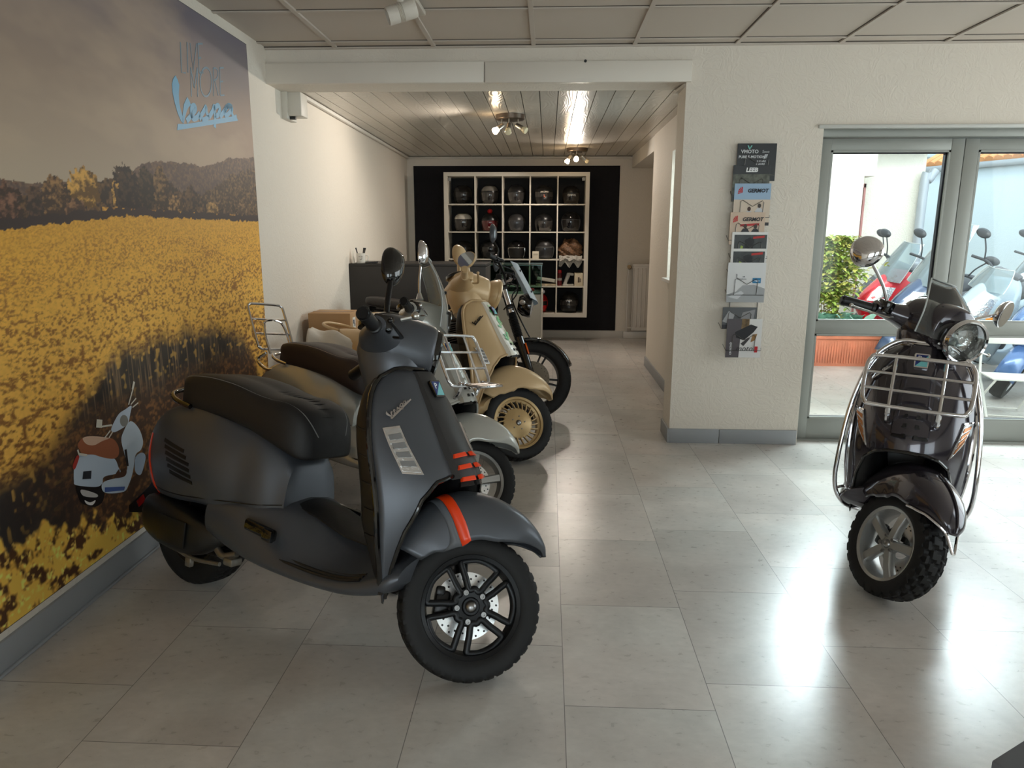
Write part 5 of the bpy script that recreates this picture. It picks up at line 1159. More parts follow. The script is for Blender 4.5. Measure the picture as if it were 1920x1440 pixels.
    # flat printed shapes, in their own plane a hair above the print: local x -> +Y of the room
    def PM(off): return Matrix.Translation((XL(2.5) * 0 + .004 + off, 0, 0)) @ Matrix.Rotation(.0155, 4, 'Z') @ Matrix(((0, 0, 1, 0), (1, 0, 0, 0), (0, 1, 0, 0), (0, 0, 0, 1)))
    def loc(p): return [(y - 2.5, z) for y, z in p]
    blue = mat('print_blue', (84, 158, 196), rough=.5); D = MURAL
    slate = mat('print_slate_blue', (104, 132, 150), rough=.5)
    q = MB()
    for p in D['live']: q.ribbon(loc(p), .0085, .0006, PM(.0006))
    q.ribbon(loc(D['O']), .010, .0006, PM(.0006)); q.build('slogan', slate, root, smooth=0)
    q = MB()
    for p in D['vpoly']: q.prism(loc(p), .0006, PM(.0008))
    for p in D['vrib']: q.ribbon(loc(p), .027, .0006, PM(.0009), n=40)
    q.build('name_script', blue, root, smooth=0)
    dep = .0008
    for n_, c, p in D['sc']:
        q = MB(); dep += .0002; pp = np.array(loc(p)); pp = cr(pp, len(pp) * 4, True) if n_ not in ('printed_vent', 'printed_glovebox', 'printed_stripe') else pp
        q.prism([tuple(x) for x in pp], .0003, PM(dep)); q.build(n_, mat(n_, tuple(min(255, int(v * 1.2)) for v in c), rough=.5), root, smooth=0)
    q = MB()
    for w_, p in D['scl']: q.ribbon(loc(p), w_ / 2.4824 * .0036, .0003, PM(.004))
    q.build('printed_handlebar', mat('print_pale', (225, 220, 205), rough=.5), root, smooth=0)
make_mural()
# ================================================================== SMALL THINGS IN THE SHOP
def place(bm_fn): return bm_fn
# ---- spot light on the ceiling track
t = thing('track_spotlight', 'white cylindrical spotlight hanging from the tiled ceiling', 'spotlight', (-.72, 3.72, HC))
q = MB(); q.rbox((.04, .08, -.012), (.04, .5, .024), .004, rz=-.02); q.build('track', mat('spot_white', (214, 206, 194), rough=.4), t)
q = MB(); q.rbox((.0, 0, -.04), (.035, .05, .04), .008); q.tube([(0, 0, -.05), (0, 0, -.075)], .012, 10); q.build('bracket', MATS['spot_white'], t)
dv = Vector((-.88, -.25, -.33)); Md = axis_to((.055, .02, -.075), dv)
q = MB(); q.lathe([(0, -.01), (.036, -.01), (.040, 0), (.040, .05), (.036, .052), (.040, .055), (.036, .058), (.040, .061), (.036, .064), (.040, .067), (.036, .070), (.038, .075), (.038, .118), (.034, .12), (.033, .10)], 32, Md @ Matrix.Diagonal((1.12, 1.12, 1.12, 1))); q.build('housing', MATS['spot_white'], t)
q = MB(); q.lathe([(0, .112), (.037, .112)], 28, Md); q.build('front_lens', BLACKG, t)

# ---- round ceiling fixtures with three spots
WARM = mat('lit_bulb', (255, 236, 205), emit=(255, 222, 178), estr=45.)
OFF = mat('unlit_bulb', (226, 214, 180), rough=.25, spec=.7)
def fixture(loc, rz, heads, label):
    t = thing('ceiling_spot_cluster', label, 'ceiling light', loc, (0, 0, rz), 'ceiling spot clusters')
    q = MB(); q.lathe([(0, 0), (.125, 0), (.125, -.035), (.118, -.04), (0, -.04)], 48); q.build('base_plate', mat('satin_nickel', (118, 106, 96), rough=.3, metal=.9), t)
    for a, tilt, lit in heads:
        d = Vector((math.cos(a) * math.sin(tilt), math.sin(a) * math.sin(tilt), -math.cos(tilt))); p = Vector((math.cos(a) * .078, math.sin(a) * .078, -.04)); e = p + Vector((0, 0, -.055))
        q = MB(); q.tube([tuple(p), tuple(e)], .006, 8); M = axis_to(tuple(e), d); q.lathe([(0, -.02), (.018, -.02), (.021, 0), (.024, .045), (.0, .045)], 20, M); h = q.build('spot_head', STEEL, t)
        q = MB(); q.lathe([(.0, .046), (.020, .046), (.028, .07), (.029, .082), (.026, .088), (0, .092)], 20, M); q.build('bulb', WARM if lit else OFF, h)
        if lit:
            l = bpy.data.lights.new('bulb_light', 'SPOT'); l.energy = lit; l.color = (1, .90, .79); l.shadow_soft_size = .035; l.spot_size = R(150); l.spot_blend = .6
            lo = bpy.data.objects.new('bulb_light', l); COL.objects.link(lo); lo.parent = t; lo.matrix_local = axis_to(tuple(e + d * .11), d * -1)
    return t
fixture((-.335, 6.47, HB - .0005), 0, [(R(205), R(55), 46), (R(265), R(40), 0), (R(-25), R(60), 0)], 'round spot fixture with one lit and two dark heads, nearer the white beam')
fixture((.335, 8.95, HB - .0005), 0, [(R(195), R(35), 38), (R(265), R(55), 50), (R(20), R(50), 0)], 'round spot fixture with two lit heads, nearer the helmet shelf')

# ---- white box on the wall under the beam
t = thing('alarm_box', 'small white alarm box on the wall under the beam', 'box', (-1.77, 5.14, 2.27))
q = MB(); q.rbox((.022, 0, 0), (.125, .14, .155), .008); q.build('housing', mat('aged_white_plastic', (214, 208, 196), rough=.5), t)
q = MB(); q.rbox((-.03, .0, -.005), (.05, .19, .19), .006); q.build('back_plate', MATS['aged_white_plastic'], t)
q = MB(); q.rbox((.012, -.04, -.088), (.045, .025, .02), .004); q.build('cable_gland', BLACKP, t)

# ---- radiator
def radiator():
    t = thing('radiator', 'white panel radiator on the back wall in the corner', 'radiator', (1.55, YB, 0))
    q = MB(); x0, x1, z0, z1 = -.40, .55, .115, 1.0; G = []
    n = 120
    for i in range(n + 1):
        x = x0 + (x1 - x0) * i / n; ph = (x - x0) / .055 % 1; dpt = .010 * (1 if ph < .28 else 0) ; G.append([(x, -.105 - dpt + .010, z0 + .05), (x, -.105 - dpt, z0 + .08), (x, -.105 - dpt, z1 - .07), (x, -.105 - dpt + .010, z1 - .04)])
    q.grid(np.array(G)); q.rbox(((x0 + x1) / 2, -.06, (z0 + z1) / 2), (x1 - x0, .075, z1 - z0), .01); q.rbox(((x0 + x1) / 2, -.066, z1), (x1 - x0 + .006, .09, .03), .006); q.build('panel', mat('radiator_white', (226, 220, 212), rough=.35), t, smooth=30)
    q = MB(); q.tube([(-.46, -.05, .1), (-.46, -.05, .96), (-.44, -.05, .975), (-.38, -.05, .97)], .011, 10, smooth=20); q.tube([(-.46, -.05, .15), (-.38, -.05, .15)], .011, 10); q.build('pipe', MATS['radiator_white'], t)
    q = MB(); q.lathe([(0, .0), (.026, .0), (.03, .02), (.026, .055), (0, .06)], 20, axis_to((-.44, -.06, .965), (-.35, -.9, .2))); q.build('valve', mat('valve_brass', (150, 128, 100), rough=.35, metal=.7), t)
    q = MB(); q.rbox((.05, -.024, .05), (1.1, .02, .1), .006); q.build('pipe_cover', MATS['radiator_white'], t)
radiator()

# ---- helmet shelf 5 x 5
SX0, SX1, SZ0, SZ1, SY0 = -1.345, .525, .325, 2.175, 9.46
CELL = (SX1 - SX0 - .10) / 5; CELLZ = (SZ1 - SZ0 - .10) / 5
def cell(c, r): return (SX0 + .05 + CELL * (c + .5), SZ1 - .05 - CELLZ * (r + 1) + .008)      # centre x, floor z
def shelf():
    t = thing('helmet_shelf', 'white cube shelf with five rows of compartments on the black wall panel', 'shelf', ((SX0 + SX1) / 2, YB - .008, SZ0))
    ox, oz = -(SX0 + SX1) / 2, -SZ0; W = mat('shelf_white', (222, 214, 200), rough=.45); dp = YB - .009 - SY0; yc = -dp / 2 - .0005
    q = MB(); q.box(((SX0 + SX1) / 2 + ox, yc, SZ1 - .025 + oz), (SX1 - SX0, dp, .05)); q.box(((SX0 + SX1) / 2 + ox, yc, SZ0 + .025 + oz), (SX1 - SX0, dp, .05))
    for x in (SX0 + .025, SX1 - .025): q.box((x + ox, yc, (SZ0 + SZ1) / 2 + oz), (.05, dp, SZ1 - SZ0 - .1))
    q.build('frame', W, t, smooth=0, bevel=.002)
    q = MB(); q.box((ox + (SX0 + SX1) / 2, -.004, oz + (SZ0 + SZ1) / 2), (SX1 - SX0 - .1, .006, SZ1 - SZ0 - .1)); q.build('back_panel', mat('shelf_back_black', (17, 16, 18), rough=.7), t, smooth=0)
    for i in range(1, 5):
        q = MB(); q.box((SX0 + .05 + CELL * i + ox, yc, (SZ0 + SZ1) / 2 + oz), (.016, dp - .012, SZ1 - SZ0 - .1)); q.build('upright', W, t, smooth=0)
    for i in range(1, 5):
        q = MB(); q.box(((SX0 + SX1) / 2 + ox, yc, SZ0 + .05 + CELLZ * i + oz), (SX1 - SX0 - .1, dp - .010, .016)); q.build('shelf_board', W, t, smooth=0)
    for x in (SX0 + .075, SX1 - .075):
        q = MB(); q.rbox((x + ox, -dp + .02, SZ1 - .085 + oz), (.042, .012, .042), .003); q.build('hinge_plate', mat('hinge_grey', (150, 150, 146), rough=.4), t)
shelf()
def helmet(c, r, label, shell, style='jet', visor=None, trim=None, txt=None, txtc=(225, 222, 215), yaw=0., s=1., grp='helmets on the cube shelf', decal=None, dx=0.):
    x, z = cell(c, r); t = thing('helmet', label, 'helmet', (x + dx, SY0 + .19, z), (0, 0, yaw), grp)
    sh = mat(*shell) if isinstance(shell, tuple) else shell
    rings = []; a = np.linspace(0, 2 * PI, 48, endpoint=False)
    # local: front = -y
    def prof(z_): return cr([(.086, 0.), (.104, .03), (.116, .08), (.120, .125), (.112, .175), (.085, .215), (.045, .237), (.0, .243)], 26)
    P = prof(0)
    for rr, zz in P:
        row = []
        for al in a:
            fx, fy = math.cos(al), math.sin(al); k = 1.16 if fy > 0 else 1.10
            px, py = rr * fx, rr * k * fy
            front = fy < -.2
            if style == 'jet' and front and zz < .135: py += (.135 - zz) * 1.0 * min(1, (-fy - .2) / .3)
            if style == 'full' and fy < -.4 and zz < .10: py -= .020 * (1 - abs(zz - .05) / .06 if abs(zz - .05) < .06 else 0)
            row.append((px * s, py * s, zz * s))
        rings.append(row)
    q = MB(); q.rings(rings, True, (True, False)); o = q.build('shell', sh, t, smooth=60)
    # opening / visor
    vm = visor or mat('visor_smoke', (16, 16, 20), rough=.08, coat=.6)
    z0, z1 = (.012, .145) if style == 'jet' else (.088, .150)
    G = []
    for zz in np.linspace(z0, z1, 9):
        rr = float(np.interp(zz, P[:, 1], P[:, 0])); G.append([(rr * 1.012 * math.cos(al) * s, (rr * 1.10 * math.sin(al) * 1.02 - .004) * s, zz * s) for al in np.linspace(PI * 1.13, PI * 1.87, 21)])
    q = MB(); q.slab(np.array(G), np.array([0, .004, 0])); v = q.build('visor', vm, t, smooth=60)
    if trim:
        q = MB(); b = [tuple(g) for g in G[-1]]; e = [tuple(g[0]) for g in G[::-1]], [tuple(g[-1]) for g in G]
        q.tube([tuple(g[-1]) for g in G] + b[::-1] + [tuple(g[0]) for g in G[::-1]], .0042, 6); q.build('edge_trim', mat(*trim), t)
    q = MB(); q.rbox((0, -.098 * s, .198 * s), (.055, .016, .010), .004, rx=.7); q.build('vent', mat('vent_grey', (88, 86, 84), rough=.3), o)
    if decal:
        dm, zz0, zz1, half = decal; G = []
        for zz in np.linspace(zz0, zz1, 6):
            rr = float(np.interp(zz, P[:, 1], P[:, 0])); G.append([(rr * 1.010 * math.cos(al) * s, rr * 1.12 * math.sin(al) * s, zz * s) for al in np.linspace(PI * 1.5 - half, PI * 1.5 + half, 25)])
        q = MB(); q.slab(np.array(G), np.array([0, .003, 0])); q.build('decal', mat(*dm), o, smooth=60)
    if txt:
        for i, (tx, sz, hz, col) in enumerate(txt):
            rr = float(np.interp(hz, P[:, 1], P[:, 0])); q = MB(); q.add(*text_geo(tx, sz, .001, bold=sz * .02), M=Matrix.Translation((.008, -(rr * 1.10 * 1.02 + .012 if True else 0) * s, hz * s)) @ Matrix.Rotation(R(90), 4, 'X')); q.build('lettering', mat('letter_%d_%d_%d' % col, col, rough=.5), v)
    return t
BK = ('helmet_black', (15, 15, 17), .35); BG = ('helmet_black_gloss', (13, 13, 15), .12); GY = ('helmet_grey', (120, 116, 110), .35); WT = ('helmet_white', (200, 194, 184), .3)
DG = ('helmet_dark_grey', (44, 43, 44), .4); RD = ('helmet_red', (176, 22, 24), .25)
RV = mat('visor_red_tint', (86, 16, 24), rough=.1, coat=.6); CV = mat('visor_clear_dark', (44, 42, 42), rough=.08, coat=.8); IV = mat('visor_iridium', (70, 72, 76), rough=.12, metal=.5)
helmet(0, 0, 'black full-face helmet in the top row, first from the wall panel corner', BG, 'full', yaw=.3)
helmet(1, 0, 'grey-topped helmet with a dark visor in the top row', BK, 'jet', CV, decal=(GY, .165, .225, 1.2))
helmet(2, 0, 'black open-face helmet in the middle of the top row', BK, 'jet', CV, yaw=-.2)
helmet(3, 0, 'black helmet with orange and grey lettering on its visor', BK, 'full', CV, txt=[('AKCENO', .026, .150, (226, 214, 196)), ('L', .05, .10, (214, 120, 84))])
helmet(4, 0, 'black helmet with white block letters on its visor, top row end', BK, 'jet', CV, txt=[('CMWR', .034, .115, (230, 228, 222))], yaw=-.05, s=.95)
helmet(0, 1, 'white-topped black helmet in the second row', BG, 'jet', CV, decal=(WT, .158, .225, 1.45))
helmet(1, 1, 'black helmet with red tinted visor and a red ball on top', BK, 'jet', RV, txt=[('rolf', .032, .06, (210, 190, 184))], s=.96)
helmet(2, 1, 'grey visored open-face helmet beside the red-tinted one', DG, 'jet', IV, s=.95)
helmet(3, 1, 'black helmet with a grey side visor in the second row', BK, 'jet', CV, yaw=.5, s=.95)
helmet(4, 1, 'large glossy black helmet at the end of the second row', BG, 'jet', trim=('edge_dark_grey', (70, 70, 74), .3), s=1.06)
helmet(0, 2, 'dark helmet behind the beige mirror in the third row', BK, 'jet', s=.95)
helmet(1, 2, 'matt black helmet behind the black mirror in the third row', BK, 'full', yaw=.2)
helmet(2, 2, 'black jet helmet with a chrome rim in the third row', BG, 'jet', mat('helmet_void', (9, 9, 10), rough=.6), trim=('edge_chrome', (215, 212, 205), .15, .8), s=.98)
helmet(3, 2, 'helmet in a clear protective bag with a paper tag', DG, 'jet', IV, trim=('edge_grey', (110, 108, 104), .4), s=1.05, dx=.02)
helmet(3, 4, 'red motocross style helmet in the lowest row', RD, 'full', mat('helmet_void', (9, 9, 10), rough=.6), trim=('edge_red', (206, 48, 44), .3), dx=-.05, decal=(WT, .02, .05, .5))
helmet(4, 4, 'black helmet with white lettering and red stripe in the lowest row', BK, 'full', CV, txt=[('UVEX', .032, .150, (222, 220, 214)), ('IQ', .03, .105, (170, 168, 164))], decal=(RD, .028, .046, 1.0), s=1.06, yaw=-.1)
x, z = cell(1, 1); t = thing('red_ball', 'red felt ball lying on the red-tinted helmet', 'ball', (x + .0, SY0 + .19, z + .96 * .243)); q = MB(); q.ball((0, 0, .028), (.034, .034, .03)); q.build('ball', mat('red_felt', (190, 24, 26), rough=.8), t)
x, z = cell(3, 2); t = thing('paper_tag', 'white paper tag leaning in front of the bagged helmet', 'tag', (x - .10, SY0 + .03, z)); q = MB(); q.rbox((0, 0, .05), (.085, .006, .10), .002, rx=-.08); q.build('card', mat('paper_cream', (226, 216, 196), rough=.7), t); q = MB(); q.rbox((0, -.0045, .064), (.06, .001, .003), .0004); q.rbox((0, -.0035, .05), (.05, .001, .003), .0004); q.build('printed_line', mat('ink_grey', (120, 112, 100), rough=.7), t)
def bag(c, r, label):
    x, z = cell(c, r); rg = random.Random(8); t = thing('plastic_bag', label, 'bag', (x, SY0 + .17, z))
    q = MB(); n = 40; rings = []
    for i in range(18):
        k = i / 17; rr = .155 * math.sin(PI * (.12 + .80 * k)) ** .6; zz = .0 + .235 * k; rings.append([(rr * math.cos(a_) * 1.0 * (1 + .14 * math.sin(5 * a_ + i * 1.3) * rg.uniform(.4, 1)), rr * math.sin(a_) * .8 * (1 + .14 * math.sin(7 * a_ + i)), max(0, zz + .03 * math.sin(3 * a_ + i * .6) * k)) for a_ in np.linspace(0, 2 * PI, n, endpoint=False)])
    q.rings(rings); q.build('filling', mat('packed_brown_goods', (120, 88, 62), rough=.35, noise=(38, .6), bump=(50, .8, .02)), t)
    q = MB(); G = []
    for i in range(10):
        G.append([(-.15 + .30 * j / 15, -.165 - .012 * rg.uniform(-1, 1) - .008 * i * (i < 5), .045 - .0155 * i * (.6 + .5 * math.sin(j * .55 + 1) ** 2) + .008 * rg.uniform(-1, 1)) for j in range(16)])
    q.grid(np.array(G)); q.build('overhang', mat('crumpled_film', (205, 200, 190), rough=.25, alpha=.75, bump=(60, .8, .02)), t, smooth=20, solid=.001)
bag(4, 2, 'clear bag of brown goods spilling over the shelf edge')
x, z = cell(4, 3); t = thing('spray_can', 'red spray can standing in the fourth row', 'can', (x - .135, SY0 + .12, z)); q = MB(); q.lathe([(0, 0), (.03, 0), (.031, .01), (.031, .15), (.024, .165), (.0, .165)], 24); q.build('body', mat('can_dark_red', (96, 22, 26), rough=.25), t); q = MB(); q.lathe([(.0, .165), (.026, .165), (.024, .205), (0, .208)], 20); q.build('cap', mat('can_red', (190, 30, 34), rough=.4), t); q = MB(); q.lathe([(.0315, .07), (.0315, .10)], 24); q.build('label', mat('can_label', (190, 180, 176), rough=.4), t)
t = thing('white_holder', 'white plastic angled holder beside the spray can', 'holder', (x - .02, SY0 + .14, z)); q = MB(); q.rbox((-.02, 0, .085), (.05, .05, .17), .012, ry=.35); q.rbox((.035, 0, .15), (.075, .05, .035), .01, ry=.1); q.rbox((.0, 0, .012), (.14, .06, .022), .006); q.build('body', mat('holder_white', (206, 202, 194), rough=.4), t)
t = thing('cardboard_box', 'small pale printed box in the fourth row of the shelf', 'box', (x + .115, SY0 + .11, z)); q = MB(); q.rbox((0, 0, .085), (.11, .13, .17), .003); q.build('carton', mat('carton_pale', (214, 200, 172), rough=.7), t); q = MB(); q.rbox((.0, -.0655, .082), (.022, .001, .07), .0003); q.rbox((.02, -.0655, .075), (.012, .001, .05), .0003); q.build('print', mat('ink_brown', (84, 70, 56), rough=.7), t)
x, z = cell(3, 3); t = thing('white_duct', 'white rectangular tube lying aslant on papers', 'tube', (x + .05, SY0 + .13, z + .028)); q = MB(); q.rbox((0, 0, .05), (.26, .06, .045), .006, ry=.16); q.build('tube', mat('duct_white', (200, 196, 184), rough=.45), t)
t = thing('paper_stack', 'pile of leaflets lying in the fourth row', 'papers', (x + .04, SY0 + .16, z)); q = MB(); q.rbox((0, 0, .012), (.27, .22, .024), .003); q.build('stack', mat('leaflet_print', (176, 160, 134), rough=.6, noise=(30, .5)), t)

# ---- reception desk with mug, candle, pad
t = thing('reception_desk', 'black reception desk panel along the wall behind the scooters', 'desk', (-1.2, 6.62, 0))
q = MB(); q.rbox((-.0, .02, .555), (1.27, .04, 1.11), .004); q.build('front_panel', mat('desk_charcoal', (37, 34, 32), rough=.5), t); q = MB(); q.rbox((0.0, .32, 1.122), (1.27, .64, .026), .004); q.build('desk_top', MATS['desk_charcoal'], t); q = MB(); q.rbox((.615, .34, .55), (.03, .58, 1.1), .004); q.build('side_panel', MATS['desk_charcoal'], t)
t = thing('mug', 'white mug with a drawn face holding dark pens', 'mug', (-1.735, 6.68, 1.1355)); q = MB(); q.lathe([(0, 0), (.038, 0), (.041, .004), (.042, .088), (.043, .092), (.039, .092), (.038, .012), (0, .008)], 32); q.build('body', mat('mug_white', (226, 220, 210), rough=.25), t)
q = MB(); q.tube([(.040, 0, .074), (.066, 0, .068), (.070, 0, .046), (.060, 0, .026), (.040, 0, .020)], .006, 8, smooth=18); q.build('handle', MATS['mug_white'], t)
q = MB()
for p in ([(-.012, .06), (0, .064), (.004, .054)], [(.010, .066), (.020, .066), (.024, .056)], [(-.002, .04), (.010, .034), (.02, .04)], [(.014, .05), (.022, .046)]): q.tube([(u, -math.sqrt(.0425 ** 2 - u * u), v) for u, v in p], .0016, 5)
q.build('drawing', mat('ink_dark', (58, 56, 54), rough=.6), t)
for i, (dx, dy, tx, ty) in enumerate(((-.012, .0, -.035, .01), (.008, .006, .022, .0), (.016, -.004, .032, -.006))):
    q = thing('pen', 'dark pen standing in the white mug', 'pen', (-1.735 + dx, 6.68 + dy, 1.1455), (0, 0, 0), 'pens in the mug'); b = MB(); b.tube([(0, 0, 0), (tx * .8, ty * .8, .105), (tx, ty, .13)], [.004, .0055, .007], 8); b.build('barrel', BLACKP, q)
t = thing('candle', 'slim white candle in a holder next to the mug', 'candle', (-1.802, 6.66, 1.1355)); q = MB(); q.lathe([(0, 0), (.012, 0), (.010, .05), (.006, .055), (.0055, .10), (.002, .115), (0, .116)], 16); q.build('candle_stick', mat('wax_white', (220, 212, 200), rough=.5), t)
t = thing('notepad', 'black notepad lying by the mug on the desk', 'notepad', (-1.635, 6.68, 1.1355), (0, 0, .1)); q = MB(); q.rbox((0, 0, .007), (.11, .08, .014), .003, ry=-.06); q.build('pad', BLACKP, t)

# ---- display cabinet with a glass case
t = thing('display_cabinet', 'pale grey cabinet with a glass case on top beside the motorcycle', 'cabinet', (-.42, 9.0, 0))
CB = mat('cabinet_pale_grey', (176, 174, 164), rough=.5)
q = MB(); q.rbox((0, 0, .34), (.70, .5, .68), .003); q.build('body', CB, t); q = MB(); q.rbox((.358, 0, .36), (.022, .52, .72), .003); q.build('side_panel', mat('cabinet_white', (204, 200, 190), rough=.45), t)
q = MB(); 
for (c, d) in (((0, -.245, .86), (.70, .006, .34)), ((0, .245, .86), (.70, .006, .34)), ((-.347, 0, .86), (.006, .48, .34)), ((.347, 0, .86), (.006, .48, .34)), ((0, 0, 1.034), (.72, .51, .008))): q.box(c, d)
q.build('glass_case', glass_mat('cabinet_glass', (222, 238, 232), 1.3), t, smooth=0)
q = MB()
for x_ in (-.347, .347):
    for y_ in (-.245, .245): q.box((x_, y_, .86), (.008, .008, .34))
for y_ in (-.245, .245): q.box((0, y_, 1.036), (.72, .008, .012))
q.build('glass_edge', mat('glass_edge_green', (94, 132, 122), rough=.15, spec=.8), t, smooth=0)
q = thing('model_car', 'small red and white model vehicle inside the glass case', 'model', (-.20, 8.86, .68)); b = MB(); b.rbox((0, 0, .045), (.09, .05, .05), .014); b.build('body', mat('model_red', (196, 34, 36), rough=.3), q); b = MB(); b.rbox((.055, -.01, .02), (.13, .06, .03), .01); b.build('base', mat('model_white', (206, 204, 202), rough=.4), q)
q = thing('leaflet_heap', 'crumpled silver leaflets inside the glass case', 'leaflets', (-.12, 8.98, .68)); b = MB(); b.rbox((0, 0, .02), (.16, .12, .04), .012, rz=.4); b.build('heap', mat('leaflet_silver', (160, 160, 166), rough=.35, noise=(40, .5)), q)
q = thing('paper_cup', 'white cup with a dark sleeve inside the glass case', 'cup', (-.29, 9.0, .68)); b = MB(); b.lathe([(0, 0), (.03, 0), (.04, .11), (.036, .11), (.0, .02)], 20); b.build('cup', mat('cup_white', (206, 202, 194), rough=.5), q)

# ---- carton and cloth behind the silver scooter
t = thing('storage_box', 'large plain carton on the floor beneath the taped parcel', 'box', (-1.60, 5.33, 0)); q = MB(); q.rbox((0, 0, .30), (.40, .36, .60), .006); q.build('carton', mat('carton_brown_dark', (150, 116, 80), rough=.75), t)
t = thing('parcel', 'taped brown cardboard parcel with a white label by the wall', 'parcel', (-1.605, 5.33, .6005), (0, 0, .0)); cb = mat('carton_brown', (178, 140, 98), rough=.7, noise=(6, .05))
q = MB(); q.rbox((0, 0, .115), (.315, .27, .23), .004); q.build('carton', cb, t); q = MB(); q.rbox((0, 0, .2315), (.316, .05, .0012), .0004); q.build('tape', mat('tape_brown', (164, 128, 90), rough=.3), t)
q = MB(); q.rbox((.1585, -.035, .15), (.0012, .075, .085), .0004); lb = q.build('address_label', mat('label_white', (224, 220, 212), rough=.5), t); q = MB(); q.rbox((.1595, -.045, .16), (.001, .03, .03), .0003); q.rbox((.1595, -.02, .135), (.001, .02, .02), .0003); q.build('label_print', mat('label_ink', (60, 60, 70), rough=.6), lb)
def cloth():
    t = thing('dust_cloth', 'white dust cloth draped over the seat of the beige scooter', 'cloth', (-1.36, 4.67, -.105)); q = MB(); G = []
    for i in range(26):
        u = i / 25; row = []
        for j in range(18):
            v = j / 17; x = -.22 + .42 * u; y = -.17 + .36 * v; ridge = .865 + .02 * math.sin(u * 4) - .05 * u
            dz = -(abs(v - .55) * 1.55) ** 2.2 * .40 + .010 * math.sin(13 * u + 5 * v) + .008 * math.sin(21 * v + 9 * u) + .03 * (u < .2) * (.2 - u) * 5
            row.append((x, y + .012 * math.sin(9 * u), ridge + dz))
        G.append(row)
    q.grid(np.array(G)); q.build('sheet', mat('white_cloth', (214, 208, 198), rough=.85, bump=(22, .35, .01)), t, solid=.002)
cloth()

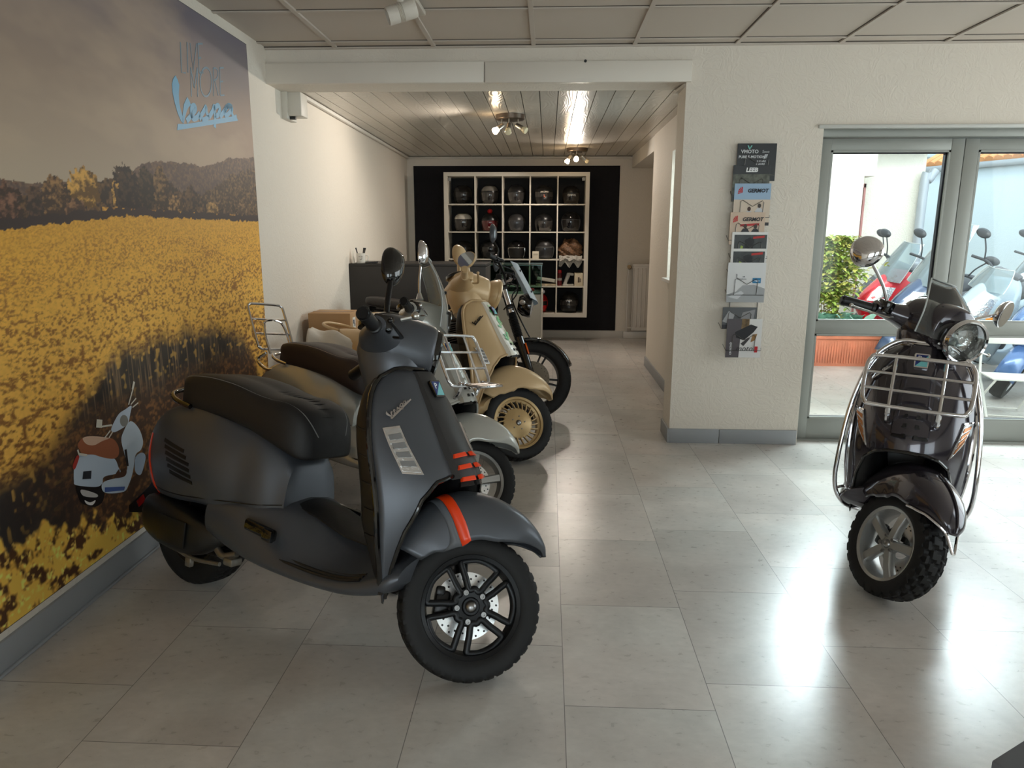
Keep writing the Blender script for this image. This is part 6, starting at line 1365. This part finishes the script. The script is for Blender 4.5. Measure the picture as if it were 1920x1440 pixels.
# ---- brochure rack
def brochures():
    wire = mat('rack_wire', (96, 94, 90), rough=.35, metal=.8)
    t = thing('brochure_rack', 'narrow wire brochure rack hanging on the pillar wall', 'rack', (1.30, YW - .0026, .6))
    q = MB(); q.tube([(-.09, 0, .0), (-.09, 0, 1.32)], .0025, 6); q.tube([(.09, 0, 0), (.09, 0, 1.32)], .0025, 6); q.build('back_wire', wire, t)
    spec = [(1.311, .244, 1.742, .228), (1.285, .230, 1.615, .223), (1.298, .229, 1.465, .261), (1.277, .220, 1.345, .203), (1.298, .228, 1.235, .19), (1.293, .222, 1.135, .185), (1.290, .243, .975, .256), (1.260, .218, .80, .143), (1.297, .228, .612, .256)]
    names = ['black brochure with a green tick logo at the top of the rack', 'black brochure with white title above the blue sky one', 'brochure with two riders under a blue sky', 'tan brochure with two riders and a red bar', 'white framed dark brochure, upper of the two alike', 'white framed dark brochure, lower of the two alike', 'white brochure with a grey scooter and a blue square', 'dark grey brochure low in the rack, mostly hidden', 'motorcycle brochure with white lettering at the bottom']
    for i, ((xc, w, z0, h), nm) in enumerate(zip(spec, names)):
        y = YW - .024 - .006 * i
        o = thing('brochure', nm, 'brochure', (xc, y, z0), (0, 0, 0), 'brochures in the wire rack')
        def rect(x0, z0_, x1, z1_, m, nmn, lay=1, par=None):
            b = MB(); b.box(((x0 + x1) / 2, -.0016 - .0004 * lay, (z0_ + z1_) / 2), (abs(x1 - x0), .0004, abs(z1_ - z0_))); return b.build(nmn, m, par or o, smooth=0)
        def txt(s_, size, x_, z_, col, nmn='title', bold=.02, shear=0., al='CENTER'):
            b = MB(); b.add(*text_geo(s_, size, .0002, shear, al, size * bold), M=Matrix.Translation((x_, -.0038, z_)) @ Matrix.Rotation(R(90), 4, 'X')); return b.build(nmn, mat('print_%d_%d_%d' % col, col, rough=.5), o, smooth=0)
        def poly(pts, col, nmn, lay=2):
            b = MB(); b.prism(pts, .0004, Matrix.Translation((0, -.0016 - .0004 * lay, 0)) @ Matrix.Rotation(R(90), 4, 'X')); return b.build(nmn, mat('print_%d_%d_%d' % col, col, rough=.5), o, smooth=0)
        cols = [(24, 25, 28), (26, 26, 28), (150, 178, 205), (206, 180, 156), (228, 226, 222), (228, 226, 222), (222, 222, 222), (88, 90, 92), (224, 222, 220)]
        b = MB(); b.rbox((0, 0, h / 2), (w, .003, h), .0008); b.build('cover', mat('cover_%d' % i, cols[i], rough=.35), o, smooth=0)
        hw = w / 2
        if i == 0:
            txt('VMOTO', .030, -.045, h - .050, (214, 216, 218)); txt('Soco', .022, .055, h - .050, (170, 172, 174)); poly([(-.062, h - .012), (-.054, h - .012), (-.046, h - .030), (-.038, h - .012), (-.03, h - .012), (-.044, h - .034), (-.05, h - .034)], (120, 200, 190), 'logo')
            txt('PURE E-MOTION', .022, -.03, h - .082, (224, 226, 228)); txt('2 JAHRE', .016, .03, h - .108, (200, 202, 206)); txt('3 JAHRE', .016, .025, h - .126, (200, 202, 206)); txt('4 JAHRE', .016, .02, h - .144, (200, 202, 206)); poly([(.05, h - .066), (.07, h - .066), (.06, h - .094), (.042, h - .094)], (176, 180, 184), 'key')
        elif i == 1:
            rect(-hw, .04, hw, h - .055, mat('photo_woods', (84, 86, 74), rough=.4, noise=(40, .6)), 'photo'); txt('LEEB', .036, .0, h - .03, (238, 238, 238), bold=.04, shear=.15)
        elif i in (2, 3):
            if i == 2: rect(-hw, 0, hw, h * .62, mat('photo_haze', (214, 196, 176), rough=.4), 'photo'); rect(-hw, 0, hw, .02, mat('photo_dark', (50, 50, 56), rough=.5), 'photo_ground', 2)
            for k in range(5):
                a0 = R(100 + 22 * k); poly([(-.062, h - .055), (-.062 + .030 * math.cos(a0 - .14), h - .055 + .034 * math.sin(a0 - .14)), (-.062 + .030 * math.cos(a0 + .14), h - .055 + .034 * math.sin(a0 + .14))], (196, 38, 40), 'shell_logo', 3)
            txt('GERMOT', .032, .032, h - .045, (24, 26, 34), bold=.04, shear=.2)
            if i == 3: poly([(-.045, h - .075), (.075, h - .068), (.075, h - .082), (-.045, h - .089)], (186, 40, 42), 'red_bar', 2); 
            tops = ((-.015, .088), (.048, .108)) if i == 2 else ((-.012, .10), (.052, .098))
            for px_, tz in tops:
                poly([(px_ - .032, .015), (px_ + .032, .015), (px_ + .028, tz - .02), (px_ + .012, tz + .002), (px_ - .012, tz + .002), (px_ - .028, tz - .02)], (206, 206, 208) if i == 2 else (44, 42, 46), 'rider_jacket', 3); poly([(px_ - .032, .015), (px_ - .012, .015), (px_ - .016, tz - .03), (px_ - .028, tz - .02)], (30, 30, 36), 'rider_sleeve', 4)
                poly([(px_ + .011 * math.cos(a), tz + .016 + .014 * math.sin(a)) for a in np.linspace(0, 6.28, 12, endpoint=False)], (70, 48, 40) if px_ < .02 else (60, 52, 46), 'rider_head', 4)
        elif i in (4, 5):
            rect(-hw + .016, .0, hw - .006, h - .018, mat('photo_dark_green', (38, 40, 38), rough=.35, noise=(26, .7)), 'photo'); poly([(-.03, .06), (.02, .07), (.03, h - .05), (.0, h - .035), (-.03, h - .05)], (22, 23, 26), 'rider_jacket'); poly([(.02, h - .03), (.092, h - .022), (.092, h - .036), (.02, h - .044)], (186, 44, 40), 'title'); poly([(-.06, .075), (-.045, .07), (-.04, .10), (-.055, .105)], (150, 170, 70), 'photo_highlight'); poly([(.03, .06), (.06, .06), (.055, .085), (.035, .085)], (150, 190, 200), 'photo_sky')
        elif i == 6:
            poly([(-hw, 0), (hw, 0), (hw, .09), (.05, .115), (-.02, .11), (-.06, .07), (-hw, .05)], (164, 166, 168), 'printed_fairing'); poly([(-hw + .01, .035), (-.03, .075), (-.01, .06), (-.05, .02)], (206, 208, 210), 'printed_highlight', 3); poly([(.04, .125), (.093, .125), (.093, .158), (.04, .158)], (30, 122, 170), 'blue_square', 3); txt('Piaggio', .014, .066, .141, (220, 232, 240)); txt('ORIGINAL', .014, -.03, .150, (150, 152, 154)); poly([(-.068, .185), (-.058, .18), (-.06, .158), (-.064, .158)], (150, 150, 152), 'printed_mirror', 3); poly([(-.03, .165), (-.01, .17), (-.012, .162)], (120, 122, 126), 'printed_mark', 3)
        elif i == 7:
            poly([(-hw, .05), (-.07, .12), (-.03, .10), (-.05, .03)], (168, 168, 170), 'printed_fairing'); poly([(.0, .03), (.09, .05), (.10, .13), (.02, .11)], (140, 140, 142), 'printed_wheel'); rect(-hw, 0, hw, .028, mat('photo_dark', (50, 50, 56), rough=.5), 'photo_ground', 3)
        else:
            poly([(-hw, 0), (-.028, 0), (-.018, h), (-hw, h)], (84, 78, 82), 'spine_band'); rect(-.05, h * .55, .03, h, mat('photo_ochre', (120, 96, 62), rough=.4, noise=(30, .6)), 'photo'); poly([(-.05, h * .52), (.0, h * .45), (.06, h * .66), (.085, h * .80), (.04, h * .86), (-.02, h * .74), (-.06, h * .66)], (32, 32, 36), 'printed_motorcycle', 3)
            poly([(-.02, h * .36), (.03, h * .52), (.04, h * .50), (.0, h * .30)], (60, 56, 56), 'printed_wheel', 3); poly([(.045, h * .40), (.075, h * .46), (.085, h * .62), (.055, h * .60)], (150, 112, 66), 'printed_rock', 3); txt('moto', .05, .005, .06, (44, 44, 48), bold=.0, shear=.3); poly([(.072, .035), (.092, .035), (.094, .075), (.074, .075)], (190, 30, 40), 'red_logo', 4)
            b = MB(); b.add(*text_geo('ON ROAD', .018, .0002, 0, 'CENTER', .0004), M=Matrix.Translation((-.082, -.004, .06)) @ Matrix.Rotation(R(90), 4, 'X') @ Matrix.Rotation(R(90), 4, 'Z')); b.build('spine_title', mat('print_226_226_226', (226, 226, 226), rough=.5), o, smooth=0)
        # wire pocket in front
        yy = y - (YW - .004) - .006; zz = z0 + h * .38 - .6; q = MB(); xo = xc - 1.30
        q.tube([(xo - .075, yy, zz - .05), (xo - .07, yy, zz + .05), (xo - .06, yy, zz + .06), (xo + .005, yy, zz + .02), (xo + .065, yy, zz + .055), (xo + .075, yy, zz + .045), (xo + .068, yy, zz - .05)], .0019, 6)
        q.tube([(xo - .118, yy + .02, zz - .035), (xo - .115, yy, zz - .05), (xo + .115, yy, zz - .05), (xo + .12, yy + .02, zz - .035)], .0019, 6); q.tube([(xo - .118, yy + .02, zz - .035), (xo - .118, 0, zz - .02)], .0019, 6); q.build('wire_pocket', wire, t)
brochures()

# ---- low display stand cut by the frame edge
t = thing('display_plinth', 'low dark plinth with grey top at the picture corner by the floor', 'plinth', (1.135, 1.235, 0), (0, 0, R(32))); 
q = MB(); q.rbox((0, 0, .395), (.44, .30, .05), .004); q.build('top', mat('plinth_top_grey', (98, 102, 108), rough=.5), t); q = MB(); q.rbox((0.0, 0.0, .19), (.40, .26, .37), .004); q.build('base', mat('plinth_black', (20, 20, 22), rough=.5), t)
# ================================================================== THE COURTYARD
def outdoors():
    # paving with interlocking stones
    m = bpy.data.materials.new('interlocking_pavers'); m.use_nodes = True; nt = m.node_tree; N, K = nt.nodes, nt.links; b = N['Principled BSDF']; b.inputs['Roughness'].default_value = .85
    tc = N.new('ShaderNodeTexCoord'); sp = N.new('ShaderNodeSeparateXYZ'); K.new(tc.outputs['Object'], sp.inputs[0])
    def math_(op, a, v=None):
        q = N.new('ShaderNodeMath'); q.operation = op
        for i, x in enumerate((a, v)):
            if x is None: continue
            if isinstance(x, (int, float)): q.inputs[i].default_value = x
            else: K.new(x, q.inputs[i])
        return q.outputs[0]
    wob = N.new('ShaderNodeMath'); wob.operation = 'PINGPONG'; K.new(math_('MULTIPLY', sp.outputs[0], 1.), wob.inputs[0]); wob.inputs[1].default_value = .055
    wob2 = N.new('ShaderNodeMath'); wob2.operation = 'PINGPONG'; K.new(sp.outputs[1], wob2.inputs[0]); wob2.inputs[1].default_value = .055
    cb = N.new('ShaderNodeCombineXYZ'); K.new(math_('ADD', sp.outputs[0], math_('MULTIPLY', wob2.outputs[0], .5)), cb.inputs[0]); K.new(math_('ADD', sp.outputs[1], math_('MULTIPLY', wob.outputs[0], .5)), cb.inputs[1])
    br = N.new('ShaderNodeTexBrick'); br.inputs['Scale'].default_value = 1; br.inputs['Brick Width'].default_value = .22; br.inputs['Row Height'].default_value = .11; br.inputs['Mortar Size'].default_value = .010; br.inputs['Color1'].default_value = srgb(172, 152, 118); br.inputs['Color2'].default_value = srgb(160, 139, 106); br.inputs['Mortar'].default_value = srgb(64, 54, 40)
    K.new(cb.outputs[0], br.inputs['Vector']); K.new(br.outputs['Color'], b.inputs['Base Color'])
    q = MB(); q.box((6.0, 10.2, -.06), (9.6, 10.3, .1)); o = struct(q.build('ground', m, smooth=0))
    # building fronts
    W1 = plaster('courtyard_white_render', (236, 230, 218), .5); W2 = plaster('courtyard_pale_blue_render', (198, 212, 222), .2)
    w = MB(); y = 9.5
    w.box((3.18, y + .12, 1.9), (1.54, .24, 3.8)); w.box((4.495, y + .5, 1.23), (.76, .24, 2.46)); w.box((4.755, y + 2.4, 1.23), (.24, 3.9, 2.46)); w.box((4.02, y + .30, 3.0), (.14, .6, 1.75)); struct(w.build('wall_courtyard', W1, smooth=0)); q = MB(); q.rbox((4.50, y + .46, 2.49), (.86, .5, .06), .01); struct(q.build('trim_11', mat('zinc_gutter', (150, 156, 162), rough=.45, metal=.4)))
    q = MB()
    for x0, x1 in ((3.955, 3.985), (4.10, 4.125)): q.box(((x0 + x1) / 2, y + .36, 1.2), (x1 - x0, .05, 1.7))
    for z_ in (.55, 1.25, 2.03): q.box((4.04, y + .36, z_), (.17, .05, .05))
    wf = struct(q.build('window_4', mat('faded_red_frame', (176, 120, 116), rough=.6), smooth=0)); q = MB(); q.box((4.04, y + .37, 1.3), (.12, .01, 1.5)); struct(q.build('pane', mat('dark_window_pane', (120, 90, 96), rough=.2), wf, smooth=0))
    # low building on the right with gutter
    w = MB(); a, b2 = Vector((6.62, 13.5, 0)), Vector((9.4, 7.4, 0)); d = b2 - a; M = Matrix.Translation(a) @ Matrix.Rotation(math.atan2(d.y, d.x), 4, 'Z')
    w.box((d.length / 2, .15, 1.24), (d.length, .3, 2.48), M); struct(w.build('wall_annex', W2, smooth=0))
    q = MB(); q.rbox((d.length / 2, -.02, 2.52), (d.length + .2, .16, .10), .03, M); struct(q.build('trim_9', mat('zinc_gutter', (150, 156, 162), rough=.45, metal=.4)))
    q = MB(); Rm = M @ Matrix.Translation((d.length / 2, .9, 3.0)) @ Matrix.Rotation(R(25), 4, 'X'); 
    for k in range(46): q.tube([(-d.length / 2 + .15 * k, -1.0, 0), (-d.length / 2 + .15 * k, 1.2, 0)], .085, 8, M=Rm)
    struct(q.build('roof_annex', mat('clay_roof_tile', (214, 150, 100), rough=.8, noise=(3, .2))))
    w = MB(); w.box((6.0, 15.2, 1.4), (4.2, .3, 2.8)); struct(w.build('wall_far', W1, smooth=0)); q = MB(); q.rbox((6.0, 15.0, 2.9), (4.4, .9, .12), .02); struct(q.build('roof_far', mat('pale_eave', (190, 204, 210), rough=.6))); 
    q = MB(); q.rbox((6.3, 13.9, 2.62), (.4, .3, .3), .01); struct(q.build('trim_10', mat('chimney_brick', (150, 112, 92), rough=.8, noise=(20, .3))))
    # rain pipe
    t = thing('rain_pipe', 'grey rain pipe on the pale corner of the courtyard wall', 'pipe', (4.83, 9.78, 0)); q = MB(); q.tube([(.12, .0, 2.22), (.05, .0, 2.10), (0, 0, 2.0), (0, 0, .0)], .055, 16, smooth=30); q.build('pipe', mat('pipe_zinc', (172, 178, 186), rough=.45, metal=.3), t); q = MB(); q.lathe([(.058, 1.0), (.062, 1.01), (.062, 1.05), (.058, 1.06)], 20); q.build('pipe_clip', MATS['pipe_zinc'], t)
    # cream bent hoop pipe
    t = thing('vent_pipe', 'cream bent pipe standing among the parked scooters', 'pipe', (3.83, 7.72, 0)); q = MB(); q.tube([(0, 0, 0), (0, 0, .82), (.01, 0, .88), (.06, 0, .92), (.30, 0, .92)], .035, 14, smooth=40); q.build('pipe', mat('cream_plastic', (224, 212, 180), rough=.5), t)
    # planter with plants
    t = thing('planter_box', 'terracotta planter box standing in the courtyard behind the door', 'planter', (3.12, 8.02, 0)); q = MB()
    x0, x1, y0, y1, h = -.42, .46, -.20, .20, .36
    def ring(k, z_): return [(x0 + k, y0 + k, z_), (x1 - k, y0 + k, z_), (x1 - k, y1 - k, z_), (x0 + k, y1 - k, z_)]
    q.rings([ring(.03, .0), ring(.0, h - .06), ring(-.015, h - .055), ring(-.015, h), ring(.02, h), ring(.03, h - .05)], True, (True, True)); tc_ = mat('terracotta', (206, 122, 92), rough=.75, noise=(9, .12)); q.build('box', tc_, t, smooth=0)
    q = MB()
    for k in range(30): q.rbox((x0 + .03 + .028 * k, y0 + .012 - .004, .16), (.012, .014, .24), .004)
    for k in range(13): q.rbox((x1 - .010, y0 + .03 + .028 * k, .16), (.014, .012, .24), .004)
    q.build('ribbing', tc_, t)
    rg = random.Random(12)
    def leaf(q, p, d, L, w, droop=.4, M=None):
        d = Vector(d).normalized(); s = Vector((-d.y, d.x, 0)); s = s.normalized() if s.length > .01 else Vector((1, 0, 0)); rows = []
        for k in range(6):
            u = k / 5; c = Vector(p) + d * L * u + Vector((0, 0, -droop * L * u * u)); ww = w * math.sin(PI * min(.97, .06 + .9 * u)) ** .8
            rows.append([tuple(c - s * ww + Vector((0, 0, ww * .35))), tuple(c), tuple(c + s * ww + Vector((0, 0, ww * .35)))])
        q.grid(np.array(rows))
    t2 = thing('hosta_plant', 'broad blue-green hosta leaves in the terracotta planter', 'plant', (3.12, 8.02, .34)); q = MB()
    for k in range(70):
        a = rg.uniform(0, 6.28); p = (rg.uniform(-.38, .42), rg.uniform(-.15, .1), rg.uniform(-.02, .08)); leaf(q, p, (math.cos(a) * .8, math.sin(a) * .8 - .25, rg.uniform(.5, 2.2)), rg.uniform(.24, .36), rg.uniform(.06, .09), rg.uniform(.2, .7))
    q.build('foliage', mat('hosta_leaf', (150, 190, 172), rough=.5, noise=(20, .2)), t2, smooth=30)
    t3 = thing('climbing_shrub', 'yellow-green leafy shrub growing up the courtyard wall', 'shrub', (3.14, 8.12, .34)); q = MB()
    for k in range(6): 
        x_ = rg.uniform(-.14, .18); q.tube([(x_ * .4, 0, -.02), (x_ * .7, .03, .3), (x_, .05, rg.uniform(.7, 1.0))], .004, 6, smooth=8)
    q.build('stem', mat('reddish_stem', (132, 84, 70), rough=.7), t3); q = MB(); q2 = MB()
    for k in range(2600):
        z_ = rg.uniform(.12, 1.06) ** .85; wd = .08 + .24 * min(1, max(0, z_ - .2) / .5) * (1 - max(0, z_ - .85) * 1.6); x_ = rg.gauss(.03, wd * .5); y_ = rg.uniform(-.14, .14)
        if z_ < .35 and rg.random() < .75: continue
        a = rg.uniform(0, 6.28); leaf(q if rg.random() < .6 else q2, (x_, y_, z_), (math.cos(a), math.sin(a) - .3, rg.uniform(-.5, .6)), rg.uniform(.04, .075), rg.uniform(.018, .03), .3)
    q.build('foliage', mat('shrub_leaf', (150, 170, 78), rough=.55), t3, smooth=0); q2.build('foliage', mat('shrub_leaf_yellow', (206, 200, 110), rough=.55), t3, smooth=0)
    # white folding chair
    t = thing('folding_chair', 'white folding chair with slatted seat outside the door', 'chair', (3.66, 5.72, 0), (0, 0, R(-12))); wm = mat('chair_white_metal', (234, 232, 228), rough=.45)
    for sg in (-1, 1):
        x_ = .175 * sg; q = MB(); q.tube([(x_, -.14, .01), (x_, .02, .20), (x_, .12, .33), (x_, .16, .63)], .010, 8, smooth=18, flat=.6); q.build('leg', wm, t); q = MB(); q.tube([(x_ * .9, .20, .01), (x_ * .9, -.02, .20), (x_ * .9, -.16, .305)], .010, 8, flat=.6); q.build('leg', wm, t)
    for k in range(6):
        q = MB(); q.rbox((0, -.16 + .052 * k, .318), (.35, .044, .012), .003); q.build('seat_slat', wm, t)
    for z_ in (.595,): q = MB(); q.rbox((0, .158, z_), (.37, .014, .085), .004); q.build('back_slat', wm, t)
    q = MB(); q.tube([(-.16, -.12, .022), (.16, -.12, .022)], .006, 6); q.tube([(-.16, .18, .022), (.16, .18, .022)], .006, 6); q.build('stretcher', wm, t)
outdoors()

def parked_scooter(loc, heading, label, col, lean=9, screen=.45, seatc=(52, 54, 60), big=1.0, steer=35, amber=True, tail=False):
    t = thing('parked_scooter', label, 'scooter', (loc[0], loc[1], .0), (-R(lean), 0, R(heading)), 'scooters parked in the courtyard'); t.scale = (big,) * 3
    P = mat('yard_paint_%d_%d_%d' % col, col, rough=.22, coat=.6, metal=.2); D = mat('yard_dark_plastic', (62, 64, 70), rough=.45); S = steer_matrix(steer); A = S @ Matrix.Translation(AX)
    for nm, M in (('front_wheel', A), ('rear_wheel', Matrix.Translation((0, 0, .232)))):
        q = MB(); q.lathe([(.15, .05), (.19, .06), (.222, .05), (.232, 0), (.222, -.05), (.19, -.06), (.15, -.05)], 40, LY(M)); w = q.build(nm, RUBBER, t)
        q = MB(); q.lathe([(.152, .05), (.14, .04), (.14, -.04), (.152, -.05)], 36, LY(M)); q.lathe([(0, .03), (.03, .03), (.035, 0), (0, 0)], 20, LY(M))
        for k in range(5): bar(q, R(72 * k), .02, .142, .035, .045, .03, .03, .03, M)
        q.build('rim', SILVERP, w)
    def hull(st, name, m, par=t, e=.7, M=None):
        rings = []; a = np.linspace(0, 2 * PI, 28, endpoint=False); ca, sa = np.cos(a), np.sin(a)
        for x, w, zb, zt in cr(st, 24): rings.append(np.stack([np.full(28, x), w * np.sign(ca) * abs(ca) ** e, (zb + zt) / 2 + (zt - zb) / 2 * np.sign(sa) * abs(sa) ** e], 1))
        q = MB(); q.rings(rings, M=M); return q.build(name, m, par)
    hull([(-.50, .04, .70, .76), (-.40, .12, .58, .80), (-.15, .20, .42, .78), (.15, .23, .34, .74), (.40, .19, .26, .66), (.60, .16, .20, .50), (.85, .19, .18, .40), (1.0, .19, .22, .42)], 'body', P)
    hull([(-.42, .10, .78, .88), (-.25, .16, .76, .92), (.05, .18, .73, .90), (.20, .18, .70, .82), (.40, .17, .65, .80), (.58, .12, .62, .76), (.64, .06, .62, .70)], 'seat', mat('yard_seat_%d' % seatc[0], seatc, rough=.6), e=.6)
    # front fairing: wedge leaning back
    rings = []; a = np.linspace(-1, 1, 21)
    for z, w, xe, xc in cr([(.24, .17, 1.02, 1.10), (.36, .22, 1.00, 1.20), (.50, .25, .98, 1.34), (.62, .25, .95, 1.42), (.74, .25, .92, 1.38), (.86, .23, .90, 1.26), (.98, .19, .88, 1.12), (1.05, .13, .88, 1.02)], 22): rings.append([(xe + (xc - xe) * (1 - abs(s) ** 1.9), s * w, z) for s in a])
    q = MB(); q.grid(np.array(rings)); f = q.build('front_fairing', P, t, solid=.02)
    for sg in (-1, 1):
        G = [[rings[i][j] for j in ((3, 5, 7) if sg < 0 else (13, 15, 17))] for i in (11, 13, 15)]; q = MB(); q.slab(np.array(G) + np.array([.006, 0, 0]), np.array([-.01, 0, 0])); q.build('headlamp', LENS, f)
        if amber: G = [[rings[i][j] for j in ((1, 2, 3) if sg < 0 else (17, 18, 19))] for i in (9, 10, 11)]; q = MB(); q.slab(np.array(G) + np.array([.006, sg * .003, 0]), np.array([-.01, 0, 0])); q.build('indicator', mat('yard_amber', (236, 150, 60), rough=.2, coat=.4), f)
    G = []
    for an in np.linspace(R(10), R(150), 14): G.append([(.27 * math.cos(an), u * .085, .27 * math.sin(an) - .02 * u * u) for u in np.linspace(-1, 1, 7)])
    q = MB(); q.grid(np.array(G), A); q.build('mudguard', P, t, solid=.006)
    hull([(.78, .12, .26, .80), (.86, .18, .26, .92), (.93, .18, .30, .98), (.97, .12, .4, .9)], 'inner_fairing', D)
    if screen:
        G = []
        for v in np.linspace(0, 1, 10): G.append([(1.16 - .52 * screen * v * 1.2 - .08 * u * u, u * (.20 - .06 * v * v), .92 + screen * v) for u in np.linspace(-1, 1, 11)])
        q = MB(); q.slab(np.array(G), np.array([-.004, 0, 0])); q.build('windscreen', glass_mat('yard_screen', (214, 226, 230), 1.6, .22, (214, 226, 232)), t)
        q = MB(); q.tube([tuple(g[0]) for g in G] + [tuple(x) for x in G[-1]] + [tuple(g[-1]) for g in G[::-1]], .004, 6); q.build('screen_edge', MATS['clear_edge'], t)
    Hm = S @ Matrix.Translation((.90, 0, 1.03)); q = MB(); q.tube([(-.10, -.36, .05), (-.06, -.2, .06), (0, -.08, .0), (0, .08, .0), (-.06, .2, .06), (-.10, .36, .05)], .014, 8, M=Hm, smooth=24); q.rbox((0, 0, .02), (.16, .26, .10), .04, Hm); q.build('handlebar', D, t)
    for sg in (-1, 1):
        q = MB(); q.tube([(-.07, sg * .24, .06), (-.05, sg * .27, .16), (-.06, sg * .33, .26)], .007, 6, M=Hm, smooth=10); st = q.build('mirror_stem', D, t); q = MB(); Mm = Hm @ axis_to((-.06, sg * .36, .29), (1, sg * .25, .1)); a2 = np.linspace(0, 2 * PI, 20, endpoint=False)
        q.rings([np.stack([.072 * r * np.cos(a2), .045 * r * np.sin(a2), np.full(20, h)], 1) for r, h in ((.4, .025), (.8, .018), (1, 0), (.96, -.006))], True, (True, True), Mm); q.build('mirror', D, st)
    q = MB(); q.rbox((-.44, 0, .66), (.06, .20, .06), .02); q.build('tail_lamp', mat('yard_red_lens', (196, 40, 64), rough=.2, coat=.4), t)
    return t
yard = [((5.12, 9.60), 198, 'dark scooter parked deepest beside the leafy shrub', (60, 66, 76), 9, .0, (52, 54, 60)),
        ((4.84, 8.88), 198, 'red scooter with a clear windscreen in the courtyard', (206, 40, 54), 9, .42, (52, 54, 60)),
        ((4.86, 8.14), 198, 'dark blue scooter with a tall windscreen next to the red one', (58, 74, 104), 9, .62, (60, 62, 66)),
        ((6.75, 9.45), 198, 'silver white scooter with a low screen deepest at the frame edge', (214, 216, 216), 9, .34, (120, 124, 130)),
        ((5.12, 7.42), 196, 'pale grey-blue scooter with a grey seat nearest the glass door', (166, 182, 194), 9, .20, (150, 164, 174)),
        ((6.72, 8.74), 198, 'white scooter with amber indicators among the parked row', (226, 226, 222), 9, .0, (96, 98, 104)),
        ((5.30, 6.70), 194, 'blue scooter parked low at the frame edge behind the white chair', (76, 108, 160), 9, .0, (110, 114, 122))]
for (loc, hd, lb, col, ln, sc, se) in yard: parked_scooter(loc, hd, lb, col, ln, sc, se)
# ================================================================== CAMERA AND LIGHT
def camera():
    f, yaw, pitch, roll, h = 1340.85, .0484, .208, -.0027, 1.4139
    cy, sy, cp, sp = math.cos(yaw), math.sin(yaw), math.cos(pitch), math.sin(pitch)
    F = np.array([-sy * cp, cy * cp, -sp]); r = np.array([cy, sy, 0]); d = np.cross(F, r); c, s = math.cos(roll), math.sin(roll)
    x, y = c * r + s * d, -(-s * r + c * d)
    cam = bpy.data.cameras.new('camera'); cam.sensor_width = 36; cam.lens = f / 1920 * 36; cam.clip_end = 200
    o = bpy.data.objects.new('camera', cam); COL.objects.link(o)
    o.matrix_world = Matrix(((x[0], y[0], -F[0], 0), (x[1], y[1], -F[1], 0), (x[2], y[2], -F[2], h), (0, 0, 0, 1)))
    scene.camera = o
camera()
def area(name, loc, d, sx, sy, power, rgb):
    l = bpy.data.lights.new(name, 'AREA'); l.shape = 'RECTANGLE'; l.size = sx; l.size_y = sy; l.energy = power; l.color = rgb
    o = bpy.data.objects.new(name, l); COL.objects.link(o); o.matrix_world = axis_to(loc, Vector(d) * -1, (0, 0, 1)); return o
# daylight through the shop windows; fill lamps added above the door and at the street
area('added_door_fill', (3.0, 6.1, 2.95), (-.25, -1, -.85), 3.2, 1.3, 500, (.90, .95, 1.0)).data.spread = R(80)  # unseen lamp added above the door, brightens the floor inside
area('daylight_glazed_side', (5.05, 3.1, 1.4), (-1, .0, -.15), 3.4, 1.9, 38, (1.0, .985, .96))
area('daylight_street_side', (3.7, -2.95, 1.45), (-.2, 1, -.1), 2.6, 1.9, 18, (1.0, .98, .95))
area('added_street_fill', (.0, -2.95, 1.45), (-.1, 1, -.12), 2.2, 1.9, 36, (.95, .98, 1.0))  # unseen opening and lamp added to light the nearest scooter's flank
area('daylight_passage_window', (1.42, 5.98, 1.56), (-1, 0, -.1), 1.1, 1.0, 26, (.9, .95, 1.0))
wd = bpy.data.worlds.new('daylight'); scene.world = wd; wd.use_nodes = True
wb = wd.node_tree.nodes['Background']; wb.inputs[0].default_value = (.86, .93, 1.0, 1); wb.inputs[1].default_value = 2.8
sun = bpy.data.lights.new('sun', 'SUN'); sun.energy = 1.4; sun.angle = R(12); sun.color = (1, .95, .86)
so = bpy.data.objects.new('sun', sun); COL.objects.link(so); so.rotation_euler = (R(38), R(-14), 0)
vs = scene.view_settings; vs.view_transform = 'Standard'; vs.look = 'None'; vs.gamma = 1; vs.use_curve_mapping = False; vs.exposure = .03
scene.cycles.max_bounces = 8; scene.cycles.diffuse_bounces = 3; scene.cycles.glossy_bounces = 4; scene.cycles.transmission_bounces = 6; scene.cycles.transparent_max_bounces = 12
scene.cycles.use_denoising = True; scene.cycles.sample_clamp_indirect = 6
scene.cycles.caustics_reflective = False; scene.cycles.caustics_refractive = False
